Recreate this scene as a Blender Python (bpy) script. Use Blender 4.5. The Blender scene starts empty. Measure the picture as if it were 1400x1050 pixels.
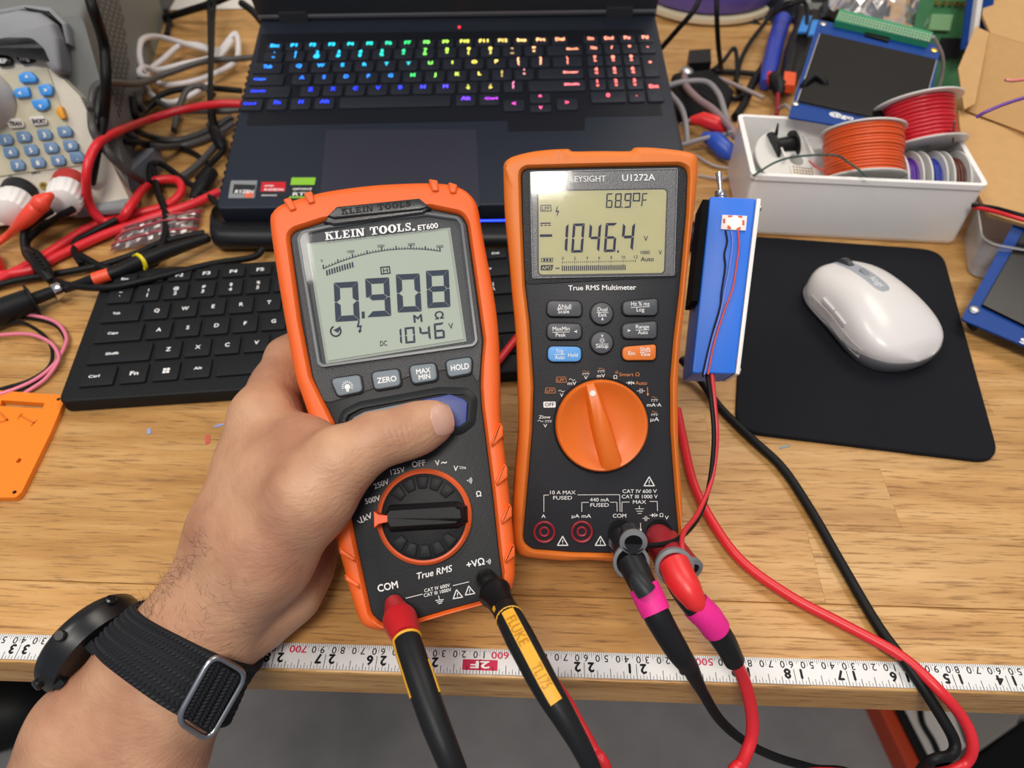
import bpy, bmesh, math, random
import numpy as np
from mathutils import Vector, Matrix
random.seed(7)
SC = bpy.context.scene
COL = SC.collection
# ------------------------------------------------------------------ camera
F_PX, CX, CY = 1030.0, 700.0, 525.0
TH = math.radians(47.6)
CAMH = 0.362
cam_d = bpy.data.cameras.new('camera'); cam = bpy.data.objects.new('camera', cam_d); COL.objects.link(cam)
cam.location = (0, 0, CAMH); cam.rotation_euler = (math.pi/2-TH, 0, 0)
cam_d.sensor_width = 36.0; cam_d.lens = F_PX/1400*36.0
cam_d.clip_start = 0.01; cam_d.clip_end = 50
cam_d.dof.use_dof = True; cam_d.dof.focus_distance = 0.352; cam_d.dof.aperture_fstop = 10.5
SC.camera = cam
# ------------------------------------------------------------------ light
w = bpy.data.worlds.new('world'); SC.world = w; w.use_nodes = True
w.node_tree.nodes['Background'].inputs[0].default_value = (0.80, 0.86, 1.0, 1)
w.node_tree.nodes['Background'].inputs[1].default_value = 0.34
def area(name, loc, target, size, size_y, power, color):
    l = bpy.data.lights.new(name, 'AREA'); l.shape = 'RECTANGLE'; l.size = size; l.size_y = size_y
    l.energy = power; l.color = color
    o = bpy.data.objects.new(name, l); COL.objects.link(o); o.location = loc
    d = Vector(target)-Vector(loc); o.rotation_euler = d.to_track_quat('-Z', 'Y').to_euler()
    return o
area('ceiling_panel_light', (-0.13, -0.68, 1.85), (-0.13, -0.68, 0), 0.59, 0.35, 25, (1.0, 0.93, 0.84))
area('ceiling_side_light', (-0.95, 0.08, 1.85), (-0.95, 0.08, 0), 0.78, 0.62, 14, (1.0, 0.95, 0.88))
area('room_ceiling_light', (0.9, 1.1, 2.1), (0, 0.5, 0), 1.2, 0.8, 21, (1.0, 0.90, 0.78))
SC.view_settings.view_transform = 'Standard'; SC.view_settings.look = 'None'
SC.view_settings.gamma = 1.0; SC.view_settings.use_curve_mapping = False
SC.view_settings.exposure = 0.0
# ------------------------------------------------------------------ pixel measuring
FW = Vector((0, math.cos(TH), -math.sin(TH))); DN = Vector((0, -math.sin(TH), -math.cos(TH)))
C0 = Vector((0, 0, CAMH))
def ray(px, py): return Vector((1, 0, 0))*((px-CX)/F_PX) + FW + DN*((py-CY)/F_PX)
def at(px, py, z=0.0):
    d = ray(px, py); return C0 + d*((z-CAMH)/d.z)
def pd(px, py, depth): return C0 + ray(px, py)*depth
class Frame:
    """local frame: x, y on a face, z out of it"""
    def __init__(s, o, ex, ey):
        s.o = Vector(o); s.ex = Vector(ex).normalized(); ey = Vector(ey)
        s.ez = s.ex.cross(ey).normalized(); s.ey = s.ez.cross(s.ex).normalized()
        s.M = Matrix(((s.ex.x, s.ey.x, s.ez.x, s.o.x), (s.ex.y, s.ey.y, s.ez.y, s.o.y), (s.ex.z, s.ey.z, s.ez.z, s.o.z), (0, 0, 0, 1)))
    def loc(s, px, py, z=0.0):
        d = ray(px, py); o = s.o + s.ez*z
        t = (o-C0).dot(s.ez)/d.dot(s.ez); p = C0+d*t-s.o
        return (p.dot(s.ex), p.dot(s.ey))
    def inv(s, p):
        p = Vector(p)-s.o; return Vector((p.dot(s.ex), p.dot(s.ey), p.dot(s.ez)))
    def W(s, x, y, z=0): return s.o + s.ex*x + s.ey*y + s.ez*z
def zoomer(x0, y0, k): return lambda x, y: (x0+x/k, y0+y/k)
# ------------------------------------------------------------------ materials
def srgb(h):
    if isinstance(h, str):
        h = h.lstrip('#'); c = [int(h[i:i+2], 16)/255 for i in (0, 2, 4)]
    else: c = [v/255 for v in h]
    return tuple([v/12.92 if v <= .04045 else ((v+.055)/1.055)**2.4 for v in c]) + (1,)
def mat(name, col, rough=.5, metal=0., bump=0., bscale=800., var=0., vscale=60., emit=None, estr=1., coat=0., sss=0., alpha=None, spec=None):
    m = bpy.data.materials.new(name); m.use_nodes = True; nt = m.node_tree; N = nt.nodes; L = nt.links
    b = N['Principled BSDF']; c = srgb(col)
    b.inputs['Base Color'].default_value = c; b.inputs['Roughness'].default_value = rough; b.inputs['Metallic'].default_value = metal
    if coat: b.inputs['Coat Weight'].default_value = coat; b.inputs['Coat Roughness'].default_value = .08
    if spec is None and not metal and .3*c[0]+.6*c[1]+.1*c[2] < .035 and rough > .3: spec = .22
    if spec is not None: b.inputs['Specular IOR Level'].default_value = spec
    if sss:
        b.inputs['Subsurface Weight'].default_value = sss; b.inputs['Subsurface Radius'].default_value = (1, .35, .2); b.inputs['Subsurface Scale'].default_value = .006
    tc = N.new('ShaderNodeTexCoord')
    if var:
        n = N.new('ShaderNodeTexNoise'); n.inputs['Scale'].default_value = vscale; n.inputs['Detail'].default_value = 4
        L.new(tc.outputs['Object'], n.inputs['Vector'])
        mx = N.new('ShaderNodeMix'); mx.data_type = 'RGBA'
        mx.inputs[6].default_value = tuple(v*(1-var) for v in c[:3])+(1,); mx.inputs[7].default_value = tuple(min(1, v*(1+var)) for v in c[:3])+(1,)
        L.new(n.outputs[0], mx.inputs[0]); L.new(mx.outputs[2], b.inputs['Base Color'])
    if bump:
        n = N.new('ShaderNodeTexNoise'); n.inputs['Scale'].default_value = bscale; n.inputs['Detail'].default_value = 3
        L.new(tc.outputs['Object'], n.inputs['Vector'])
        bp = N.new('ShaderNodeBump'); bp.inputs['Strength'].default_value = bump; bp.inputs['Distance'].default_value = .0006
        L.new(n.outputs[0], bp.inputs['Height']); L.new(bp.outputs[0], b.inputs['Normal'])
    if emit is not None:
        b.inputs['Emission Color'].default_value = srgb(emit); b.inputs['Emission Strength'].default_value = estr
    if alpha is not None: b.inputs['Alpha'].default_value = alpha
    return m
def clear_mat(name, tint=(1, 1, 1, 1), rough=.05, refl=.08, milk=0., milkcol='#e8e8ea'):
    m = bpy.data.materials.new(name); m.use_nodes = True; nt = m.node_tree; N = nt.nodes; L = nt.links
    for n in list(N): N.remove(n)
    out = N.new('ShaderNodeOutputMaterial'); tr = N.new('ShaderNodeBsdfTransparent'); tr.inputs[0].default_value = tint
    gl = N.new('ShaderNodeBsdfGlossy'); gl.inputs['Roughness'].default_value = rough
    fr = N.new('ShaderNodeFresnel'); fr.inputs['IOR'].default_value = 1.5
    ad = N.new('ShaderNodeMath'); ad.operation = 'ADD'; ad.inputs[1].default_value = refl-.04; L.new(fr.outputs[0], ad.inputs[0])
    mx = N.new('ShaderNodeMixShader'); L.new(ad.outputs[0], mx.inputs[0]); L.new(tr.outputs[0], mx.inputs[1]); L.new(gl.outputs[0], mx.inputs[2])
    last = mx
    if milk:
        df = N.new('ShaderNodeBsdfPrincipled'); df.inputs['Base Color'].default_value = srgb(milkcol); df.inputs['Roughness'].default_value = .3
        m2 = N.new('ShaderNodeMixShader'); m2.inputs[0].default_value = milk; L.new(mx.outputs[0], m2.inputs[1]); L.new(df.outputs[0], m2.inputs[2]); last = m2
    L.new(last.outputs[0], out.inputs[0]); return m
def wood_mat():
    m = bpy.data.materials.new('oiled_oak'); m.use_nodes = True; nt = m.node_tree; N = nt.nodes; L = nt.links
    b = N['Principled BSDF']; b.inputs['Roughness'].default_value = .42
    tc = N.new('ShaderNodeTexCoord'); oi = N.new('ShaderNodeObjectInfo')
    off = N.new('ShaderNodeVectorMath'); off.operation = 'SCALE'; cmb = N.new('ShaderNodeCombineXYZ')
    mul = N.new('ShaderNodeMath'); mul.operation = 'MULTIPLY'; mul.inputs[1].default_value = 37.0; L.new(oi.outputs['Random'], mul.inputs[0])
    for i in range(3): L.new(mul.outputs[0], cmb.inputs[i])
    add = N.new('ShaderNodeVectorMath'); L.new(tc.outputs['Object'], add.inputs[0]); L.new(cmb.outputs[0], add.inputs[1])
    def noise(sx, sy, scale, detail, rough=.6, dist=0.):
        mp = N.new('ShaderNodeMapping'); mp.inputs['Scale'].default_value = (sx, sy, sy); L.new(add.outputs[0], mp.inputs[0])
        n = N.new('ShaderNodeTexNoise'); n.inputs['Scale'].default_value = scale; n.inputs['Detail'].default_value = detail
        n.inputs['Roughness'].default_value = rough; n.inputs['Distortion'].default_value = dist; L.new(mp.outputs[0], n.inputs[0]); return n
    n1 = noise(3, 26, 3, 4, .55, .5); n2 = noise(18, 300, 2.4, 4, .65); n3 = noise(1.2, 5, 3, 2)
    r1 = N.new('ShaderNodeValToRGB'); L.new(n1.outputs[0], r1.inputs[0])
    e = r1.color_ramp.elements; e[0].position = .30; e[0].color = srgb('#a97a41'); e[1].position = .68; e[1].color = srgb('#cda269')
    x = r1.color_ramp.elements.new(.5); x.color = srgb('#bf9155')
    r2 = N.new('ShaderNodeValToRGB'); L.new(n2.outputs[0], r2.inputs[0])
    e = r2.color_ramp.elements; e[0].position = .33; e[0].color = (.38, .30, .22, 1); e[1].position = .47; e[1].color = (1, 1, 1, 1)
    mx = N.new('ShaderNodeMix'); mx.data_type = 'RGBA'; mx.blend_type = 'MULTIPLY'; mx.inputs[0].default_value = .8
    L.new(r1.outputs[0], mx.inputs[6]); L.new(r2.outputs[0], mx.inputs[7])
    hs = N.new('ShaderNodeHueSaturation'); L.new(mx.outputs[2], hs.inputs['Color'])
    mr = N.new('ShaderNodeMapRange'); mr.inputs[3].default_value = .90; mr.inputs[4].default_value = 1.08; L.new(oi.outputs['Random'], mr.inputs[0])
    m3 = N.new('ShaderNodeMapRange'); m3.inputs[3].default_value = .86; m3.inputs[4].default_value = 1.14; L.new(n3.outputs[0], m3.inputs[0])
    mm = N.new('ShaderNodeMath'); mm.operation = 'MULTIPLY'; L.new(mr.outputs[0], mm.inputs[0]); L.new(m3.outputs[0], mm.inputs[1]); L.new(mm.outputs[0], hs.inputs['Value'])
    L.new(hs.outputs[0], b.inputs['Base Color'])
    bp = N.new('ShaderNodeBump'); bp.inputs['Strength'].default_value = .35; bp.inputs['Distance'].default_value = .0004
    L.new(r2.outputs[0], bp.inputs['Height']); L.new(bp.outputs[0], b.inputs['Normal'])
    return m
def vcol_mat(name, rough=.5, emis=0.):
    m = bpy.data.materials.new(name); m.use_nodes = True; nt = m.node_tree
    b = nt.nodes['Principled BSDF']; a = nt.nodes.new('ShaderNodeVertexColor'); a.layer_name = 'Col'
    nt.links.new(a.outputs[0], b.inputs['Base Color']); b.inputs['Roughness'].default_value = rough
    if emis: nt.links.new(a.outputs[0], b.inputs['Emission Color']); b.inputs['Emission Strength'].default_value = emis
    return m
# ------------------------------------------------------------------ mesh kit
def rounded(poly, r, seg=5):
    """round the corners of a 2-D polygon; r = number or list"""
    n = len(poly); out = []
    for i in range(n):
        p = Vector(poly[i][:2]); a = Vector(poly[i-1][:2]); b = Vector(poly[(i+1) % n][:2])
        rr = r[i] if isinstance(r, (list, tuple)) else r
        da, db = (a-p), (b-p); la, lb = da.length, db.length
        if rr <= 0 or la < 1e-9 or lb < 1e-9: out.append((p.x, p.y)); continue
        da /= la; db /= lb; ang = math.acos(max(-1, min(1, da.dot(db))))
        if ang > 3.0: out.append((p.x, p.y)); continue
        t = min(rr/math.tan(ang/2), la*.49, lb*.49)
        s, e = p+da*t, p+db*t
        for k in range(seg+1):
            u = k/seg; q = s*(1-u)**2 + p*2*u*(1-u) + e*u*u; out.append((q.x, q.y))
    return out
def offset(poly, d):
    """positive d shrinks a counter-clockwise polygon"""
    n = len(poly); ar = sum(poly[i][0]*poly[(i+1) % n][1]-poly[(i+1) % n][0]*poly[i][1] for i in range(n))
    sg = 1 if ar > 0 else -1; out = []
    for i in range(n):
        p = Vector(poly[i]); e1 = p-Vector(poly[i-1]); e2 = Vector(poly[(i+1) % n])-p
        if e1.length < 1e-9: e1 = e2
        if e2.length < 1e-9: e2 = e1
        n1 = Vector((-e1.y, e1.x)).normalized()*sg; n2 = Vector((-e2.y, e2.x)).normalized()*sg
        b = n1+n2
        if b.length < 1e-6: out.append((p.x, p.y)); continue
        b.normalize(); k = d/max(.5, b.dot(n1)); q = p+b*k; out.append((q.x, q.y))
    return out
def ccw(poly):
    n = len(poly); ar = sum(poly[i][0]*poly[(i+1) % n][1]-poly[(i+1) % n][0]*poly[i][1] for i in range(n))
    return list(poly) if ar > 0 else list(poly)[::-1]
def catmull(pts, n=8, closed=False):
    P = [Vector(p) for p in pts]; m = len(P); out = []
    rng = range(m) if closed else range(m-1)
    for i in rng:
        p1, p2 = P[i], P[(i+1) % m]
        p0 = P[i-1] if (closed or i > 0) else p1*2-p2
        p3 = P[(i+2) % m] if (closed or i+2 < m) else p2*2-p1
        for k in range(n):
            t = k/n; out.append(.5*((2*p1)+(p2-p0)*t+(2*p0-5*p1+4*p2-p3)*t*t+(3*p1-p0-3*p2+p3)*t**3))
    if not closed: out.append(P[-1])
    return out
def circle(cx, cy, r, n=32, ry=None):
    ry = ry or r; return [(cx+r*math.cos(2*math.pi*k/n), cy+ry*math.sin(2*math.pi*k/n)) for k in range(n)]
class B:
    def __init__(s): s.v = []; s.f = []; s.m = []; s.c = []; s.col = None
    def add(s, vs, fs, mi=0):
        o = len(s.v); s.v += [tuple(v) for v in vs]
        for f in fs: s.f.append([i+o for i in f]); s.m.append(mi); s.c.append(s.col)
        return s
    def loft(s, rings, cap0=True, cap1=True, mi=0, closed=True):
        n = len(rings[0]); vs = [p for r in rings for p in r]; fs = []
        for k in range(len(rings)-1):
            for i in range(n if closed else n-1):
                j = (i+1) % n; fs.append([k*n+i, k*n+j, (k+1)*n+j, (k+1)*n+i])
        if cap0: fs.append(list(range(n))[::-1])
        if cap1: fs.append([(len(rings)-1)*n+i for i in range(n)])
        return s.add(vs, fs, mi)
    def prism(s, poly, z0, z1, bev=0., mi=0, seg=3, botbev=0., cap0=True):
        poly = ccw(poly); rings = []
        if botbev:
            for k in range(seg+1):
                a = math.pi/2*k/seg; rings.append([(x, y, z0+botbev*(1-math.sin(a))) for x, y in offset(poly, botbev*(1-math.cos(math.pi/2-a)))]) if False else None
            for k in range(seg):
                a = math.pi/2*k/seg; rings.append([(x, y, z0+botbev*(1-math.cos(a))) for x, y in offset(poly, botbev*(1-math.sin(a)))])
            rings.append([(x, y, z0+botbev) for x, y in poly])
        else: rings.append([(x, y, z0) for x, y in poly])
        if bev:
            for k in range(seg+1):
                a = math.pi/2*k/seg; rings.append([(x, y, z1-bev*(1-math.sin(a))) for x, y in offset(poly, bev*(1-math.cos(a)))])
        else: rings.append([(x, y, z1) for x, y in poly])
        return s.loft(rings, cap0, True, mi)
    def poly(s, pts, z, mi=0):
        pts = ccw(pts); return s.add([(x, y, z) for x, y in pts], [list(range(len(pts)))], mi)
    def box(s, x0, x1, y0, y1, z0, z1, bev=0., mi=0):
        return s.prism([(x0, y0), (x1, y0), (x1, y1), (x0, y1)], z0, z1, bev, mi, 2)
    def obox(s, o, ax, ay, az, mi=0):
        """oriented box from corner o and three edge vectors"""
        o, ax, ay, az = map(Vector, (o, ax, ay, az)); v = [o, o+ax, o+ax+ay, o+ay]; v += [p+az for p in v]
        return s.add(v, [[3, 2, 1, 0], [4, 5, 6, 7], [0, 1, 5, 4], [1, 2, 6, 5], [2, 3, 7, 6], [3, 0, 4, 7]], mi)
    def tube(s, pts, r, seg=8, mi=0, caps=True, squash=None):
        P = [Vector(p) for p in pts]; n = len(P); R = r if isinstance(r, (list, tuple)) else [r]*n
        if len(R) != n: R = [R[min(len(R)-1, int(i/(n-1)*(len(R)-1)))]*(1-((i/(n-1)*(len(R)-1)) % 1))+R[min(len(R)-1, int(i/(n-1)*(len(R)-1))+1)]*((i/(n-1)*(len(R)-1)) % 1) for i in range(n)]
        t = (P[1]-P[0]).normalized(); up = Vector((0, 0, 1)) if abs(t.z) < .9 else Vector((1, 0, 0))
        u = t.cross(up).normalized(); rings = []
        for i in range(n):
            a = P[max(0, i-1)]; b = P[min(n-1, i+1)]; t = (b-a)
            t = t.normalized() if t.length > 1e-9 else Vector((0, 0, 1))
            u = (u-t*u.dot(t)); u = u.normalized() if u.length > 1e-6 else t.orthogonal().normalized()
            vv = t.cross(u); ring = []
            for k in range(seg):
                an = 2*math.pi*k/seg; q = P[i]+(u*math.cos(an)+vv*math.sin(an))*R[i]
                ring.append(q)
            rings.append(ring)
        return s.loft(rings, caps, caps, mi)
    def lathe(s, prof, o, ax, seg=32, mi=0, cap0=True, cap1=True):
        """prof = [(radius, distance along axis)]"""
        o = Vector(o); ax = Vector(ax).normalized(); u = ax.orthogonal().normalized(); v = ax.cross(u)
        rings = [[o+ax*h+(u*math.cos(2*math.pi*k/seg)+v*math.sin(2*math.pi*k/seg))*max(r, 1e-5) for k in range(seg)] for r, h in prof]
        return s.loft(rings, cap0, cap1, mi)
    def ell(s, c, rx, ry, rz, mi=0, nu=16, nv=10, R=None):
        c = Vector(c); rings = []
        for j in range(nv+1):
            a = math.pi*j/nv-math.pi/2; rr = max(math.cos(a), .001); ring = []
            for k in range(nu):
                b = 2*math.pi*k/nu; q = Vector((rx*rr*math.cos(b), ry*rr*math.sin(b), rz*math.sin(a)))
                if R is not None: q = R @ q
                ring.append(c+q)
            rings.append(ring)
        return s.loft(rings, True, True, mi)
    def build(s, name, mats, parent=None, smooth=35, bevel=0.):
        me = bpy.data.meshes.new(name); me.from_pydata(s.v, [], s.f)
        if not isinstance(mats, (list, tuple)): mats = [mats]
        for m in mats: me.materials.append(m)
        if len(mats) > 1: me.polygons.foreach_set('material_index', s.m)
        if any(c is not None for c in s.c):
            ca = me.color_attributes.new('Col', 'FLOAT_COLOR', 'CORNER'); k = 0
            for f, c in zip(s.f, s.c):
                for _ in f: ca.data[k].color = c or (1, 1, 1, 1); k += 1
        me.update(); bm = bmesh.new(); bm.from_mesh(me)
        bmesh.ops.recalc_face_normals(bm, faces=bm.faces); bm.to_mesh(me); bm.free()
        if smooth:
            me.shade_smooth()
            me.set_sharp_from_angle(angle=math.radians(smooth))
        o = bpy.data.objects.new(name, me); COL.objects.link(o)
        if parent is not None: o.parent = parent
        return o
def tag(o, label, cat, group=None, kind=None):
    if label: o['label'] = label
    if cat: o['category'] = cat
    if group: o['group'] = group
    if kind: o['kind'] = kind
    return o
def thing(name, label, cat, M=None, group=None):
    o = bpy.data.objects.new(name, None); COL.objects.link(o); o.empty_display_size = .02
    if M is not None: o.matrix_world = M if isinstance(M, Matrix) else Matrix.Translation(Vector(M))
    return tag(o, label, cat, group)
def at_world(o):
    """parts whose mesh is in world coordinates under a thing at its base"""
    return Matrix.Translation(o)
# ------------------------------------------------------------------ lettering
_tc = {}
def glyphs(s, bold=0., shear=0.):
    key = (s, bold, shear)
    if key not in _tc:
        cu = bpy.data.curves.new('t', 'FONT'); cu.body = s; cu.size = 1; cu.offset = 0; cu.shear = shear; cu.resolution_u = 3
        ob = bpy.data.objects.new('t', cu); COL.objects.link(ob)
        dg = bpy.context.evaluated_depsgraph_get(); me = bpy.data.meshes.new_from_object(ob.evaluated_get(dg))
        vs = [(v.co.x, v.co.y) for v in me.vertices]; fs = [list(p.vertices) for p in me.polygons]
        COL.objects.unlink(ob); bpy.data.objects.remove(ob); bpy.data.curves.remove(cu); bpy.data.meshes.remove(me)
        _tc[key] = (vs, fs)
    return _tc[key]
def put_local(b, s, p0, p1, cap, z, mi=0, bold=.012, shear=0., keep=False):
    """baseline from p0 to p1 (local), cap height in local units; keep = keep aspect, centred"""
    vs, fs = glyphs(s, bold, shear)
    if not vs: return
    x0 = min(v[0] for v in vs); x1 = max(v[0] for v in vs)
    p0, p1 = Vector(p0), Vector(p1); e = p1-p0; Lw = e.length; e = e/Lw; n = Vector((-e.y, e.x))
    sy = cap/.70; sx = Lw/(x1-x0); ox = 0
    if keep: ox = (Lw-sy*(x1-x0))/2; sx = sy
    for dx, dy, dz in (((0, 0, 0),) if bold < .005 else ((bold, 0, 0), (-bold, 0, 1e-6), (0, bold, 2e-6), (0, -bold, 3e-6))):
        b.add([(p0.x+e.x*(ox+(v[0]-x0+dx)*sx)+n.x*(v[1]+dy)*sy, p0.y+e.y*(ox+(v[0]-x0+dx)*sx)+n.y*(v[1]+dy)*sy, z+dz) for v in vs], fs, mi)
def put(b, fr, s, a, c, cap_px, z, mi=0, bold=.012, shear=0., keep=False):
    p0 = fr.loc(*a, z); p1 = fr.loc(*c, z); k = (Vector(p1)-Vector(p0)).length/math.dist(a, c)
    put_local(b, s, p0, p1, cap_px*k, z, mi, bold, shear, keep)
def putc(b, fr, s, c, cap_px, z, mi=0, bold=.012, ang=0.):
    """centred at pixel c, natural width"""
    vs, fs = glyphs(s, bold)
    x0 = min(v[0] for v in vs); x1 = max(v[0] for v in vs); wpx = (x1-x0)*cap_px/.70/2
    ca, sa = math.cos(math.radians(ang)), math.sin(math.radians(ang))
    bx, by = c[0]+sa*cap_px/2*-1*-1, c[1]+ca*cap_px/2
    put(b, fr, s, (bx-wpx*ca, by+wpx*sa), (bx+wpx*ca, by-wpx*sa), cap_px, z, mi, bold)
def stroke(b, fr, pts, wpx, z, mi=0, closed=False):
    """flat line through pixel points"""
    P = [Vector(fr.loc(*p, z)) for p in pts]; k = (P[1]-P[0]).length/max(1e-6, math.dist(pts[0], pts[1])); h = wpx*k/2
    n = len(P); rng = range(n) if closed else range(n-1)
    for i in rng:
        a, c = P[i], P[(i+1) % n]; e = (c-a).normalized(); q = Vector((-e.y, e.x))*h; a = a-e*h*.6; c = c+e*h*.6
        b.add([(*(a-q), z), (*(c-q), z), (*(c+q), z), (*(a+q), z)], [[0, 1, 2, 3]], mi)
def fillpx(b, fr, pts, z, mi=0): b.poly([fr.loc(*p, z) for p in pts], z, mi)
SEG = {'0': 'abcdef', '1': 'bc', '4': 'bcfg', '6': 'acdefg', '8': 'abcdefg', '9': 'abcdfg', 'F': 'aefg', '6': 'acdefg', 'o': 'abfg'}
def seg7(b, fr, ch, TL, TR, BL, t, z, mi=0, g=.012):
    A = Vector(fr.loc(*TL, z)); U = Vector(fr.loc(*TR, z))-A; V = Vector(fr.loc(*BL, z))-A; asp = V.length/U.length
    tx = t; ty = t/asp; gx, gy = g, g/asp
    S = {'a': [(0+gx, 0), (1-gx, 0), (1-tx-gx, ty), (tx+gx, ty)], 'd': [(0+gx, 1), (1-gx, 1), (1-tx-gx, 1-ty), (tx+gx, 1-ty)],
         'f': [(0, gy), (tx, ty+gy), (tx, .5-ty/2-gy), (tx*.4, .5-gy), (0, .5-gy*2)], 'e': [(0, 1-gy), (tx, 1-ty-gy), (tx, .5+ty/2+gy), (tx*.4, .5+gy), (0, .5+gy*2)],
         'b': [(1, gy), (1-tx, ty+gy), (1-tx, .5-ty/2-gy), (1-tx*.4, .5-gy), (1, .5-gy*2)], 'c': [(1, 1-gy), (1-tx, 1-ty-gy), (1-tx, .5+ty/2+gy), (1-tx*.4, .5+gy), (1, .5+gy*2)],
         'g': [(tx*.5+gx, .5), (tx+gx, .5-ty/2), (1-tx-gx, .5-ty/2), (1-tx*.5-gx, .5), (1-tx-gx, .5+ty/2), (tx+gx, .5+ty/2)]}
    for k in SEG[ch]: b.poly([tuple(A+U*x+V*y) for x, y in S[k]], z, mi)
OBST = []
def obstacle(root):
    from mathutils.bvhtree import BVHTree
    for ch in root.children:
        M = root.matrix_basis; OBST.append(BVHTree.FromPolygons([M @ v.co for v in ch.data.vertices], [tuple(p.vertices) for p in ch.data.polygons]))
def lean_on(Q, r):
    """a cable that would run inside an instrument case is laid on its surface instead"""
    rr = max(r) if isinstance(r, (list, tuple)) else r
    if not OBST: return Q
    pos = []
    for p in Q:
        d = p-C0; L_ = d.length; d = d/L_; k = L_
        for t in OBST:
            h = t.ray_cast(C0, d, L_+.002)
            if h[0] is not None: k = min(k, h[3]-rr*1.6)
        pos.append(k/L_)
    sm = [min(pos[max(0, i-2):i+3]) for i in range(len(pos))]
    sm = [sum(sm[max(0, i-2):i+3])/len(sm[max(0, i-2):i+3]) for i in range(len(sm))]
    return [C0+(p-C0)*min(a, b_+.0) for p, a, b_ in zip(Q, sm, pos)]
def cable(name, pts, r, m, label=None, cat=None, group=None, seg=8, n=8, parent=None):
    """pts = (px, py, z): pixel and height above the desk"""
    P = [at(x, y, z) for x, y, z in pts]; base = P[0].copy(); Q = lean_on([p.copy() for p in catmull(P, n)], r)
    b = B(); b.tube([p-base for p in Q], r, seg); o = b.build(name, m, parent, 60)
    o.location = base if parent is None else base-parent.location
    return tag(o, label, cat, group) if label else o
# ------------------------------------------------------------------ shared materials
WOOD = wood_mat()
M_white = mat('white_print', '#e8e8e6', .6); M_orprint = mat('orange_print', '#c77a40', .6)
M_lcdink = mat('lcd_ink', '#1f2d40', .5); M_lcdink2 = mat('lcd_ink_violet', '#2f3050', .5)
M_blackpl = mat('black_plastic', '#18191b', .42, bump=.15, bscale=2500); M_blackrub = mat('black_rubber', '#121314', .5)
M_redins = mat('red_insulation', '#d8252f', .38); M_darkred = mat('dark_red_plastic', '#a31f2c', .4); M_brightred = mat('bright_red_plastic', '#dd2b2c', .38)
M_chrome = mat('chrome', '#d9d9dc', .15, 1.); M_steel = mat('brushed_steel', '#aeb0b4', .3, 1.); M_gold = mat('brass', '#d6b25e', .3, 1.)
M_whitepl = mat('white_plastic', '#e9e7e4', .35); M_greyins = mat('grey_insulation', '#8d8a8d', .45)
# ------------------------------------------------------------------ desk, floor
DA = math.atan2(at(1400, 950).y-at(0, 905).y, at(1400, 950).x-at(0, 905).x)
DKM = Matrix.Translation(at(700, 927.5)) @ Matrix.Rotation(DA, 4, 'Z')
DK = Frame(at(700, 927.5), (math.cos(DA), math.sin(DA), 0), (-math.sin(DA), math.cos(DA), 0))
desk = thing('desk', 'oiled oak butcher-block desk under all the tools', 'desk', DKM)
core = B(); core.box(-1.25, 1.25, .0006, 1.6, -.0262, -.003); core.build('desk_core', WOOD, desk)
rows = 34; sw = .0435
random.seed(3)
rowdefs = []
for r in range(rows):
    y0 = r*sw; x = -1.25-random.random()*.3; first = None
    cuts = []
    while x < 1.25: cuts.append(x); x += .34+random.random()*.38
    cuts.append(1.25+.01)
    if r == 0 or r == 1 or r == 2: pass
    rowdefs.append((y0, cuts))
def cut_at(px, py):
    x, y = DK.loc(px, py); r = int(y/sw); cs = rowdefs[r][1]
    k = min(range(1, len(cs)-1), key=lambda i: abs(cs[i]-x)); cs[k] = x
cut_at(1120, 790); cut_at(1212, 665)
sid = 0; mesh_cache = {}
for r, (y0, cuts) in enumerate(rowdefs):
    for i in range(len(cuts)-1):
        a, c = max(cuts[i], -1.25), min(cuts[i+1], 1.25)
        if c-a < .02: continue
        # leave out what the picture shows nothing of
        cxm = DK.W((a+c)/2, y0)
        if cxm.y > .2 and (a > .55+.9*y0 or c < -.55-.9*y0): continue
        b = B(); g = .00002
        b.prism([(a+g, y0+g), (c-g, y0+g), (c-g, y0+sw-g), (a+g, y0+sw-g)], -.0032 if r else -.025, 0, .00008 if r else .0012, 0, 2)
        b.build('stave', WOOD, desk, 0); sid += 1
floor_m = mat('carpet', '#8c8a8a', .95, bump=.8, bscale=900, var=.22, vscale=22)
b = B(); b.box(-3, 3, -2.5, 3, -.80, -.74); f = b.build('floor', floor_m, None, 0); f['kind'] = 'structure'
wall_m = mat('cream_wall_paint', '#ddd5c6', .8)
b = B(); b.box(-3, 3, 1.62, 1.70, -.8, 1.9); f = b.build('wall_back', wall_m, None, 0); f['kind'] = 'structure'
# ------------------------------------------------------------------ tape measure along the desk edge
tl, tr, bl = DK.loc(0, 866), DK.loc(1400, 913), DK.loc(0, 899)
ty1 = (tl[1]+tr[1])/2; ty0 = DK.loc(700, 924)[1]; TW = ty1-ty0
tape = thing('tape_measure', 'white steel tape measure lying along the front desk edge, numbers upside down', 'tape measure', DKM)
M_tape = mat('tape_white', '#dcdddc', .4); M_ink = mat('tape_black_ink', '#15161a', .5); M_tred = mat('tape_red_ink', '#c01f4a', .5)
b = B(); prof = []
nn = 7
top = [(ty0+TW*k/(nn-1), .0004+.0007*(1-(2*k/(nn-1)-1)**2)*0+.0009) for k in range(nn)]
b.box(-.55, .55, ty0, ty1, .0002, .0010); b.build('blade', M_tape, tape, 0)
x15 = DK.loc(1303, 930)[0]; x28 = DK.loc(376, 895)[0]; INCH = (x15-x28)/13
def xin(i): return x15-(i-15)*INCH
zt = .00106; bk = B()
def vline(x, ya, yb, wd, mi=0): bk.add([(x-wd/2, ya, zt), (x+wd/2, ya, zt), (x+wd/2, yb, zt), (x-wd/2, yb, zt)], [[0, 1, 2, 3]], mi)
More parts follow.
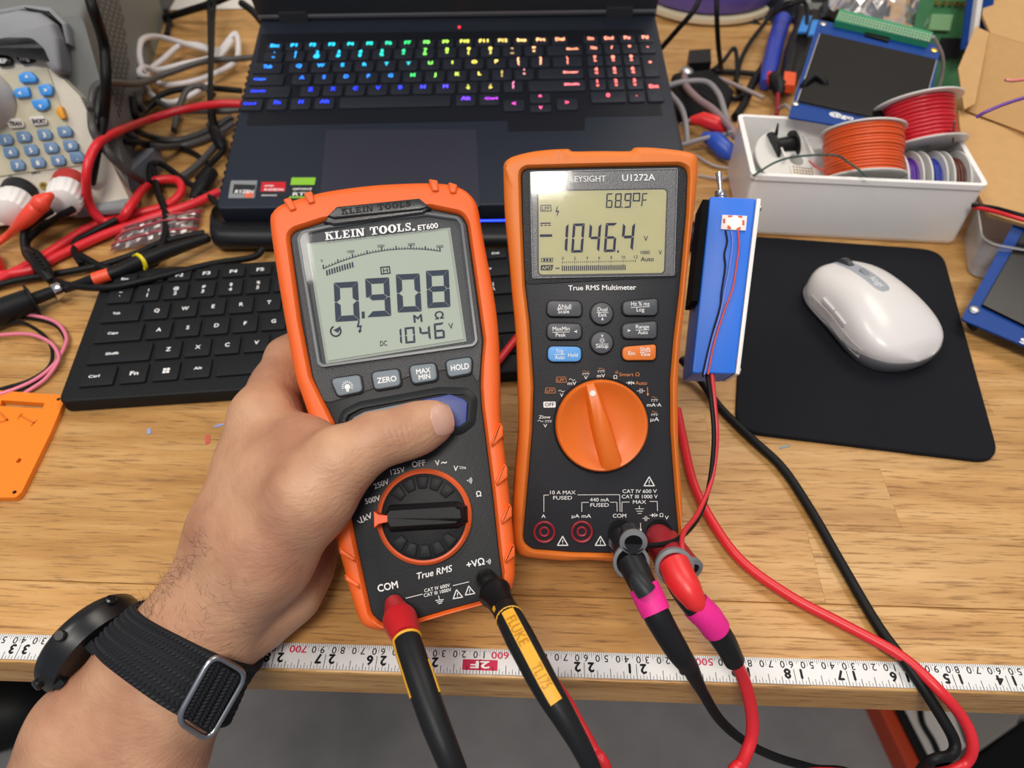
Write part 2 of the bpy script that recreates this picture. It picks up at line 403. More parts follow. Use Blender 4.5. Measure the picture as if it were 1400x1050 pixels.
for i16 in range(11*16, 36*16):
    x = xin(i16/16); k = i16 % 16
    ln = {0: .58, 8: .36, 4: .28, 12: .28}.get(k, .22 if k % 2 == 0 else .13)*TW
    vline(x, ty0, ty0+ln, .00022 if k % 4 else .0003)
for mm in range(290, 900):
    x = xin(mm/25.4); ln = (.30 if mm % 10 == 0 else .20 if mm % 5 == 0 else .13)*TW
    vline(x, ty1-ln, ty1, .0002)
for i in range(12, 36):
    x = xin(i); s = str(i); h = TW*.36; yb = ty0+TW*.575
    if i == 24:
        bk.add([(x+.0085, ty0+TW*.14, zt), (x-.0085, ty0+TW*.14, zt), (x-.0085, ty0+TW*.56, zt), (x+.0085, ty0+TW*.56, zt)], [[0, 1, 2, 3]], 1)
        put_local(bk, '2F', (x+.0045, ty0+TW*.49), (x-.0045, ty0+TW*.49), TW*.27, zt+.0001, 2, .03); continue
    put_local(bk, s[0], (x+.0052, yb), (x+.0014, yb), h, zt, 0, .045, 0, True); put_local(bk, s[1], (x-.0014, yb), (x-.0052, yb), h, zt, 0, .045, 0, True)
for mm in range(300, 900, 10):
    x = xin(mm/25.4); yb = ty1-TW*.115; h = TW*.27
    if mm % 100 == 0: put_local(bk, str(mm), (x+.0042, yb), (x-.0042, yb), h, zt, 1, .02)
    else:
        s = str(mm)[1:]; put_local(bk, s[0], (x+.0034, yb), (x+.0008, yb), h, zt, 0, .01, 0, True); put_local(bk, s[1], (x-.0008, yb), (x-.0034, yb), h, zt, 0, .01, 0, True)
o = bk.build('printed_scale', [M_ink, M_tred, M_white], tape, 0); o['kind'] = 'stuff'
# ------------------------------------------------------------------ helpers for the meters
def samp(poly, c, N, asp=1.7):
    P = np.array(poly); P = P-np.array(c); Q = np.roll(P, -1, 0); out = []
    for k in range(N):
        a = 2*math.pi*k/N; dx, dy = math.cos(a), math.sin(a)*asp; best = None
        ex, ey = Q[:, 0]-P[:, 0], Q[:, 1]-P[:, 1]; den = dx*ey-dy*ex
        with np.errstate(divide='ignore', invalid='ignore'):
            t = (P[:, 0]*ey-P[:, 1]*ex)/den; u = (P[:, 0]*dy-P[:, 1]*dx)/den
        ok = (t > 0) & (u >= -1e-9) & (u <= 1+1e-9) & np.isfinite(t)
        tt = t[ok].max() if ok.any() else 0
        out.append((c[0]+dx*tt, c[1]+dy*tt))
    return out
def ring_frame(outer, inner, c, zb, zf, zin, bev, N=420, back_in=.004, lip=.0015):
    """holster: wraps the sides, rounded front lip, drops to the face at the inner outline"""
    outer = ccw(outer); inner = ccw(inner); R = []
    S = lambda p: samp(p, c, N)
    IN_ = S(offset(inner, -lip*.6)); dist = lambda q: math.hypot(q[0]-c[0], q[1]-c[1])
    def lay(p, z):
        R.append([(*(a if dist(a) >= dist(q) or z < zf-bev-1e-6 or p is inner else q), z) for a, q in zip(S(p), IN_)])
    lay(offset(outer, back_in*2), zb); lay(offset(outer, back_in*.7), zb+.003); lay(outer, zb+.012)
    lay(outer, zf-bev)
    for k in range(1, 5):
        a = math.pi/2*k/4; lay(offset(outer, bev*(1-math.cos(a))), zf-bev*(1-math.sin(a)))
    lay(offset(inner, -lip), zf); lay(offset(inner, -lip*.3), zf-lip*.5); lay(inner, zf-lip*1.6); lay(inner, zin)
    b = B(); b.loft(R, True, False); return b
def panel(b, fr, pts, z0, z1, r=0., bev=.0005, mi=0, seg=4):
    p = [fr.loc(*q, z1) for q in pts]; p = ccw(p)
    if r: p = rounded(p, r, seg)
    b.prism(p, z0, z1, bev, mi); return p
# ================================================================== orange hand-held insulation meter
o_ = pd(560, 555, .348)
top_, bot_ = pd(513, 255, .363), pd(606, 850, .331)
yv = (top_-bot_).normalized(); K = Frame(o_, Vector((1, 0, 0))-yv*yv.x, yv)
Z1 = zoomer(360, 240, 3.889); Z2 = zoomer(400, 470, 4.375); Z3 = zoomer(440, 680, 4.375)
M_korange = mat('orange_rubber', '#e6611c', .5, bump=.12, bscale=1500); M_kgrey = mat('dark_grey_plastic', '#38393b', .45, bump=.5, bscale=1700)
M_kdark = mat('charcoal_face', '#242628', .42, bump=.12, bscale=1200)
M_btn = mat('slate_button', '#6d7880', .5); M_blue = mat('navy_button', '#27377e', .45)
M_lcd = mat('lcd_green', '#9faa9b', .5, var=.03, vscale=30); M_lens = clear_mat('clear_lens', rough=.035, refl=.06)
meter = thing('insulation_tester', 'bright orange and charcoal multimeter held in the hand, display reading 0.908', 'multimeter', K.M)
ko = [(368, 302), (372, 289), (380, 281), (391, 276), (420, 267), (450, 260), (501, 253), (545, 250), (586, 249), (614, 251), (630, 256), (641, 263), (650, 274), (654, 286), (658, 310), (664, 343), (672, 385), (679, 430), (682, 470), (683, 511), (684, 577), (690, 620), (697, 685), (703, 744), (704, 781), (702, 797), (694, 812), (660, 825), (610, 838), (566, 851), (546, 856), (533, 862), (518, 863), (499, 858), (489, 845), (477, 808), (470, 781), (463, 755), (452, 705), (442, 650), (428, 590), (411, 539), (402, 510), (388, 435), (375, 356)]
ki = [(396, 324), (402, 316), (442, 303), (500, 293), (589, 285), (632, 294), (639, 307), (650, 385), (661, 466), (658, 500), (657, 529), (659, 557), (674, 676), (682, 753), (687, 790), (686, 809), (660, 821), (610, 834.5), (566, 847.5), (540, 852), (524, 854), (508, 840), (484, 728), (470, 650), (457, 577), (427, 516), (412, 440)]
ko2 = [K.loc(*p) for p in ko]; ki2 = [K.loc(*p) for p in ki]
ko2 = [tuple(p) for p in catmull([(x, y, 0) for x, y in ko2], 4, True)]; ko2 = [(p[0], p[1]) for p in ko2]
ctr = K.loc(560, 555)
ring_frame(ko2, rounded(ki2, .006, 4), ctr, -.040, .0022, -.004, .0045).build('rubber_holster', M_korange, meter, 50)
b = B(); b.prism(rounded(ki2, .006, 4), -.030, -.0003, .0006); b.build('body', M_kdark, meter, 40)
# ribs moulded on the holster
def rib(pts, h=.0016, z=.0018):
    b = B(); p = ccw([K.loc(*q) for q in pts]); b.prism(rounded(p, .0008, 3), -.022, z+h, .0008); return b.build('grip_rib', M_korange, meter, 40)
for q in ([(389, 276), (399, 273), (408, 289), (399, 292)], [(417, 268), (428, 264), (433, 280), (424, 282)], [(586, 248), (599, 250), (601, 265), (592, 265)], [(613, 252), (626, 256), (624, 268), (616, 267)],
          [(684, 577), (688, 585), (688, 597), (672, 614), (671, 606)], [(690, 633), (694, 640), (694, 653), (679, 666), (677, 658)], [(697, 687), (700, 695), (700, 706), (686, 718), (684, 710)], [(702, 741), (704, 750), (704, 760), (690, 771), (689, 763)],
          [(464, 746), (487, 762), (489, 770), (466, 756)], [(472, 783), (493, 797), (495, 806), (474, 793)]): rib(q)
# upper face with coarse grain, black latch and lens
b = B(); up_ = [(398, 326), (404, 318), (442, 305), (500, 295), (589, 287), (630, 296), (637, 308), (659, 468), (655, 529), (640, 500), (560, 515), (470, 545), (444, 552), (428, 515)]
b.prism(rounded(ccw([K.loc(*p) for p in up_]), .004), -.002, .0003, .0003); b.build('display_bezel', M_kgrey, meter, 40)
b = B(); b.prism(ccw([K.loc(*p, .004) for p in [(441, 303), (459, 282), (573, 270), (589, 283), (578, 291), (456, 307)]]), -.002, .0035, .001)
b.prism(ccw([K.loc(*p, .005) for p in [(447, 295), (460, 282), (573, 270.5), (586, 282), (575, 286), (456, 298)]]), .003, .0048, .0008); b.build('strap_latch', mat('black_gloss_plastic', '#232426', .3, bump=.2, bscale=1500), meter, 40)
# slab serif lettering
SL = {'K': [[0, 0, .46, .12], [.1, 0, .32, 1], [0, .88, .46, 1], [.54, 0, 1, .12], [.56, .88, .96, 1], ('q', .30, .42, .30, .62, .86, 1, .62, 1), ('q', .40, .62, .58, .70, .98, 0, .66, 0)],
      'L': [[0, 0, .9, .14], [.14, 0, .42, 1], [0, .88, .56, 1], [.78, 0, .92, .38]], 'E': [[0, 0, .9, .14], [.14, 0, .42, 1], [0, .87, .9, 1], [.78, 0, .92, .34], [.76, .68, .9, 1], [.4, .43, .64, .57], [.58, .34, .68, .66]],
      'I': [[0, 0, 1, .13], [.28, 0, .72, 1], [0, .87, 1, 1]], 'N': [[0, 0, .38, .12], [.1, 0, .26, 1], [0, .88, .3, 1], [.62, .88, 1, 1], [.74, 0, .90, 1], ('q', .1, 1, .34, 1, .90, 0, .62, 0)],
      'T': [[.2, 0, .8, .13], [.36, 0, .64, 1], [0, .87, 1, 1], [0, .6, .12, 1], [.88, .6, 1, 1]], 'S': None, 'O': None, '.': [[0, 0, 1, .28]]}
WD = {'K': .95, 'L': .78, 'E': .8, 'I': .46, 'N': .95, 'T': .88, 'O': .9, 'S': .7, '.': .26, ' ': .45}
def slab(b, fr, s, a, c, cap, z, mi=0):
    p0 = Vector(fr.loc(*a, z)); p1 = Vector(fr.loc(*c, z)); e = p1-p0; k = e.length/math.dist(a, c); tot = sum(WD[x]+.07 for x in s)-.07; ux = e/tot; uy = Vector((-e.y, e.x)).normalized()*cap*k; x = 0
    for ch in s:
        wd = WD[ch]
        T = lambda u, v: tuple(p0+ux*(x+u*wd)+uy*v)
        if ch == 'O':
            for i in range(20):
                t0, t1 = 2*math.pi*i/20, 2*math.pi*(i+1)/20
                b.add([(*T(.5+.5*math.cos(t), .5+.52*math.sin(t)), z) for t in (t0, t1)]+[(*T(.5+.19*math.cos(t), .5+.38*math.sin(t)), z) for t in (t1, t0)], [[0, 1, 2, 3]], mi)
        elif ch == 'S':
            pts = [(.82, .74), (.70, .90), (.45, .93), (.22, .85), (.20, .68), (.40, .56), (.66, .46), (.80, .30), (.70, .12), (.45, .07), (.22, .13), (.14, .28)]
            for i in range(len(pts)-1):
                (x0_, y0_), (x1_, y1_) = pts[i], pts[i+1]; dx, dy = x1_-x0_, y1_-y0_; l = math.hypot(dx, dy); wd_ = .13 if 3 < i < 8 else .09; nx, ny = -dy/l*wd_, dx/l*wd_*.8
                b.add([(*T(x0_-nx-dx*.2, y0_-ny-dy*.2), z), (*T(x1_-nx+dx*.2, y1_-ny+dy*.2), z), (*T(x1_+nx+dx*.2, y1_+ny+dy*.2), z), (*T(x0_+nx-dx*.2, y0_+ny-dy*.2), z)], [[0, 1, 2, 3]], mi)
            for (u0, v0, u1, v1) in ([.80, .66, .92, 1], [.04, 0, .16, .36]): b.add([(*T(u0, v0), z), (*T(u1, v0), z), (*T(u1, v1), z), (*T(u0, v1), z)], [[0, 1, 2, 3]], mi)
        elif ch != ' ':
            for g in SL[ch]:
                if g[0] == 'q': q = [(g[1], g[2]), (g[3], g[4]), (g[5], g[6]), (g[7], g[8])]
                else: q = [(g[0], g[1]), (g[2], g[1]), (g[2], g[3]), (g[0], g[3])]
                b.add([(*T(*u), z) for u in q], [[0, 1, 2, 3]], mi)
        x += wd+.07
b = B(); slab(b, K, 'KLEIN TOOLS', (467, 293.5), (562, 282), 8.5, .0050); b.build('moulded_lettering', mat('black_moulding', '#08080a', .35), meter, 0)
bp = B()
slab(bp, K, 'KLEIN TOOLS', (445, 328.5), (563, 315), 11.5, .0021); put(bp, K, '.', (564.5, 315), (567, 314.7), 12, .0021, 0, .05)
put(bp, K, 'ET600', (572, 315), (599, 311.5), 7.5, .0021, 0, .02)
# lens frame + lcd + lens
lens = [(406, 326), (412, 316), (447, 308), (515, 297), (584, 290), (626, 296), (633, 306), (653, 466), (648, 473), (440, 502), (434, 497)]
lcd = [Z1(245, 372), Z1(982, 290), Z1(1065, 870), Z1(345, 985)]
l2 = ccw([K.loc(*p, .002) for p in lens]); l2r = rounded(l2, .003)
R = [[(x, y, .0002) for x, y in l2r], [(x, y, .0020) for x, y in l2r], [(x, y, .0020) for x, y in offset(l2r, .0011)], [(x, y, .0012) for x, y in offset(l2r, .0016)]]
b = B(); b.loft(R, False, False); b.build('lens_rim', mat('grey_rim', '#5c5f62', .3), meter, 30)
b = B(); q = ccw([K.loc(*p, .0008) for p in lcd]); b.poly(offset(q, -.0012), .0006, 1); b.poly(q, .0009, 0); b.build('display', [M_lcd, mat('lcd_frame', '#8f978e', .5)], meter, 0)
b = B(); b.poly(offset(l2r, .0010), .00185); b.build('display_lens', M_lens, meter, 0)
bl = B(); zl = .0011
for ch, TL, TR, BL in (('0', (374, 570), (502, 562), (384, 778)), ('9', (541, 548), (668, 541), (552, 753)), ('0', (704, 526), (830, 520), (715, 728)), ('8', (864, 507), (985, 500), (873, 705))):
    seg7(bl, K, ch, Z1(*TL), Z1(*TR), Z1(*BL), .24, zl)
fillpx(bl, K, [Z1(522, 724), Z1(538, 722), Z1(540, 758), Z1(524, 760)], zl)
for ch, TL, TR, BL in (('1', (683, 815), (733, 810), (688, 900)), ('0', (750, 808), (803, 803), (756, 893)), ('4', (828, 801), (884, 795), (835, 878)), ('6', (905, 787), (960, 780), (911, 870))):
    seg7(bl, K, ch, Z1(*TL), Z1(*TR), Z1(*BL), .2, zl)
put(bl, K, 'M', Z1(802, 781), Z1(845, 776), 10.5, zl, 0, .03); put(bl, K, 'Ω', Z1(915, 764), Z1(960, 758), 10, zl, 0, .02)
put(bl, K, 'V', Z1(988, 816), Z1(1012, 812), 8, zl); put(bl, K, 'DC', Z1(622, 906), Z1(658, 903), 7, zl)
for i in range(18):
    t = i/17*1.75*math.pi-math.pi*.62
    if 3 <= i <= 4: pass
cg = [Z1(385+27*math.cos(t), 827+27*math.sin(t)) for t in [(-.6+k*.3) for k in range(17)]]
stroke(bl, K, cg, 2, zl); fillpx(bl, K, [Z1(372, 822), Z1(412, 800), Z1(398, 836)], zl)
fillpx(bl, K, [Z1(505, 772), Z1(513, 772), Z1(508, 796), Z1(524, 796), Z1(516, 832), Z1(508, 832), Z1(513, 806), Z1(496, 806)], zl); fillpx(bl, K, [Z1(503, 824), Z1(524, 822), Z1(512, 838)], zl)
stroke(bl, K, [Z1(624, 488), Z1(670, 484), Z1(674, 518), Z1(628, 523)], 1.6, zl, 0, True); put(bl, K, 'H', Z1(638, 515), Z1(662, 512), 5.5, zl, 0, .02)
arc = []
for i in range(41):
    u = i/40; x = 320+620*u; y = 495*(1-u)**2+2*u*(1-u)*352+402*u*u+ (0); arc.append((x, y))
stroke(bl, K, [Z1(*p) for p in arc], .9, zl)
for i, (x, y) in enumerate(arc):
    h = 19 if i % 10 == 0 else 15 if i % 5 == 0 else 9
    stroke(bl, K, [Z1(x, y), Z1(x-2, y-h)], 1.6 if i % 5 == 0 else 1.0, zl)
for i in range(11):
    x = 337+i*13.6; y = 505-i*4.6+i*i*.03; stroke(bl, K, [Z1(x, y), Z1(x+3, y+24)], 2.0, zl)
for s, x, y in (('0', 312, 460), ('1000', 465, 412), ('2000', 625, 382), ('3000', 787, 374), ('4000', 938, 385)):
    hw = 19 if len(s) > 1 else 5; put(bl, K, s, Z1(x-hw, y), Z1(x+hw, y-2), 3.9, zl, 0, 0)
bl.build('display_segments', M_lcdink, meter, 0)
# keys
def key(fr, pts, z1, m, parent, name='button', r=.0022, gap=.0007, z0=-.001, side=None):
    p = rounded(ccw([fr.loc(*q, z1) for q in pts]), r, 4)
    g = B(); g.prism(offset(p, -gap), z0, .0006, .0002); go = g.build('button_surround', side or mat_sur, parent, 30)
    b = B(); b.prism(p, z0, z1, .0006, 0, 3); return b.build(name, m, parent, 40)
mat_sur = mat('black_gap', '#0b0b0c', .5)
key(K, [(451, 518), (492, 512), (496, 535), (462, 542)], .0022, M_btn, meter); key(K, [(507.5, 509), (545, 504), (548, 527), (512, 533)], .0022, M_btn, meter)
key(K, [(559, 500), (595, 496), (598, 519), (564, 525)], .0022, M_btn, meter); key(K, [(609, 493), (645, 487.5), (644, 510), (613, 516)], .0022, M_btn, meter)
zb = .0023
put(bp, K, 'ZERO', Z2(508, 237), Z2(622, 222), 7.6, zb, 0, .02); put(bp, K, 'MAX', Z2(742, 182), Z2(826, 170), 6.8, zb, 0, .02); put(bp, K, 'MIN', Z2(757, 216), Z2(825, 206), 6.8, zb, 0, .02); put(bp, K, 'HOLD', Z2(950, 162), Z2(1056, 148), 7.8, zb, 0, .02)
fillpx(bp, K, [Z2(328+17*math.cos(t), 258+17*math.sin(t)) for t in [k*.52 for k in range(12)]], zb); fillpx(bp, K, [Z2(320, 270), Z2(338, 268), Z2(337, 285), Z2(323, 287)], zb)
for k in range(11):
    t = math.pi*(.92-k*.084)+ .0; t = math.radians(200-k*22); stroke(bp, K, [Z2(328+23*math.cos(t), 256-23*math.sin(t)), Z2(328+34*math.cos(t), 256-34*math.sin(t))], .9, zb)
# test rocker: raised rim, recess, two keycaps
rim = [Z2(262, 470), Z2(300, 395), Z2(400, 345), Z2(880, 258), Z2(1050, 262), Z2(1108, 320), Z2(1095, 480), Z2(1020, 540), Z2(700, 600), Z2(480, 620), Z2(330, 560)]
rin = [Z2(330, 470), Z2(352, 432), Z2(420, 392), Z2(880, 296), Z2(1035, 298), Z2(1072, 335), Z2(1058, 480), Z2(1000, 515), Z2(700, 560), Z2(480, 580), Z2(370, 540)]
ro = rounded(ccw([K.loc(*p) for p in rim]), .005); ri = rounded(ccw([K.loc(*p) for p in rin]), .003)
Rr = [[(x, y, .0001) for x, y in samp(ro, ctr2, 120, .4)] for ctr2 in [K.loc(*Z2(690, 430))]]
c2 = K.loc(*Z2(690, 430)); S_ = lambda p: samp(p, c2, 160, .4)
Rr = [[(x, y, .0001) for x, y in S_(ro)], [(x, y, .0016) for x, y in S_(offset(ro, .002))], [(x, y, .0018) for x, y in S_(offset(ro, .0035))], [(x, y, .0008) for x, y in S_(offset(ri, -.0006))], [(x, y, -.001) for x, y in S_(ri)]]
b = B(); b.loft(Rr, False, False); b.build('rocker_rim', M_kdark, meter, 60)
b = B(); b.poly(offset(ri, -.0003), .0002); b.build('rocker_recess', mat_sur, meter, 0)
key(K, [Z2(345, 470), Z2(362, 440), Z2(430, 405), Z2(760, 335), Z2(760, 520), Z2(480, 565), Z2(380, 530)], .0016, M_btn, meter, 'rocker_key', .002, .0)
key(K, [Z2(775, 332), Z2(885, 312), Z2(940, 298), Z2(1025, 330), Z2(1048, 352), Z2(1040, 470), Z2(1000, 498), Z2(775, 520)], .0016, M_blue, meter, 'rocker_key', .001, .0)
# rotary switch
kc = K.loc(581, 706); kr = 64.5*.3377/1030*1.005
knob = B(); prof = [(kr, -.001), (kr, .0035), (kr-.0012, .0048), (kr-.0022, .0044)]
b = B(); b.lathe(prof, (*kc, 0), (0, 0, 1), 64, cap0=False, cap1=False); ring = b.build('dial_ring', mat('orange_plastic', '#d85a28', .45), meter, 40)
M_knob = mat('black_knob', '#191a1c', .5, bump=.1)
b = B(); b.lathe([(kr-.0018, -.001), (kr-.0018, .0040), (kr-.0040, .0048), (kr*.3, .0050)], (*kc, 0), (0, 0, 1), 64); dial = b.build('dial', M_knob, meter, 40)
ba = math.radians(-1.5)+math.atan2(K.loc(640, 700)[1]-K.loc(520, 710)[1], K.loc(640, 700)[0]-K.loc(520, 710)[0])
def rot(p, a): return (kc[0]+p[0]*math.cos(a)-p[1]*math.sin(a), kc[1]+p[0]*math.sin(a)+p[1]*math.cos(a))
gp = [(-kr*.86, .0016), (-kr*.70, .0062), (kr*.72, .0062), (kr*.93, .0036), (kr*.93, -.0036), (kr*.72, -.0062), (-kr*.70, -.0062), (-kr*.86, -.0016)]
gp = [rot(p, ba) for p in ccw(gp)]
b = B(); g1 = rounded(gp, .001); b.loft([[(x, y, .004) for x, y in g1], [(x, y, .013) for x, y in offset(g1, .0018)], [(x, y, .0142) for x, y in offset(g1, .0028)]], False, True)
b.build('dial_grip', M_knob, meter, 40)
for k in range(16):
    a = ba+math.radians(22.5*k)
    if abs(math.sin(a-ba)) < .45: continue
    for sgn in (-1, 1):
        p = [(kr*.60, sgn*.0022-.00025), (kr*.86, sgn*.0030-.00025), (kr*.86, sgn*.0030+.00025), (kr*.60, sgn*.0022+.00025)]
    b = B(); b.prism(rounded([rot(q, a) for q in ccw([(kr*.58, -.0019), (kr*.84, -.0028), (kr*.84, .0028), (kr*.58, .0019)])], .0005), .0042, .0056, .0004); b.build('grip_tooth', M_knob, meter, 40)
b = B(); b.prism([rot(p, ba) for p in ccw([(-kr*.96, .0036), (-kr*.86, .0020), (-kr*.68, .0014), (-kr*.68, -.0014), (-kr*.86, -.0020), (-kr*.96, -.0036)])], .003, .0149, .0003); b.build('dial_pointer', mat('orange_pointer', '#de5018', .45), meter, 0)
# face legends
zf = .0002
def P2(s, c, h, ang, bold=.02): putc(bp, K, s, Z2(*c), h, zf, 0, bold, ang)
P2('125V', (628, 760), 7.2, 13); P2('OFF', (753, 716), 7.6, 10); P2('V', (866, 712), 7.2, 8); P2('~', (905, 706), 10, 8); P2('V', (976, 745), 7.0, -2); P2('Ω', (1113, 898), 7.0, 10); P2('250V', (530, 838), 7.2, 20); P2('500V', (478, 932), 7.2, 15)
put(bp, K, '1kV', Z3(238, 148), Z3(304, 122), 8, zf, 0, .02); stroke(bp, K, [Z3(212, 140), Z3(232, 152), Z3(250, 146)], .9, zf)
stroke(bp, K, [Z2(998, 735), Z2(1036, 740)], .8, zf)
for x in (1000, 1014, 1028): stroke(bp, K, [Z2(x, 746), Z2(x+8, 747)], .8, zf)
def waves(Z, x, y, s, ang=0):
    fillpx(bp, K, [Z(x+3*s*math.cos(t), y+3*s*math.sin(t)) for t in [k*1.05 for k in range(6)]], zf)
    for r_ in (8, 14, 20): stroke(bp, K, [Z(x+r_*s*math.cos(t), y-r_*s*math.sin(t)) for t in (-.75, -.3, .25, .75)], .8, zf)
waves(Z2, 1047, 818, 1.3); waves(Z3, 986, 384, 1.2)
put(bp, K, 'True RMS', Z3(574, 490), Z3(784, 441), 8.6, zf, 0, .015, .25); put(bp, K, 'COM', Z3(338, 566), Z3(457, 540), 9.5, zf, 0, .02); put(bp, K, '+VΩ', Z3(870, 424), Z3(975, 400), 8.8, zf, 0, .02)
put(bp, K, 'CAT IV 600V', Z3(615, 569), Z3(768, 534), 4.6, zf, 0, .008); put(bp, K, 'CAT III 1000V', Z3(612, 597), Z3(776, 560), 4.6, zf, 0, .008)
stroke(bp, K, [Z3(503, 603), Z3(602, 579)], .8, zf); stroke(bp, K, [Z3(785, 528), Z3(880, 505)], .8, zf)
stroke(bp, K, [Z3(698, 588), Z3(704, 612)], .9, zf)
for d, h in ((0, 24), (10, 17), (20, 10)): stroke(bp, K, [Z3(704-h+d*.15, 617+d), Z3(704+h+d*.15, 611+d)], .9, zf)
def tri(fr, c, r, z, b, mi=0, ang=0):
    pts = [(c[0]+r*math.sin(math.radians(a+ang)), c[1]-r*math.cos(math.radians(a+ang))) for a in (0, 120, 240)]; stroke(b, fr, pts, r*.17, z, mi, True)
    fillpx(b, fr, [(c[0]-r*.06, c[1]-r*.4), (c[0]+r*.10, c[1]-r*.4), (c[0]+r*.05, c[1]+r*.12), (c[0]-r*.04, c[1]+r*.12)], z, mi); fillpx(b, fr, [(c[0]-r*.06, c[1]+r*.22), (c[0]+r*.06, c[1]+r*.22), (c[0]+r*.06, c[1]+r*.34), (c[0]-r*.06, c[1]+r*.34)], z, mi)
tri(K, Z3(811, 585), 7.6, zf, bp, 0, -10); tri(K, Z3(884, 563), 7.6, zf, bp, 0, -10)
bp.build('printed_legends', M_white, meter, 0)['kind'] = 'stuff'
for c in (Z3(430, 645), Z3(980, 492)):
    b = B(); lc = K.loc(*c); b.lathe([(.0050, .0001), (.0050, .0006), (.0038, .0006), (.0036, .0002)], (*lc, 0), (0, 0, 1), 24); b.build('socket', mat_sur, meter, 40)
# ================================================================== orange bench-side multimeter on its tilt stand
t2, b2 = pd(822, 212, .359), pd(818, 765, .370)
yv = (t2-b2).normalized(); G = Frame(pd(820, 490, .364), Vector((1, 0, 0))-yv*yv.x, yv)
Z4 = zoomer(680, 190, 4.667); Z5 = zoomer(690, 390, 4.667); Z6 = zoomer(690, 590, 4.667)
M_gor = mat('orange_overmould', '#dd7424', .5, bump=.1, bscale=1500, var=.06, vscale=120); M_gface = mat('graphite_face', '#292a2e', .42, bump=.15, bscale=1800)
M_gtop = mat('graphite_face_lit', '#2e2f32', .40, bump=.55, bscale=1500); M_gbtn = mat('graphite_button', '#4a4c50', .5); M_gblue = mat('sky_blue_button', '#5b9fe0', .5)
M_lcdy = mat('lcd_yellow_green', '#d2cd9e', .5, var=.05, vscale=90); M_gknob = mat('orange_dial_plastic', '#dd6a17', .42)
M_lens2 = clear_mat('scratched_lens', rough=.07, refl=.07)
dmm = thing('multimeter', 'orange and graphite multimeter with pale yellow display reading 1046.4, propped on the desk', 'multimeter', G.M)
go = [Z4(38, 180), Z4(42, 150), Z4(62, 125), Z4(100, 105), Z4(170, 85), Z4(250, 70), Z4(350, 60), Z4(460, 57), Z4(476, 72), Z4(660, 70), Z4(850, 70), Z4(876, 48), Z4(1000, 49), Z4(1150, 64), Z4(1235, 80), Z4(1272, 100), Z4(1285, 130), Z4(1285, 180), Z4(1276, 330), Z4(1250, 560), Z4(1215, 880), (936, 430), (930, 486), (928, 540), (929, 615), (931, 645), (934, 690), (933, 727), (931, 745), (924, 757), (905, 764), (850, 769), (805, 767), (769, 768), (716, 762), (706, 752), (701, 738), (701, 697), (705, 640), (709, 590), (708, 530), (705, 454), (700, 400), (695, 340), (690, 290)]
gi = [Z4(150, 240), Z4(156, 208), Z4(185, 190), Z4(660, 178), Z4(1160, 170), Z4(1205, 190), Z4(1216, 230), Z4(1206, 480), (929, 400), (921, 465), (916.5, 520), (917, 590), (922.5, 665), (928, 727), (926, 748), (915, 756), (840, 757), (780, 755.5), (728, 751), (717, 743), (715, 734), (722, 654), (727.5, 590), (729.6, 530), (724, 443), (718, 392), (714, 300)]
go2 = [(p[0], p[1]) for p in catmull([(*G.loc(*p), 0) for p in go], 3, True)]; gi2 = rounded(ccw([G.loc(*p) for p in gi]), .005, 4)
ring_frame(go2, gi2, G.loc(820, 490), -.036, .0020, -.004, .0045, N=460).build('rubber_holster', M_gor, dmm, 50)
b = B(); b.prism(gi2, -.030, -.0003, .0008); b.build('body', M_gface, dmm, 40)
b = B(); up2 = [Z4(158, 250), Z4(165, 212), Z4(190, 196), Z4(1155, 176), Z4(1198, 196), Z4(1209, 235), Z4(1198, 480), Z4(1155, 880), Z4(1140, 1000), Z5(1090, 130), Z5(1060, 330), Z5(600, 360), Z5(195, 340), Z5(140, 80), Z4(180, 900)]
b.prism(rounded(ccw([G.loc(*p) for p in up2[:8]+[Z4(180, 930), Z4(165, 600)]]), .003), -.001, .0002, .0003); b.build('display_bezel', M_gtop, dmm, 30)  # same plastic as the face; the lighter tone stands in for reflected light
lens2 = [Z4(206, 206), Z4(1152, 186), Z4(1130, 872), Z4(222, 890)]
l2 = rounded(ccw([G.loc(*p, .001) for p in lens2]), .0012)
b = B(); b.loft([[(x, y, 0) for x, y in l2], [(x, y, .0012) for x, y in l2], [(x, y, .0012) for x, y in offset(l2, .0005)], [(x, y, .0008) for x, y in offset(l2, .0008)]], False, True); b.build('lens_plate', mat('lens_border', '#77777a', .3, bump=.3, bscale=1500), dmm, 30)
lq = rounded(ccw([G.loc(*p, .0009) for p in (Z4(262, 335), Z4(1080, 322), Z4(1062, 855), Z4(265, 866))]), .002)
b = B(); b.poly(offset(lq, -.0007), .00085, 1); b.poly(lq, .0010, 0); b.build('display', [M_lcdy, mat('lcd_rim', '#4b4b4c', .5)], dmm, 0)
b = B(); b.poly(offset(l2, .0004), .0014); b.build('display_lens', M_lens2, dmm, 0)
bs = B(); zl = .0011
def D(ch, TL, TR, BL, t=.22): seg7(bs, G, ch, Z4(*TL), Z4(*TR), Z4(*BL), t, zl, 0, .02)
D('6', (697, 348), (738, 346), (692, 441), .2); D('8', (753, 348), (795, 346), (748, 440), .2); D('9', (813, 347), (858, 345), (806, 440), .2); D('F', (925, 346), (962, 345), (917, 434), .2)
fillpx(bs, G, [Z4(793, 432), Z4(800, 432), Z4(800, 441), Z4(793, 441)], zl); stroke(bs, G, [Z4(870, 348), Z4(908, 347), Z4(906, 394), Z4(867, 395)], 1.7, zl, 0, True)
D('1', (378, 542), (455, 540), (368, 724)); D('0', (483, 540), (558, 538), (470, 726)); D('4', (590, 542), (664, 540), (576, 722)); D('6', (692, 537), (766, 535), (678, 722)); D('4', (802, 538), (880, 536), (786, 714))
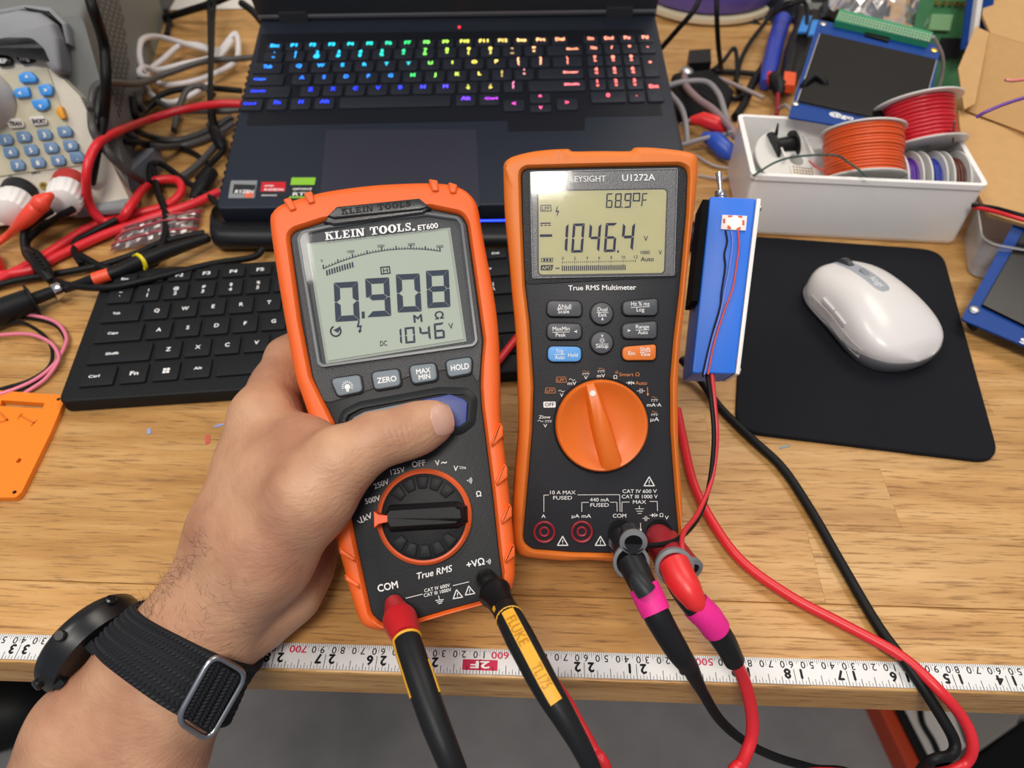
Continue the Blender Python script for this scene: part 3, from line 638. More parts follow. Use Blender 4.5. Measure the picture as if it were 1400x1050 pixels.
fillpx(bs, G, [Z4(770+7*math.cos(t), 718+8*math.sin(t)) for t in [k*.78 for k in range(8)]], zl)
put(bs, G, 'V', Z4(935, 652), Z4(961, 651), 7, zl, 0, .01); put(bs, G, '1000', Z4(915, 735), Z4(972, 734), 4.6, zl, 0, .015); put(bs, G, 'V', Z4(1030, 738), Z4(1050, 737), 6, zl); put(bs, G, 'Auto', Z4(915, 780), Z4(998, 779), 5.8, zl, 0, .015)
for s, x in zip(('0', '2', '4', '6', '8', '10', '12'), (417, 495, 573, 650, 727, 805, 884)):
    hw = 6 if len(s) == 1 else 12; put(bs, G, s, Z4(x-hw, 771-(x-417)*.02), Z4(x+hw, 771-(x-417)*.02), 4, zl, 0, .005)
for k in range(37):
    x = 415+k*12.9; y = 787-k*.25; h = 7 if k % 6 == 0 else 3; stroke(bs, G, [Z4(x, y-h), Z4(x, y+h)], .9, zl)
for k in range(32):
    x = 415+k*12.9; y = 826-k*.2; stroke(bs, G, [Z4(x, y-14-(3 if k % 6 == 0 else 0)), Z4(x, y+14)], 1.5, zl)
fillpx(bs, G, [Z4(278, 805), Z4(357, 804), Z4(348, 838), Z4(276, 838)], zl); put(bs, G, 'APO', Z4(284, 833), Z4(345, 832), 4.6, zl+.00005, 1, .02)
stroke(bs, G, [Z4(373, 825), Z4(395, 825)], 1.4, zl); stroke(bs, G, [Z4(282, 762), Z4(355, 760), Z4(352, 784), Z4(280, 784)], .8, zl, 0, True)
for x in (300, 318, 338): fillpx(bs, G, [Z4(x-6, 765), Z4(x+6, 765), Z4(x+5, 780), Z4(x-7, 780)], zl)
stroke(bs, G, [Z4(278, 424), Z4(340, 422), Z4(344, 460), Z4(276, 460)], 1.0, zl, 0, True); put(bs, G, 'LPF', Z4(286, 454), Z4(334, 453), 4.6, zl, 0, .01)
fillpx(bs, G, [Z4(382, 428), Z4(386, 428), Z4(380, 458), Z4(396, 458), Z4(380, 495), Z4(378, 495), Z4(384, 466), Z4(370, 466)], zl)
stroke(bs, G, [Z4(276, 538), Z4(338, 537)], 1.5, zl); [stroke(bs, G, [Z4(x, 551), Z4(x+12, 551)], 1.3, zl) for x in (276, 302, 326)]; stroke(bs, G, [Z4(276, 617), Z4(345, 616)], 3.4, zl)
bs.build('display_segments', [M_lcdink2, M_lcdy], dmm, 0)
bg = B(); zf = .0003
put(bg, G, 'KEYSIGHT', Z4(458, 275), Z4(692, 272), 8.2, .0015, 0, .004); put(bg, G, 'U1272A', Z4(797, 268), Z4(1006, 264), 8.8, .0015, 0, .012)
put(bg, G, 'True RMS Multimeter', Z4(453, 966), Z4(885, 961), 6.8, .0004, 0, .016)
def gkey(pts, m, r=.0028): return key(G, [Z5(*p) for p in pts], .0022, m, dmm, 'button', r, .0006)
gkey([(272, 98), (490, 103), (492, 180), (480, 200), (290, 198), (272, 180)], M_gbtn); gkey([(272, 242), (490, 246), (492, 345), (290, 345), (272, 325)], M_gbtn); gkey([(276, 390), (490, 393), (488, 488), (300, 488), (276, 470)], M_gblue)
gkey([(752, 104), (960, 86), (977, 95), (976, 172), (960, 192), (756, 192)], M_gbtn); gkey([(750, 248), (955, 230), (972, 240), (970, 325), (955, 340), (752, 340)], M_gbtn); gkey([(750, 394), (955, 378), (967, 388), (965, 462), (950, 478), (754, 480)], M_gor)
for c in ((621, 181), (621, 367)): gkey([(c[0]+71*math.cos(t), c[1]+70*math.sin(t)) for t in [k*math.pi/12 for k in range(24)]], M_gbtn, 0)
zk = .0023
def T5(s, x0, x1, y, h, bold=.007): put(bg, G, s, Z5(x0, y), Z5(x1, y-(x1-x0)*.01), h, zk, 0, bold)
T5('ΔNull', 338, 424, 148, 5.6); T5('Scale', 340, 412, 179, 5.4); T5('MaxMin', 306, 414, 290, 5.4); T5('Peak', 326, 390, 328, 5.2); T5('Trig', 328, 374, 432, 5.4); T5('Auto', 320, 382, 472, 5.4); T5('Hold', 405, 466, 457, 5.2)
T5('Hz % ms', 807, 924, 131, 5.6); T5('Log', 842, 891, 167, 5.4); T5('Range', 837, 922, 276, 5.2); T5('Auto', 850, 914, 312, 5.2); T5('Esc', 790, 834, 444, 5); T5('Shift', 864, 930, 420, 5.2); T5('View', 866, 930, 452, 5.2)
T5('Dual', 593, 655, 166, 5.2); T5('Exit', 598, 650, 200, 5.2); T5('Setup', 583, 661, 400, 5.4)
for a, c in (((333, 153), (424, 151)), ((306, 300), (412, 298)), ((316, 443), (386, 442)), ((806, 142), (924, 136)), ((837, 286), (922, 284)), ((864, 427), (930, 424)), ((588, 174), (662, 173)), ((583, 376), (662, 375))): stroke(bg, G, [Z5(*a), Z5(*c)], .7, zk)
def arrow(c, r, a):
    fillpx(bg, G, [Z5(c[0]+r*math.cos(a), c[1]-r*math.sin(a)), Z5(c[0]+r*math.cos(a+2.4), c[1]-r*math.sin(a+2.4)), Z5(c[0]-r*.25*math.cos(a), c[1]+r*.25*math.sin(a)), Z5(c[0]+r*math.cos(a-2.4), c[1]-r*math.sin(a-2.4))], zk)
arrow((455, 295), 14, math.pi); arrow((792, 289), 14, 0); arrow((624, 216), 13, math.pi/2); arrow((622, 322), 12, -math.pi/2)
stroke(bg, G, [Z5(622+9*math.cos(t), 353+9*math.sin(t)) for t in [k*.785 for k in range(8)]], .7, zk, 0, True)
for k in range(8): t = k*.785; stroke(bg, G, [Z5(622+13*math.cos(t), 353+13*math.sin(t)), Z5(622+17*math.cos(t), 353+17*math.sin(t))], .7, zk)
# dial legends (0 white, 1 orange)
def T(s, x0, x1, y, h, mi=0, Z=Z5, bold=.005): put(bg, G, s, Z(x0, y), Z(x1, y), h, zf, mi, bold)
def sine(x, y, w_, mi=0, Z=Z5): stroke(bg, G, [Z(x+w_*k/8, y-5*math.sin(2*math.pi*k/8)) for k in range(9)], .7, zf, mi)
def dash(x, y, w_, mi=0):
    stroke(bg, G, [Z5(x, y), Z5(x+w_, y)], .6, zf, mi)
    for k in range(3): stroke(bg, G, [Z5(x+k*w_/2.6, y+9), Z5(x+k*w_/2.6+w_/6, y+9)], .6, zf, mi)
T('V', 506, 530, 600, 4.8); sine(500, 550, 36, 1); dash(496, 562, 44); T('mV', 589, 640, 588, 4.8); sine(600, 533, 36, 1); dash(594, 545, 44)
T('Ω', 694, 718, 597, 5); T('Smart Ω', 731, 860, 580, 4.8, 1); T('Auto', 834, 908, 635, 5, 1); T('mA·A', 908, 1000, 774, 4.8); sine(940, 716, 28, 1); dash(935, 730, 42)
T('µA', 930, 985, 867, 5.4); sine(940, 808, 30, 1); dash(935, 822, 42); T('mV', 402, 457, 636, 4.8); sine(412, 602, 36); T('V', 353, 374, 712, 4.8); sine(344, 675, 36); T('Zlow', 218, 292, 850, 4.2); T('V', 247, 271, 907, 4.8); sine(212, 866, 34); dash(258, 864, 42)
for (x, y) in ((328, 586), (258, 655)):
    stroke(bg, G, [Z5(x, y+33), Z5(x+4, y), Z5(x+60, y), Z5(x+67, y+33)], .7, zf, 1, True); T('LPF', x+10, x+54, y+27, 4, 1)
wv = [Z5(246, 743), Z5(325, 742), Z5(325, 780), Z5(248, 781)]; bg.poly(rounded(ccw([G.loc(*p, zf) for p in wv]), .0006), zf, 0); put(bg, G, 'OFF', Z5(257, 772), Z5(316, 771), 4.8, zf+.00008, 2, .015)
for r_ in (9, 16, 23): stroke(bg, G, [Z5(698+r_*math.cos(t), 556-r_*math.sin(t)) for t in (-.4, 0, .4)], .7, zf, 1)
fillpx(bg, G, [Z5(790, 612), Z5(806, 622), Z5(790, 634)], zf); stroke(bg, G, [Z5(776, 622), Z5(828, 624)], .7, zf); stroke(bg, G, [Z5(808, 612), Z5(808, 634)], .8, zf); fillpx(bg, G, [Z5(824, 614), Z5(810, 623), Z5(824, 632)], zf)
stroke(bg, G, [Z5(845, 674), Z5(864, 674)], .7, zf); stroke(bg, G, [Z5(864, 660), Z5(864, 688)], .8, zf); stroke(bg, G, [Z5(876, 660), Z5(876, 688)], .8, zf); stroke(bg, G, [Z5(876, 674), Z5(894, 674)], .7, zf); stroke(bg, G, [Z5(911, 652), Z5(913, 690)], 1.1, zf, 1); fillpx(bg, G, [Z5(906, 690), Z5(920, 690), Z5(918, 704), Z5(908, 704)], zf, 1)
Tz = lambda s, x0, x1, y, h: T(s, x0, x1, y, h, 0, Z6)
Tz('10 A MAX', 290, 452, 400, 5); Tz('FUSED', 310, 430, 434, 5); Tz('440 mA', 544, 666, 446, 5); Tz('FUSED', 547, 664, 480, 5); Tz('CAT IV 600 V', 752, 970, 392, 5); Tz('CAT III 1000 V', 747, 976, 426, 5); Tz('MAX', 818, 902, 460, 4.8); Tz('A', 234, 261, 551, 5); Tz('µA mA', 428, 551, 550, 5); Tz('COM', 690, 775, 549, 5.2); Tz('Ω', 988, 1012, 545, 5); Tz('V', 1022, 1046, 560, 5)
for L_ in ([(250, 512), (250, 406), (281, 405)], [(466, 404), (734, 403), (736, 510)], [(492, 512), (492, 452), (535, 452)], [(674, 451), (716, 451), (718, 510)], [(748, 512), (748, 450), (796, 450)], [(925, 446), (973, 446), (975, 506)], [(860, 474), (860, 492)], [(834, 493), (888, 493)], [(842, 508), (880, 508)], [(850, 523), (872, 523)], [(866, 584), (868, 626)], [(880, 554), (896, 554)], [(896, 541), (896, 570)], [(906, 541), (906, 570)], [(906, 554), (922, 554)], [(926, 534), (978, 534)], [(958, 522), (958, 546)]):
    stroke(bg, G, [Z6(*p) for p in L_], .75, zf)
fillpx(bg, G, [Z6(940, 522), Z6(956, 534), Z6(940, 546)], zf); fillpx(bg, G, [Z6(972, 524), Z6(960, 534), Z6(972, 544)], zf); fillpx(bg, G, [Z6(861, 620), Z6(874, 620), Z6(874, 635), Z6(861, 635)], zf)
for c in ((370, 707), (611, 707)): tri(G, Z6(*c), 8.2, zf, bg)
tri(G, Z6(922, 327), 8.2, zf, bg)
bg.build('printed_legends', [M_white, M_orprint, M_gface], dmm, 0)['kind'] = 'stuff'
# dial
gc = G.loc(821.5, 581, .001); gr = 62*.366/1030
b = B(); b.lathe([(gr+.0012, 0), (gr+.0012, .0003)], (*gc, 0), (0, 0, 1), 64); b.build('dial_recess', mat_sur, dmm, 0)
b = B(); b.lathe([(gr, 0), (gr, .006), (gr-.0008, .0068), (gr-.0018, .0066), (gr*.80, .0042), (gr*.45, .0030), (.0005, .0028)], (*gc, 0), (0, 0, 1), 72); b.build('dial', M_gknob, dmm, 50)
p0 = Vector(G.loc(*Z5(548, 632), .010)); p1 = Vector(G.loc(*Z6(697, 245), .010)); e = (p1-p0).normalized(); n_ = Vector((-e.y, e.x)); Lb = (p1-p0).length
hw = [(0, .0030), (.1, .0036), (.5, .0050), (.85, .0056), (1.0, .0062)]
b = B(); rings = []
for t, hw_ in hw:
    c = p0+e*Lb*t; zt_ = .0088 if 0 < t < 1 else .0070
    rings.append([(*(c+n_*hw_), .002), (*(c+n_*hw_*.85), zt_*.8), (*(c+n_*hw_*.55), zt_), (*(c-n_*hw_*.55), zt_), (*(c-n_*hw_*.85), zt_*.8), (*(c-n_*hw_), .002)])
b.loft(rings, True, True); b.build('dial_grip', M_gknob, dmm, 50)
b = B(); dc = p0+e*.0045; b.lathe([(.0014, .0086), (.0014, .0091)], (*dc, 0), (0, 0, 1), 20); b.build('dial_marker', M_whitepl, dmm, 0)
for c in (Z6(253, 642), Z6(493, 641)):
    lc = G.loc(*c, .001)
    b = B(); b.lathe([(.0054, -.001), (.0054, .0011), (.0050, .0014), (.0044, .0011), (.0041, -.0055)], (*lc, 0), (0, 0, 1), 36, cap1=True); sk = b.build('jack', mat('jack_red', '#95202c', .4), dmm, 40)
    b = B(); b.lathe([(.0026, -.005), (.0026, .0005), (.0022, .0009), (.0017, .0006), (.0015, -.003)], (*lc, 0), (0, 0, 1), 24); b.build('jack_sleeve', mat('jack_core', '#a02430', .4), sk, 40)
    b = B(); b.lathe([(.0015, -.002), (.0013, -.0015)], (*lc, 0), (0, 0, 1), 16); b.build('jack_contact', mat('dark_hole', '#0a0506', .6), sk, 0)
for c in (Z6(742, 642), Z6(985, 640)):
    lc = G.loc(*c); b = B(); b.lathe([(.0062, 0), (.0062, .0008), (.0048, .0008), (.0046, .0004)], (*lc, 0), (0, 0, 1), 32); b.build('jack_guard', mat_sur, dmm, 40)
# tilt stand: bail leg behind, foot on the desk
fa, fb = G.W(-.020, .045, -.036), G.W(.024, .045, -.036)
b = B()
for q in (-.020, .024):
    a = G.inv(G.W(q, .045, -.035)); ft = G.W(q, .045, -.035)+Vector((0, .055, 0)); ft.z = .0035; b.tube([a, G.inv(ft)], .0028, 10)
    last = G.inv(ft)
    if q < 0: f0 = last
b.tube([f0, last], .0028, 10); b.build('tilt_stand', M_gor, dmm, 60)
# ================================================================== plugs and leads (bodies in world coordinates under an empty)
def lead(name, label, cat, base, group=None): return thing(name, label, cat, Vector(base), group)
def wb(): return B()
def wpart(b, name, m, th, smooth=45):
    off = th.matrix_world.translation; b.v = [(v[0]-off.x, v[1]-off.y, v[2]-off.z) for v in b.v]; return b.build(name, m, th, smooth)
def plug_axis(fr, c0, c1, l0, l1):
    """axis from local height l0 at pixel c0 to pixel c1 at depth offset l1 above the face"""
    return fr.W(*fr.loc(*c0, l0), l0), fr.W(*fr.loc(*c1, l1), l1)
M_bkgrip = mat('black_lead_rubber', '#1b1c1e', .45); M_yel = mat('yellow_stripe', '#e0a526', .5); M_pink = mat('neon_pink_tape', '#e8238c', .6, bump=.2, bscale=900)
M_redplug = mat('red_plug', '#bf2027', .4); M_greyring = mat('grey_ring', '#77787b', .45)
def cone(b, P, R, seg=24): b.tube(P, R, seg)
# 1: red nosed lead in the hand-held meter
A0 = K.W(*K.loc(*Z3(428, 632), .002), .001)
path = [A0, pd(556, 873, .308), pd(561, 890, .303), pd(574, 928, .295), pd(594, 986, .287), pd(620, 1052, .283), pd(655, 1140, .29)]
A = lead('test_lead', 'red-nosed black test lead with yellow line plugged into the COM socket of the held meter', 'test lead', A0)
d0 = path[1]-path[0]; q = lambda t: path[0]+d0*t
b = wb(); b.lathe([(.0040, 0), (.0046, .003), (.0058, .009), (.0068, .0115), (.0074, .0135), (.0073, .0155), (.0066, .022), (.0058, d0.length)], A0, d0, 32); wpart(b, 'plug_nose', M_redplug, A)
d1 = path[2]-path[1]
b = wb(); P = catmull(path[1:], 8); b.tube(P, [.0056, .0058, .0058, .0056, .0050, .0042], 20); wpart(b, 'grip_sleeve', M_bkgrip, A)
b = wb(); b.tube(catmull([path[-1], pd(690, 1290, .33), pd(760, 1480, .42), pd(850, 1600, .52)], 8), .0026, 10); wpart(b, 'cable', M_blackrub, A, 60)
b = wb(); b.lathe([(.0058, -.0006), (.0062, 0), (.0059, .0008)], path[1]+d1.normalized()*.0005, d1, 28); wpart(b, 'yellow_collar', M_yel, A)
def strip(P, off, wdt, th, name, m, t0, t1, R, lift=.0004):
    """raised strip along a sleeve on the side given by a direction"""
    n = len(P); b = wb(); rings = []
    for i in range(int(n*t0), int(n*t1)):
        t = (P[min(n-1, i+1)]-P[max(0, i-1)]).normalized(); o = (off-t*off.dot(t)).normalized(); s_ = t.cross(o); r = R(i/(n-1))+lift
        a0 = wdt/r/2; ring = [P[i]+(o*math.cos(a)+s_*math.sin(a))*rr for rr, a in ((r-.001, -a0), (r, -a0), (r, -a0/2), (r, 0), (r, a0/2), (r, a0), (r-.001, a0))]; rings.append(ring)
    b.loft(rings, True, True); return wpart(b, name, m, th, 60)
strip(P, Vector((-.96, -.1, .2)), .0022, A, 'yellow_stripe', M_yel, 0, .50, lambda t: .0057)
strip(P, Vector((.95, .1, .25)), .0016, A, 'yellow_stripe', M_yel, .34, .52, lambda t: .0057)
# 2: black lead with the moulded yellow panel
B0 = K.W(*K.loc(*Z3(978, 480), .002), .001)
path = [B0, pd(690, 833, .3125), pd(697, 846, .307), pd(718, 886, .297), pd(747, 940, .287), pd(778, 992, .282), pd(806, 1045, .282), pd(845, 1140, .29)]
Bt = lead('test_lead', 'black-nosed test lead with moulded yellow panel in the held meter\'s right socket', 'test lead', B0)
d0 = path[1]-path[0]
b = wb(); b.lathe([(.0042, 0), (.0050, .005), (.0052, .009), (.0068, .0110), (.0072, .0128), (.0068, .0146), (.0058, .017), (.0052, d0.length)], B0, d0, 32); wpart(b, 'plug_nose', mat('black_plug', '#131315', .35), Bt)
P = catmull(path[1:], 10); n_ = len(P)
b = wb(); b.tube(P, [.0052, .0056, .0060, .0058, .0052, .0042, .0036, .0034], 20); wpart(b, 'grip_sleeve', M_bkgrip, Bt)
b = wb(); b.tube(catmull([path[-1], pd(880, 1290, .33), pd(920, 1480, .42), pd(930, 1600, .52)], 8), .0026, 10); wpart(b, 'cable', M_redins, Bt, 60)
d1 = path[2]-path[1]; b = wb(); b.lathe([(.0054, -.0005), (.0059, .0002), (.0056, .0010)], path[2]-d1.normalized()*.001, d1, 28); wpart(b, 'yellow_collar', M_yel, Bt)
Rf = lambda t: .0059-.0004*t
strip(P, Vector((-.9, -.2, .6)), .0016, Bt, 'yellow_stripe', M_yel, 0, .10, lambda t: .0053)
strip(P, Vector((.12, -.45, .9)), .0052, Bt, 'yellow_panel', M_yel, .17, .58, Rf, .0006)
i0, i1 = int(n_*.19), int(n_*.53); e = (P[i1]-P[i0]).normalized(); o = Vector((.12, -.45, .9)); o = (o-e*o.dot(e)).normalized(); s_ = o.cross(e); off = Bt.matrix_world.translation
for txt, f0, f1 in (('FLUKE', .05, .46), ('TL175', .70, .97)):
    lb = B(); vs, fs = glyphs(txt, .01); x0 = min(v[0] for v in vs); x1 = max(v[0] for v in vs); Lf = (P[i1]-P[i0]).length*(f1-f0)
    vv = []
    for x, y in vs:
        u = f0+(x-x0)/(x1-x0)*(f1-f0); ii = i0+u*(i1-i0); k = int(ii); c = P[k].lerp(P[k+1], ii-k); y_ = (y-.35)*.0044/.72; r = Rf(ii/n_)+.0011; vv.append(c+s_*y_+o*math.sqrt(max(1e-9, r*r-y_*y_))-off)
    lb.add(vv, fs); 
    lb.build('raised_lettering', mat('yellow_raised', '#b87f14', .45), Bt, 0)
# 3 and 4: stacking plugs in the propped meter
C0b = G.W(*G.loc(*Z6(742, 672), .001), .001)
Ct = lead('test_lead', 'black stacking-plug lead with neon pink tape in the COM jack of the propped meter', 'test lead', C0b)
c1 = pd(863, 768, .330); d0 = c1-C0b
b = wb(); b.lathe([(.0058, 0), (.0066, .003), (.0070, .010), (.0068, .022), (.0066, d0.length)], C0b, d0, 28); wpart(b, 'plug_body', mat('black_shiny_plug', '#101012', .25), Ct)
s0 = G.W(*G.loc(*Z6(790, 690), .02), .022); sd = (pd(863, 772, .326)-pd(846, 728, .345)).normalized()
up = (C0-pd(860, 745, .335)).normalized(); up = (up-sd*up.dot(sd)).normalized(); rt = Vector((1, 0, 0)); 
c2 = pd(866, 741, .325)
b = wb(); ctrp = c2; b.tube([pd(861, 728, .342), c2], [.0046, .0052], 20); wpart(b, 'stack_socket', mat('black_shiny_plug2', '#141416', .3), Ct)
ax = (c2-pd(862, 715, .340)).normalized()
b = wb(); b.lathe([(.0058, -.0012), (.0060, .0004), (.0040, .0010), (.0036, -.0008)], c2, ax, 28, cap0=False, cap1=False); wpart(b, 'grey_socket_ring', M_greyring, Ct)
b = wb(); b.lathe([(.0036, .0002), (.0030, .0003)], c2, ax, 20); wpart(b, 'socket_hole', mat_sur, Ct, 0)
b = wb(); b.lathe([(.0078, -.0022), (.0080, .0006), (.0066, .0012), (.0064, -.001)], c1, d0, 30, cap0=False, cap1=False); wpart(b, 'grey_plug_ring', M_greyring, Ct)
path = [pd(862, 765, .331), pd(873, 788, .326), pd(884, 810, .322), pd(900, 845, .320), pd(925, 888, .323), pd(942, 912, .330)]
P = catmull(path, 8); b = wb(); b.tube(P, [.0062, .0060, .0056, .0058, .0052, .0042], 20); wpart(b, 'plug_sleeve', M_bkgrip, Ct)
b = wb(); b.tube([path[1].lerp(path[2], .6), pd(890, 823, .3215), pd(897, 838, .320)], [.0066, .0066, .0064], 24); wpart(b, 'pink_tape_wrap', M_pink, Ct, 50)
tng = B(); q0, q1, q2 = pd(868, 786, .3190), pd(875, 797, .3165), pd(884, 810, .3160); tng = wb(); tng.tube([q0, q1, q2], [.003, .0042, .0045], 16); wpart(tng, 'thumb_rest', mat('charcoal_tongue', '#2a2d30', .4), Ct)
path = [pd(942, 910, .330), pd(960, 945, .345), pd(985, 985, .36), pd(1020, 1015, .37), pd(1060, 1035, .385), pd(1110, 1050, .40), pd(1180, 1070, .42), pd(1230, 1180, .50), pd(1230, 1350, .62)]
b = wb(); b.tube(catmull(path, 10), [.0040, .0026, .0024, .0022, .0022, .0022, .0022, .0022, .0022], 12); wpart(b, 'cable', M_blackrub, Ct, 60)
D0 = G.W(*G.loc(*Z6(980, 668), .001), .001)
Dt = lead('test_lead', 'dark red stacking-plug lead with neon pink tape in the right jack of the propped meter', 'test lead', D0)
d1e = pd(922, 775, .330); dd = d1e-D0
b = wb(); b.lathe([(.0062, 0), (.0068, .003), (.0076, .012), (.0078, dd.length)], D0, dd, 30); wpart(b, 'plug_body', M_darkred, Dt)
b = wb(); st = G.W(*G.loc(*Z6(1040, 690), .006), .006); se = pd(944, 779, .345); b.tube([st, se], [.0055, .0058], 24); wpart(b, 'stack_socket', M_darkred, Dt)
sa = (se-st).normalized(); b = wb(); b.lathe([(.0060, -.002), (.0062, .0006), (.0042, .0012), (.0038, -.001)], se, sa, 28, cap0=False, cap1=False); wpart(b, 'grey_socket_ring', M_greyring, Dt)
b = wb(); b.lathe([(.0040, .0002), (.0034, .0003)], se, sa, 20); wpart(b, 'socket_hole', mat_sur, Dt, 0)
b = wb(); b.lathe([(.0084, -.0024), (.0086, .0006), (.0070, .0012), (.0066, -.001)], d1e, dd, 30, cap0=False, cap1=False); wpart(b, 'grey_plug_ring', M_greyring, Dt)
path = [pd(921, 772, .331), pd(934, 800, .326), pd(948, 824, .323), pd(968, 848, .324), pd(988, 874, .330), pd(1004, 904, .337)]
P = catmull(path, 8); b = wb(); b.tube(P, [.0068, .0066, .0058, .0056, .0054, .0046], 20); wpart(b, 'plug_sleeve', M_bkgrip, Dt)
b = wb(); b.tube([pd(921, 771, .3303), pd(930, 790, .3250), pd(940, 806, .3215), pd(951, 824, .3195), pd(957, 832, .3200)], [.0069, .0068, .0062, .0048, .0030], 22); wpart(b, 'red_finger_grip', M_brightred, Dt)
b = wb(); b.tube([path[2].lerp(path[3], .15), pd(968, 844, .3235), pd(979, 860, .3265)], [.0064, .0064, .0062], 24); wpart(b, 'pink_tape_wrap', M_pink, Dt, 50)
path = [pd(1004, 902, .337), pd(1017, 930, .345), pd(1027, 970, .352), pd(1028, 1005, .355), pd(1016, 1040, .355), pd(995, 1080, .36), pd(975, 1250, .42), pd(990, 1450, .55)]
b = wb(); b.tube(catmull(path, 10), [.0030]*3, 12); wpart(b, 'cable', M_redins, Dt, 60)
# ================================================================== gaming laptop on a cooler pad
lf, lr = pd(295, 285, .572), pd(948, 272, .566)
bf, br = pd(357, 26, .694), pd(895, 18, .688)
ex = ((lr-lf).normalized()+(br-bf).normalized()).normalized(); ey = ((bf-lf)*.5+(br-lr)*.5).normalized()
Lp = Frame(lf, ex, ey)
M_deck = mat('laptop_dark_blue_grey', '#262b36', .42, bump=.05, bscale=2500); M_deck2 = mat('laptop_key', '#2a2d36', .5); M_pad = mat('touchpad', '#33343f', .35)
M_lid = mat('laptop_lid_grey', '#34363a', .45)
lap = thing('laptop', 'dark gaming laptop with rainbow-lit keys, open on a black cooler', 'laptop', Lp.M)
LL = lambda x, y, z=0: Lp.loc(x, y, z)
cbl, cbr, cfr, cfl = LL(357, 24), LL(895, 16), LL(950, 276), LL(295, 285)
dk = rounded(ccw([cbl, cbr, cfr, cfl]), .006)
b = B(); b.prism(dk, -.018, 0, .0015, 0, 3, .003); b.build('base', M_deck, lap, 40)
# ribbed left side
nv = 30
b = B()
for k in range(nv):
    u = k/(nv-1); x = cfl[0]*(1-u)+cbl[0]*u; y = cfl[1]*(1-u)+cbl[1]*u
    if .08 < u < .75: b.box(x-.0016, x+.0004, y-.0014, y+.0014, -.012, -.002)
o = b.build('side_vent', mat('vent_black', '#0c0c0e', .6), lap, 0); o['kind'] = 'stuff'
kbp = [LL(357, 47), LL(880, 40), LL(906, 158), LL(800, 160), LL(800, 178), LL(694, 180), LL(694, 165), LL(337, 172)]
b = B(); b.poly(rounded(ccw(kbp), .002), .00025); b.build('keyboard_well', mat('key_well', '#1a1c23', .5), lap, 0)
tp = [LL(446, 178), LL(651, 177), LL(656, 284), LL(436, 286)]
b = B(); b.prism(rounded(ccw(tp), .003), -.0005, .0003, .0001); b.build('touchpad', M_pad, lap, 0)
# keys: (pixel x of left edge, right edge, pixel y of the row, text) on each row
rainbow = [(360, '#2aa0ff'), (420, '#27b4f5'), (500, '#24cfc8'), (560, '#33d96c'), (600, '#8fe04a'), (650, '#e2d15a'), (720, '#eebf7d'), (790, '#f08a6e'), (900, '#f0907a')]
rlow = [(340, '#2238ff'), (540, '#2a3cff'), (600, '#4a49ff'), (650, '#7a3cf0'), (690, '#d644c0'), (740, '#f0528e'), (800, '#f55068'), (900, '#f04a5a')]
def grad(tab, x):
    for (x0, c0), (x1, c1) in zip(tab, tab[1:]):
        if x <= x1:
            t = max(0, (x-x0)/(x1-x0)); a, c = srgb(c0), srgb(c1); return tuple(a[i]*(1-t)+c[i]*t for i in range(4))
    return srgb(tab[-1][1])
def keycol(x, y):
    t = min(1, max(0, (y-62)/75.0)); t = t**1.3
    if x > 700: t2 = t
    a, c = grad(rainbow, x), grad(rlow, x)
    if x < 560: t = min(1, max(0, (y-70)/50))
    elif x < 690: t = 1 if y > 120 else .0
    return tuple(a[i]*(1-t)+c[i]*t for i in range(4))
kx0 = LL(375, 80); ux = (Vector(LL(730, 72))-Vector(kx0))/12; U = ux.length; ex2 = ux.normalized(); ey2 = Vector((-ex2.y, ex2.x))
yz = (Vector(LL(429, 127))-Vector(kx0)).dot(ey2); RP = -yz/3
leg = B(); KEYS = []
def lkey(u, row, w_=1., txt='', h=1., sub=None):
    c = Vector(kx0)+ex2*(u*U)-ey2*(row*RP); hw, hh = U*(w_-.14)/2, RP*(h-.14)/2
    if row < -.5: hh = RP*.34
    q = [c+ex2*sx*hw+ey2*sy*hh for sx, sy in ((-1, -1), (1, -1), (1, 1), (-1, 1))]
    b = B(); b.prism(rounded([tuple(p) for p in q], .0022, 3), .0002, .0022, .0005, 0, 2); b.build('key', M_deck2, lap, 30)
    P = Lp.W(c.x, c.y, .002); v = P-C0; px = CX+F_PX*v.x/v.dot(FW); py = CY+F_PX*v.dot(DN)/v.dot(FW)
    leg.col = keycol(px, py); cap = .0041
    if txt:
        wd = min(hw*1.5, cap*.62*len(txt)); off_ = hh*.28
        if len(txt) > 3: a = c-ex2*hw*.75 if u < 6 else c+ex2*(hw*.8-wd)
        else: a = c-ex2*wd/2
        a = a+ey2*(off_-cap/2+(.0 if sub is None else .0022)); put_local(leg, txt, a, a+ex2*wd, cap if len(txt) < 4 else .0024, .00235, 0, .05, 0, len(txt) == 1)
        if sub is not None: a = a-ey2*.0048; put_local(leg, sub, a, a+ex2*wd, cap*.9, .00235, 0, .05, 0, True)
for i, t in enumerate(['Esc']+['F%d' % k for k in range(1, 13)]+['Ins', 'Prt', 'Del']): lkey(-.05+i*.885, -.86, .89, t)
for i, t in enumerate('`1234567890-='): lkey(i, 0, 1, t, 1, '~!@#$%^&*()_+'[i])
lkey(13.4, 0, 1.75, 'Back')
lkey(-.15, 1, 1.45, 'Tab'); [lkey(1.28+i, 1, 1, t) for i, t in enumerate('QWERTYUIOP')]; lkey(11.28, 1, 1, '[', 1, '{'); lkey(12.28, 1, 1, ']', 1, '}'); lkey(13.5, 1, 1.45, '\\', 1, '|')
lkey(-.05, 2, 1.7, 'Caps'); [lkey(1.53+i, 2, 1, t) for i, t in enumerate('ASDFGHJKL')]; lkey(10.53, 2, 1, ';', 1, ':'); lkey(11.53, 2, 1, "'", 1, '"'); lkey(13.15, 2, 2.15, 'Enter')
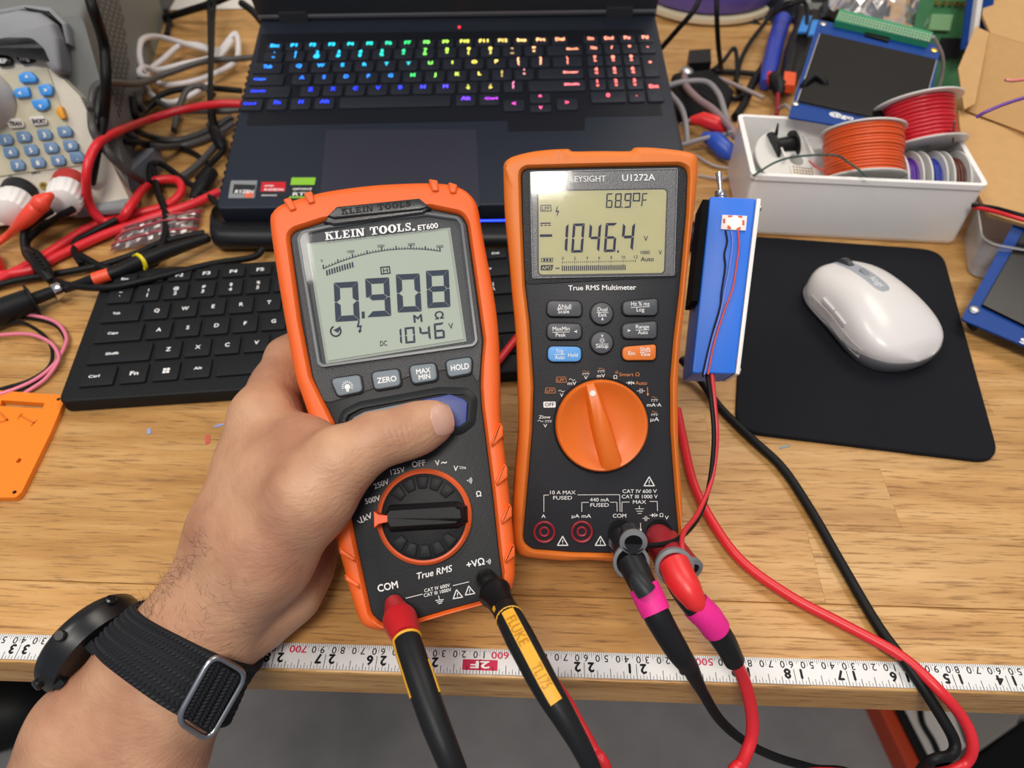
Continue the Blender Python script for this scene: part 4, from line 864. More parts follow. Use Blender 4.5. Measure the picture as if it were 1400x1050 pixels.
lkey(.12, 3, 2.15, 'Shift'); [lkey(2.03+i, 3, 1, t) for i, t in enumerate('ZXCVBNM')]; lkey(9.03, 3, 1, ',', 1, '<'); lkey(10.03, 3, 1, '.', 1, '>'); lkey(11.03, 3, 1, '/', 1, '?'); lkey(12.95, 3, 2.65, 'Shift')
lkey(-.45, 4, 1.1, 'Ctrl'); lkey(.68, 4, 1, 'Fn'); lkey(1.72, 4, 1, 'H'); lkey(2.76, 4, 1, 'Alt'); lkey(5.85, 4, 5); lkey(8.95, 4, 1, 'Alt'); lkey(9.98, 4, 1, 'Ctrl')
lkey(11.05, 4.5, 1.05, '<'); lkey(12.2, 3.98, 1.05, '^', .9); lkey(12.2, 4.78, 1.05, 'v', .7); lkey(13.35, 4.5, 1.05, '>')
for i, t in enumerate(['Nm', '/', '*', '-']): lkey(14.75+i*.82, 0, .84, t); lkey(14.65+i*.84, -.86, .84, ['Hm', 'End', 'Pu', 'Pd'][i])
for r_, s3 in ((1, '789'), (2, '456'), (3, '123')):
    for i, t in enumerate(s3): lkey(14.75+i*.82, r_, .84, t, 1, ['^', '<', 'v'][r_-1])
lkey(17.21, 1.5, .84, '+', 2); lkey(17.21, 3.5, .84, 'Ent', 2); lkey(15.16, 4, 1.66, '0'); lkey(16.39, 4, .84, '.')
o = leg.build('glowing_legends', vcol_mat('backlit_legends', .5, 2.2), lap, 0); o['kind'] = 'stuff'
b = B(); b.poly([(LL(628, 38)[0]+.0035*math.cos(t), LL(628, 38)[1]+.0035*math.sin(t)) for t in [k*.4 for k in range(16)]], .0004, 0); pwb = b.build('power_button', M_deck2, lap, 0)
b = B(); b.poly([(LL(628, 38)[0]+.0012*math.cos(t), LL(628, 38)[1]+.0018*math.sin(t)) for t in [k*.4 for k in range(16)]], .0006, 0); b.build('power_light', mat('red_light', '#ff3848', .5, emit='#ff3040', estr=2.0), lap, 0)
# palm-rest stickers
M_silv = mat('silver_sticker', '#aeb2b6', .25, .6); M_stk = mat('dark_sticker', '#25272c', .3); M_stred = mat('red_sticker', '#c8202c', .35); M_stgr = mat('green_sticker', '#8bc53a', .35)
def sticker(corn, m, lab):
    b = B(); b.prism(rounded(ccw([LL(*p) for p in corn]), .0008), 0, .0002, 0); o = b.build('sticker', m, lap, 0); o['label'] = lab; return o
s1 = sticker([(316, 247), (352, 247), (348, 271), (312, 271)], M_silv, 'silver edged processor sticker')
b = B(); b.poly(ccw([LL(*p) for p in [(320, 252), (350, 253), (348, 265), (318, 265)]]), .00025, 0); put(b, Lp, 'RYZEN', (321, 264), (346, 264), 6, .0003, 1, .03); fillpx(b, Lp, [(335, 262), (347, 262), (346, 270), (334, 270)], .0003, 2); b.build('sticker_print', [M_stk, M_white, mat('orange_spot', '#d8674a', .5)], s1, 0)
s2 = sticker([(358, 249), (391, 249), (389, 270), (354, 270)], M_stk, 'red and black graphics sticker')
b = B(); b.poly(ccw([LL(*p) for p in [(358, 249), (391, 249), (390, 262), (356, 262)]]), .00025, 0); put(b, Lp, 'RADEON', (361, 260.5), (387, 260.5), 4, .0003, 1, .03); put(b, Lp, 'AMD', (361, 255), (374, 255), 3, .0003, 1, .03); put(b, Lp, 'GRAPHICS', (357, 268), (378, 268), 2.6, .0003, 1, .02); b.build('sticker_print', [M_stred, M_white], s2, 0)
s3 = sticker([(399, 243), (432, 243), (428, 271), (395, 271)], M_stk, 'green and grey graphics sticker')
b = B(); b.poly(ccw([LL(*p) for p in [(399, 243), (432, 243), (430, 253), (397, 253)]]), .00025, 0); put(b, Lp, 'GEFORCE', (400, 259.5), (426, 259.5), 3.4, .0003, 1, .03); put(b, Lp, 'RTX', (400, 267.5), (426, 267.5), 6.4, .0003, 1, .02); b.poly(ccw([LL(*p) for p in [(396, 269), (429, 269), (428, 271), (395, 271)]]), .0003, 0); b.build('sticker_print', [M_stgr, M_white], s3, 0)
# hinge bar, exhaust deck and lid
h0, h1 = Vector(LL(356, 26)), Vector(LL(896, 18)); hx = h1-h0
M_hinge = mat('hinge_silver', '#86878a', .35, .7)
b = B(); p0 = (h0.x, h0.y, .004); p1 = (h1.x, h1.y, .004); b.tube([p0, p1], .0045, 16); b.build('hinge_bar', M_hinge, lap, 60)
for f0, f1 in ((.055, .125), (.875, .94)):
    a, c = h0+hx*f0, h0+hx*f1; b = B(); b.obox((a.x, a.y-.007, 0), (c.x-a.x, c.y-a.y, 0), (0, .012, 0), (0, 0, .0095)); b.build('hinge', M_lid, lap, 0)
lid = B(); uy = Vector((0, math.cos(math.radians(100)), math.sin(math.radians(100)))); un = Vector((0, -uy.z, uy.y))
o0 = Vector((h0.x, h0.y+.003, .0075)); hx3 = Vector((hx.x, hx.y, 0))
lid.obox(o0, hx3, uy*.225, un*.007*1); lid.build('lid', M_lid, lap, 0)
b = B(); q = o0-un*.0002*1+uy*.012
scr = B(); scr.obox(o0+hx3*.03-un*.0006+uy*.030, hx3*.94, uy*.185, un*.0004); scr.build('screen', mat('screen_black', '#0a0b0e', .15), lap, 0)
b = B(); vs, fs = glyphs('LEGION', .02); x1 = max(v[0] for v in vs); b.add([tuple(o0+hx3*(.475+.055*v[0]/x1)+uy*(.0045+v[1]*.0052/.7)-un*.0005) for v in vs], fs); b.build('lid_lettering', mat('dark_red_letters', '#5a2a30', .5), lap, 0)
b = B(); b.obox((h0.x-.001, h0.y+.002, -.016), (hx.x+.002, hx.y, 0), (0, .022, 0), (0, 0, .014)); b.build('rear_exhaust', mat('exhaust', '#191a1e', .5), lap, 0)
# cooler under the laptop
cl = thing('laptop_cooler', 'black rounded laptop cooling stand glowing blue beneath the laptop', 'laptop stand', at(640, 330, 0))
M_cool = mat('cooler_black', '#17181b', .38)
f0, f1 = at(284, 312, .018), at(975, 312, .018)
prof = [(.016, .0115), (.008, .0185), (.001, .0200), (-.006, .0185), (-.011, .0145), (-.012, .0095), (-.009, .005), (-.004, .002), (.006, .001), (.03, .001)]
b = B(); rings = []
for k, t in enumerate([0, .004, .012, .025, .06, .94, .975, .988, 1.0]):
    q = f0.lerp(f1, t); ins = {0: .016, .004: .008, .012: .003, 1.0: .016}.get(t, 0); rings.append([(q.x, q.y+y+ins*(1 if y < .05 else -1), max(.001, z-(ins*.3 if z > .02 else -ins*.2))) for y, z in prof])
b.loft(rings, True, True); wpart(b, 'front_lip', M_cool, cl, 60)
b = B(); bl_, br_ = at(300, 283, .03), at(965, 283, .03)
lfw = Lp.W(cfl[0]+.006, .012, -.0175); rfw = Lp.W(cfr[0]-.006, .012, -.0175); lbw = Lp.W(cbl[0]+.006, cbl[1]-.03, -.0175); rbw = Lp.W(cbr[0]-.006, cbr[1]-.03, -.0175)
b.add([lfw-Vector((0, 0, .004)), rfw-Vector((0, 0, .004)), rbw-Vector((0, 0, .004)), lbw-Vector((0, 0, .004)), lfw, rfw, rbw, lbw], [[3, 2, 1, 0], [4, 5, 6, 7], [0, 1, 5, 4], [1, 2, 6, 5], [2, 3, 7, 6], [3, 0, 4, 7]])
for q in (lbw, rbw):
    s_ = .02 if q is lbw else -.02; b.add([(q.x, q.y-.01, 0), (q.x+s_, q.y-.01, 0), (q.x+s_, q.y, 0), (q.x, q.y, 0), (q.x, q.y-.01, q.z-.003), (q.x+s_, q.y-.01, q.z-.003), (q.x+s_, q.y, q.z-.003), (q.x, q.y, q.z-.003)], [[0, 3, 2, 1], [4, 5, 6, 7], [0, 1, 5, 4], [1, 2, 6, 5], [2, 3, 7, 6], [3, 0, 4, 7]])
wpart(b, 'support_plate', M_cool, cl, 0)
b = wb(); a, c = Lp.W(.008, .003, -.0215), Lp.W(cfr[0]-.02, .003, -.0215); b.obox(a, c-a, (0, .003, 0), (0, 0, .0025)); wpart(b, 'blue_light_strip', mat('blue_led_strip', '#2030ff', .5, emit='#1020ff', estr=18.0), cl, 0)
# ================================================================== black desk keyboard
KBZ = .016
kbh = 0.0105
k1 = at(166, 402, KBZ); k2 = at(679, 372, KBZ)
kex = (k2-k1); kex.z = 0; KU = kex.length/13.5; kex.normalize(); key_ = Vector((-kex.y, kex.x, 0))
tilt = math.radians(3.0); Kb = Frame(at(127, 516, .0125), kex, key_*math.cos(tilt)+Vector((0, 0, math.sin(tilt))))
kb = thing('keyboard', 'flat black desk keyboard with white letters behind the hand-held meter', 'keyboard', Kb.M)
kO = Vector(Kb.loc(127, 516)); kv = Vector(Kb.loc(279, 476)) ; ku = (Vector(Kb.loc(316, 393))-Vector(Kb.loc(203, 401)))/3
U2 = ku.length; kex2 = ku.normalized(); key2 = Vector((-kex2.y, kex2.x)); RP2 = (Vector(Kb.loc(203, 401))-Vector(Kb.loc(237.5, 478))).dot(key2)/3
M_kb = mat('keyboard_black', '#151719', .55, bump=.1, bscale=1500); M_key = mat('keycap_black', '#191b1e', .55)
cor = [Kb.loc(93, 541), Kb.loc(152, 376)]
x_l = kO.x-U2*.92; y_b = kO.y-RP2*.95
kbB = [(x_l, y_b), (x_l+U2*15.9, y_b), (x_l+U2*15.9, y_b+RP2*6.5), (x_l, y_b+RP2*6.5)]
b = B(); b.prism(rounded(ccw(kbB), .006), -.0105, -.0010, .0015, 0, 3); b.build('keyboard_case', M_kb, kb, 40)
kl = B()
def dkey(u, row, w_=1., txt='', sub=None, h=1.):
    """u = centre in key units from the first number-row key, row 0 = numbers, 4 = bottom"""
    c = Vector(Kb.loc(203, 401))+kex2*((u-1)*U2)-key2*(row*RP2); hw, hh = U2*(w_-.16)/2, RP2*(h-.16)/2
    q = [c+kex2*sx*hw+key2*sy*hh for sx, sy in ((-1, -1), (1, -1), (1, 1), (-1, 1))]
    b = B(); b.prism(rounded([tuple(p) for p in q], .0010, 2), -.0014, .0008, .0004, 0, 2); b.build('key', M_key, kb, 30)
    if txt:
        cap = .0032 if len(txt) < 3 else .0021; wd = cap*.78*len(txt) if len(txt) > 1 else cap*.8
        a = c-kex2*(wd/2) if len(txt) < 3 or w_ < 1.2 else c-kex2*(hw*.15 if u > 7 else .25*hw)-kex2*wd/2
        a = a-key2*cap/2
        if sub: a = a-key2*.0026
        put_local(kl, txt, a, a+kex2*wd, cap, .0009, 0, .03, 0, len(txt) == 1)
        if sub: a = a+key2*.0052; put_local(kl, sub, a, a+kex2*wd, cap*.85, .0009, 0, .03, 0, True)
for i, t in enumerate('`1234567890-='): dkey(i, 0, 1, t, '~!@#$%^&*()_+'[i])
dkey(13.5, 0, 2, 'Backspace')
for i, t in enumerate(['Esc', 'F1', 'F2', 'F3', 'F4', 'F5', 'F6', 'F7', 'F8', 'F9', 'F10', 'F11', 'F12', 'Ins', 'Del']): dkey(i, -.86, .98, t, None, .7)
dkey(.25, 1, 1.5, 'Tab'); [dkey(1.5+i, 1, 1, t) for i, t in enumerate('QWERTYUIOP')]; dkey(11.5, 1, 1, '[', '{'); dkey(12.5, 1, 1, ']', '}'); dkey(13.75, 1, 1.5, '\\', '|')
dkey(.375, 2, 1.75, 'Caps'); [dkey(1.75+i, 2, 1, t) for i, t in enumerate('ASDFGHJKL')]; dkey(10.75, 2, 1, ';', ':'); dkey(11.75, 2, 1, "'", '"'); dkey(13.37, 2, 2.25, 'Enter')
dkey(.625, 3, 2.25, 'Shift'); [dkey(2.25+i, 3, 1, t) for i, t in enumerate('ZXCVBNM')]; dkey(9.25, 3, 1, ',', '<'); dkey(10.25, 3, 1, '.', '>'); dkey(11.25, 3, 1, '/', '?'); dkey(13.12, 3, 2.75, 'Shift')
dkey(.125, 4, 1.25, 'Ctrl'); dkey(1.3, 4, 1, 'Fn'); dkey(2.35, 4, 1, ''); dkey(3.4, 4, 1, 'Alt'); dkey(6.7, 4, 5.5, ''); dkey(10.0, 4, 1, 'Alt'); dkey(11.05, 4, 1, 'Fn'); dkey(12.1, 4, 1, '<'); dkey(13.15, 4, 1, 'v'); dkey(14.2, 4, 1, 'Ctrl')
c = Vector(Kb.loc(203, 401))+kex2*(1.35*U2)-key2*(4*RP2)
for sx in (-1, .06):
    for sy in (-1, .06): kl.add([(*(c+kex2*.0021*(sx+du)+key2*.0021*(sy+dv)), .0009) for du, dv in ((0, 0), (.92, 0), (.92, .92), (0, .92))], [[0, 1, 2, 3]])
o = kl.build('key_legends', mat('keycap_legend', '#e4e4e4', .6), kb, 0); o['kind'] = 'stuff'
# ================================================================== mouse mat and mouse
mm_ = thing('mouse_mat', 'black cloth mouse mat with rounded corners on the right of the desk', 'mouse mat', at(1190, 480, 0))
mc = [at(1018, 322, .003), at(1288, 342, .003), at(1368, 632, .003), at(1005, 588, .003)]
b = wb(); pl = rounded(ccw([(p.x, p.y) for p in mc]), [.016]*4, 8); b.prism(pl, .0002, .0034, .0008, 0, 3); wpart(b, 'cloth_top', mat('mat_black', '#14161c', .85, bump=.5, bscale=2500, var=.12, vscale=30), mm_)
MOX, MOY = (CX, CY)
tail, nose = at(1205, 492, .012), at(1150, 362, .020)
mz = .0035
pA, pB = at(1205, 408, .028), at(1151, 362, .026)
ydir = Vector((pB.x-pA.x, pB.y-pA.y, 0)).normalized(); ctrm = at(1183, 440, .006); ctrm.z = mz
Mf = Frame(ctrm, (ydir.y, -ydir.x, 0), ydir)
mo = thing('computer_mouse', 'white wireless mouse with grey strip on the black mat', 'mouse', Mf.M)
M_mw = mat('mouse_white', '#dedbd9', .32, coat=.2); M_msl = mat('mouse_grey_strip', '#9ea4ac', .35); M_msi = mat('mouse_silver_band', '#a9abb0', .3, .7)
def mouse_h(y): t = (y+.050)/.100; return .010+.024*math.sin(math.pi*min(1, max(0, .06+t*.84)))**.75
def zbase(y): return .005+.0070*min(1, max(0, (.01-y)/.05))
def mouse_w(y):
    t = (y+.050)/.100; base = .0325*(1-abs(2*t-1)**(4.6 if t < .5 else 3.4))**.55 if 0 < t < 1 else 0
    return base*(1-.10*math.exp(-((t-.62)/.22)**2)), base*(1-.03*math.exp(-((t-.6)/.2)**2))
b = B(); rings = []; NY = 34
for k in range(NY+1):
    y = -.0499+.0998*(.5-.5*math.cos(math.pi*k/NY)); wl, wr = mouse_w(y); h = mouse_h(y)
    sc = max(.02, wr/.0325); h2 = .008+(h-.008)*(min(1, sc*1.4))**.6; ring = []
    for j in range(29):
        a = math.pi*j/28; cx_ = math.cos(a); sg = 1 if cx_ > 0 else -1; W_ = wr if cx_ > 0 else wl
        ring.append((sg*W_*abs(cx_)**.8, y, zbase(y)+(h2-zbase(y))*math.sin(a)**.62+(.003*(-cx_) if True else 0)*math.sin(a)))
    rings.append(ring+[(-wl*.98, y, zbase(y)-.0006), (wr*.98, y, zbase(y)-.0006)][::1])
b.loft(rings, True, True); b.build('shell', M_mw, mo, 60)
b = B(); rings = []
for zz, g_ in ((0, -.003), (.0018, -.0004), (1, .0007), (2, .0002), (3, -.003)):
    ring = []
    for k in range(64):
        a = 2*math.pi*k/64; y = .0500*math.sin(a); wl, wr = mouse_w(y*.998); x = (wr if math.cos(a) > 0 else -wl); l = math.hypot(x, y) or 1; tl_ = min(1, max(0, (.01-y)/.05)); zc = {0: .0008, 1: .0050+.0060*tl_, 2: .0056+.0068*tl_, 3: .0056+.0068*tl_}.get(zz, .0022+.0034*tl_); ring.append((x+x/l*g_, y+y/l*g_, zc))
    rings.append(ring)
b.loft(rings, True, True); b.build('silver_band', M_msi, mo, 50)
def msurf(x, y, lift):
    wl, wr = mouse_w(y); h = mouse_h(y); W_ = wr if x > 0 else wl; sc = max(.02, wr/.0325); h2 = .008+(h-.008)*(min(1, sc*1.4))**.6
    cx_ = (min(1, abs(x)/W_))**1.25; a = math.acos(cx_); sx = 1 if x > 0 else -1
    return (x, y, zbase(y)+(h2-zbase(y))*math.sin(a)**.62+.003*(-sx*cx_)*math.sin(a)+lift)
def mpatch(x0, x1, y0, y1, lift, m, name, parent=mo, rr=.3):
    b = B(); rings = []; n1, n2 = 10, 22
    for j in range(n2+1):
        v = y0+(y1-y0)*j/n2; e_ = min(j, n2-j)/(n2*.16); wsc = min(1, math.sqrt(max(0, 1-(1-min(1, e_))**2))*.5+.5); xm = (x0+x1)/2; hw = (x1-x0)/2*wsc
        rings.append([msurf(xm-hw+2*hw*i/n1, v, lift if 0 < i < n1 else -.0004) for i in range(n1+1)])
    b.loft(rings, False, False, 0, False); return b.build(name, m, parent, 60)
strip_ = mpatch(-.0062, .0062, -.004, .042, .0004, M_msl, 'grey_strip')
b = B(); q = msurf(0, .033, 0); b.lathe([(.0075, -.0024), (.0085, -.0018), (.0085, .0018), (.0075, .0024)], (q[0], q[1], q[2]-.0052), (1, 0, 0), 28); b.build('scroll_wheel', mat('wheel_dark', '#4a4d52', .3, .4), mo, 50)
b = B(); q = msurf(0, .018, .0008); b.prism(rounded([(-.0018, .0135), (.0018, .0135), (.0018, .021), (-.0018, .021)], .0012), q[2]-.001, q[2]+.0006, .0002); b.build('mode_button', mat('mode_grey', '#7d838b', .4), mo)
lg = B(); vs, fs = glyphs('logi', .02); x1 = max(v[0] for v in vs)
lg.add([msurf((v[1]-.28)*.0075, .0105-(v[0]/x1)*.0105, .0006) for v in vs], fs); lg.build('logo_print', M_white, mo, 0)
for y0 in (.004, -.010):
    b = B(); rings = []
    for j in range(9):
        y = y0+.0125*j/8; wl, _ = mouse_w(y); rings.append([(-wl*.985, y, .0165), (-wl-.0006, y, .0170), (-wl-.0004, y, .0195), (-wl*.93, y, .0205)])
    b.loft(rings, True, True); b.build('thumb_button', mat('mouse_white2', '#cfccca', .35), mo, 50)
for k in range(7):
    b = B(); P_ = []
    for j in range(9): y = -.030+.058*j/8; wl, _ = mouse_w(y); P_.append((-wl-.0002, y, .0072+.0012*k+.0010*math.sin(j/8*math.pi)))
    if k < 6: b.tube(P_, .00045, 6); b.build('side_groove', mat('groove_grey', '#b9b5b3', .4) if k == 0 else bpy.data.materials['groove_grey'], mo, 60)
b = B(); P = [msurf(-.0066*1-.004*0, y, .0002) for y in (.044, .046)]
# ================================================================== blue project box beside the meter
tl_, tr_, br_, bl_ = pd(971, 268, .402), pd(1039, 272, .400), pd(1010, 511, .390), pd(946, 510, .392)
exb = ((tr_-tl_)+(br_-bl_)).normalized(); eyb = ((tl_-bl_)+(tr_-br_)).normalized(); Bx = Frame(bl_, exb, eyb)
M_bl = mat('bright_blue_plastic', '#1a6fe0', .45, bump=.08, bscale=1800)
pb = thing('project_box', 'tall bright blue electronics box with a toggle switch beside the propped meter', 'electronics box', Bx.M)
q = [Bx.loc(*p) for p in ((971, 268), (1034, 271), (1005, 511), (946, 510))]
qs = ccw(q); b = B(); b.prism(rounded(qs, .0015), -.034, 0, .001, 0, 2); b.build('box_shell', M_bl, pb, 40)
q2 = [Bx.loc(*p) for p in ((1034.6, 271), (1040.5, 272), (1011, 512), (1005.6, 511.5))]
b = B(); b.prism(ccw(q2), -.034, .0004, .0004, 0, 2); b.build('lid', M_whitepl, pb, 40)
for p in ((1040.5, 281), (1012, 505)):
    lx, ly = Bx.loc(*p); b = B(); b.lathe([(.0016, 0), (.0016, .0008), (.0012, .0012)], (lx, ly, -.004), (1, 0, 0), 14); b.build('screw', M_steel, pb, 40)
vq = [(Bx.loc(971, 272)[0]-.0003, Bx.loc(971, 272)[1]), (Bx.loc(956, 411)[0]-.0003, Bx.loc(956, 411)[1])]
b = B(); b.add([(vq[0][0]-.0002, vq[0][1], -.001), (vq[1][0]-.0002, vq[1][1], -.001), (vq[1][0]-.0002, vq[1][1], -.024), (vq[0][0]-.0002, vq[0][1], -.024), (vq[0][0]-.0035, vq[0][1], -.001), (vq[1][0]-.0035, vq[1][1], -.001), (vq[1][0]-.0035, vq[1][1], -.024), (vq[0][0]-.0035, vq[0][1], -.024)], [[0, 1, 2, 3], [7, 6, 5, 4], [0, 4, 5, 1], [1, 5, 6, 2], [2, 6, 7, 3], [3, 7, 4, 0]])
b.build('velcro_strip', mat('velcro', '#101010', .95, bump=1.0, bscale=2600), pb, 0)
sw_ = Vector((*Bx.loc(990, 268), -.010))
b = B(); b.lathe([(.0052, 0), (.0052, .0012), (.0030, .0012), (.0030, .0050)], sw_, (0, 1, 0), 6, cap0=False); sb = b.build('switch_nut', M_steel, pb, 20)
b = B(); b.lathe([(.0030, .001), (.0032, .002), (.0029, .0026), (.0032, .0033), (.0029, .004), (.0030, .0062)], sw_, (0, 1, 0), 20); b.build('switch_bushing', M_steel, pb, 40)
b = B(); b.tube([sw_+Vector((0, .005, 0)), sw_+Vector((-.0006, .010, .0006)), sw_+Vector((-.0015, .0165, .0012))], [.0011, .0013, .0019], 14); b.build('toggle_lever', M_chrome, pb, 60)
lp = [(987, 294.5), (1021, 296), (1019, 316), (985, 314)]
b = B(); b.prism(ccw([Bx.loc(*p) for p in lp]), .0002, .0010, 0); led = b.build('led_board', mat('led_board_white', '#e9dcd8', .5), pb, 0)
b = B()
for (x0, y0, x1, y1) in ((995, 295.5, 1001, 298), (1008, 296, 1014, 299), (988, 300, 991, 306), (994, 309, 999, 314), (1006, 311, 1012, 315), (1014, 302, 1017, 309)): b.poly([Bx.loc(x, y) for x, y in ((x0, y0), (x1, y0), (x1, y1), (x0, y1))], .0012)
b.build('board_traces', mat('board_red', '#c0504a', .5), led, 0)
lc = Bx.loc(1004, 305.5); b = B(); b.lathe([(.0030, .001), (.0030, .0022), (.0026, .0026)], (*lc, 0), (0, 0, 1), 24); b.build('led', mat('led_glow', '#fff0d0', .4, emit='#ffe2a8', estr=2.6), led, 0)
for (m, pts) in ((M_blackrub, [(992, 315), (994, 330), (990, 348), (991, 366), (986, 400), (984, 420), (974, 455), (962, 505), (961, 516)]), (mat('thin_blue_wire', '#6c86e6', .4), [(1000, 316), (1001, 335), (996, 370), (990, 400), (984, 430), (972, 470), (963, 512)]), (mat('thin_red_wire', '#d6462f', .4), [(1009, 316), (1010, 335), (1006, 365), (1001, 395), (990, 425), (976, 470), (968, 512)])):
    b = B(); b.tube(catmull([(*Bx.loc(*p, .0012), .0012+.0012*math.sin(i/(len(pts)-1)*math.pi)) for i, p in enumerate(pts)], 6), .00048, 8); b.build('wire', m, pb, 60)
# ================================================================== the hand and forearm (one continuous skin)
CAPS = []      # (a, b, ra, rb)
def chain(pts, k=.007):
    P = [(pd(x, y, d), r) for x, y, d, r in pts]
    for (a, ra), (b_, rb) in zip(P, P[1:]): CAPS.append((np.array(a), np.array(b_), ra, rb, k))
# forearm and wrist: two side-by-side cords give the flattened section
chain([(30, 1200, .350, .030), (128, 1010, .340, .0265), (210, 915, .3385, .0222), (262, 850, .346, .0195)], .012)
chain([(110, 1260, .342, .030), (196, 1030, .335, .0255), (245, 940, .335, .0212), (292, 872, .343, .0190)], .012)
# back of the hand: index metacarpal
chain([(262, 850, .346, .0195), (318, 740, .352, .0195), (350, 640, .358, .0180), (362, 572, .363, .0160)], .009)
# thumb metacarpal, thumb
chain([(285, 862, .342, .0200), (360, 762, .333, .0205), (424, 676, .3250, .0182), (466, 632, .3235, .0146)], .009)
chain([(466, 632, .3235, .0146), (514, 602, .3260, .0116), (548, 594, .3288, .0107), (572, 585, .3315, .0106), (592, 577, .3340, .0096)], .005)
# web between thumb and index
chain([(372, 590, .359, .0140), (420, 618, .343, .0125), (452, 632, .333, .0120)], .012)
chain([(330, 720, .343, .0190), (380, 660, .343, .0170), (410, 625, .343, .0130)], .014)
# palm behind the thumb, heel of the hand
chain([(290, 850, .352, .020), (360, 790, .362, .020), (400, 700, .372, .019), (410, 620, .382, .0150)], .009)
chain([(300, 868, .352, .0190), (350, 838, .358, .0165), (392, 806, .362, .0155), (408, 770, .372, .0160), (440, 690, .396, .013)], .008)
# fingers wrapped behind the meter
chain([(362, 572, .363, .0160), (378, 530, .378, .0125), (392, 490, .390, .0105)], .005)
FING = [[(392, 490, .390, .0105), (430, 462, .404, .0098), (500, 462, .414, .0090), (555, 470, .414, .0080)],
        [(405, 620, .384, .0125), (430, 560, .404, .0105), (500, 545, .418, .0092), (575, 548, .419, .0080)],
        [(415, 660, .388, .0120), (440, 625, .404, .0100), (505, 615, .416, .0086), (575, 615, .417, .0076)],
        [(430, 700, .394, .0110), (450, 690, .402, .0090), (505, 680, .410, .0078), (560, 675, .411, .0068)]]
for f in FING: chain(f, .004)
def sdf(X):
    d = None
    for a, b_, ra, rb, k in CAPS:
        ab = b_-a; t = np.clip(((X-a) @ ab)/ab.dot(ab), 0, 1)
        dd = np.linalg.norm(X-a-t[..., None]*ab, axis=-1)-(ra+(rb-ra)*t)
        if d is None: d = dd; continue
        h = np.clip(.5+.5*(d-dd)/k, 0, 1); d = d*(1-h)+dd*h-k*h*(1-h)
    # the hollow between the thumb tendon and the index metacarpal, and small knuckle dimples
    for (c, r, amp) in DIMP: d = d+amp*np.exp(-((X-c)**2).sum(-1)/r**2)
    return d
DIMP = [(np.array(pd(372, 668, .330)), .014, .0012), (np.array(pd(330, 735, .328)), .012, .0012), (np.array(pd(440, 600, .330)), .007, .0010),
        (np.array(pd(400, 815, .345)), .008, .0016), (np.array(pd(432, 788, .348)), .006, .0016), (np.array(pd(552, 640, .322)), .005, .0004)]
def surface_nets(f, lo, hi, h):
    n = [int(math.ceil((hi[i]-lo[i])/h))+1 for i in range(3)]
    gx, gy, gz = (lo[i]+h*np.arange(n[i]) for i in range(3)); D = np.empty(n, np.float32)
    q_ = 5; cg = [np.arange(0, n[i]+q_, q_)*h+lo[i] for i in range(3)]; X_, Y_, Z_ = np.meshgrid(*cg, indexing='ij'); Cd = f(np.stack([X_, Y_, Z_], -1))
    near = [np.minimum((np.arange(n[i])+q_//2)//q_, len(cg[i])-1) for i in range(3)]; D[:] = Cd[np.ix_(*near)]
    M_ = np.abs(D) < h*q_*1.15; ij_ = np.argwhere(M_); D[M_] = f(ij_*h+np.array(lo))
    S = D < 0; c = [(i, j, k) for i in (0, 1) for j in (0, 1) for k in (0, 1)]
    sl = lambda i, j, k: (slice(i, n[0]-1+i), slice(j, n[1]-1+j), slice(k, n[2]-1+k))
    cnt = sum(S[sl(*q)].astype(np.int8) for q in c); act = (cnt > 0) & (cnt < 8)
    acc = np.zeros(act.shape+(3,), np.float32); w_ = np.zeros(act.shape, np.float32)
    for p in c:
        for ax in range(3):
            if p[ax]: continue
            q = list(p); q[ax] = 1; a, b_ = D[sl(*p)], D[sl(*q)]; m = (a < 0) != (b_ < 0)
            t = np.where(m, a/np.where(a-b_ == 0, 1, a-b_), 0)
            for e in range(3): acc[..., e] += m*(p[e]+(t if e == ax else 0))
            w_ += m
    idx = -np.ones(act.shape, np.int64); ii = np.argwhere(act); idx[act] = np.arange(len(ii))
    V = (acc[act]/w_[act][:, None]+ii)*h+np.array(lo); F_ = []
    for ax in range(3):
        a = D; s0 = [slice(1, n[i]-1) for i in range(3)]; s0[ax] = slice(0, n[ax]-1); s1 = list(s0); s1[ax] = slice(1, n[ax])
        fl = (S[tuple(s0)] != S[tuple(s1)]); ij = np.argwhere(fl)
        ij = ij+np.array([1 if i != ax else 0 for i in range(3)]); u, v = (ax+1) % 3, (ax+2) % 3; q = []
        for du, dv in ((0, 0), (1, 0), (1, 1), (0, 1)):
            o = ij.copy(); o[:, u] -= du; o[:, v] -= dv; q.append(idx[o[:, 0], o[:, 1], o[:, 2]])
        F_.append(np.stack(q, 1))
    F_ = np.concatenate(F_); F_ = F_[(F_ >= 0).all(1)]; return V, F_
allp = np.array([p for a, b_, *_ in CAPS for p in (a, b_)]); lo = allp.min(0)-.034; hi = allp.max(0)+.034
V, F_ = surface_nets(sdf, lo, hi, .0016)
def grad_(P, e=.0008):
    g = np.stack([sdf(P+np.array(v)*e)-sdf(P-np.array(v)*e) for v in ((1, 0, 0), (0, 1, 0), (0, 0, 1))], -1); return g/np.linalg.norm(g, axis=-1, keepdims=True)
for _ in range(2): V = V-grad_(V)*sdf(V)[:, None]*.9
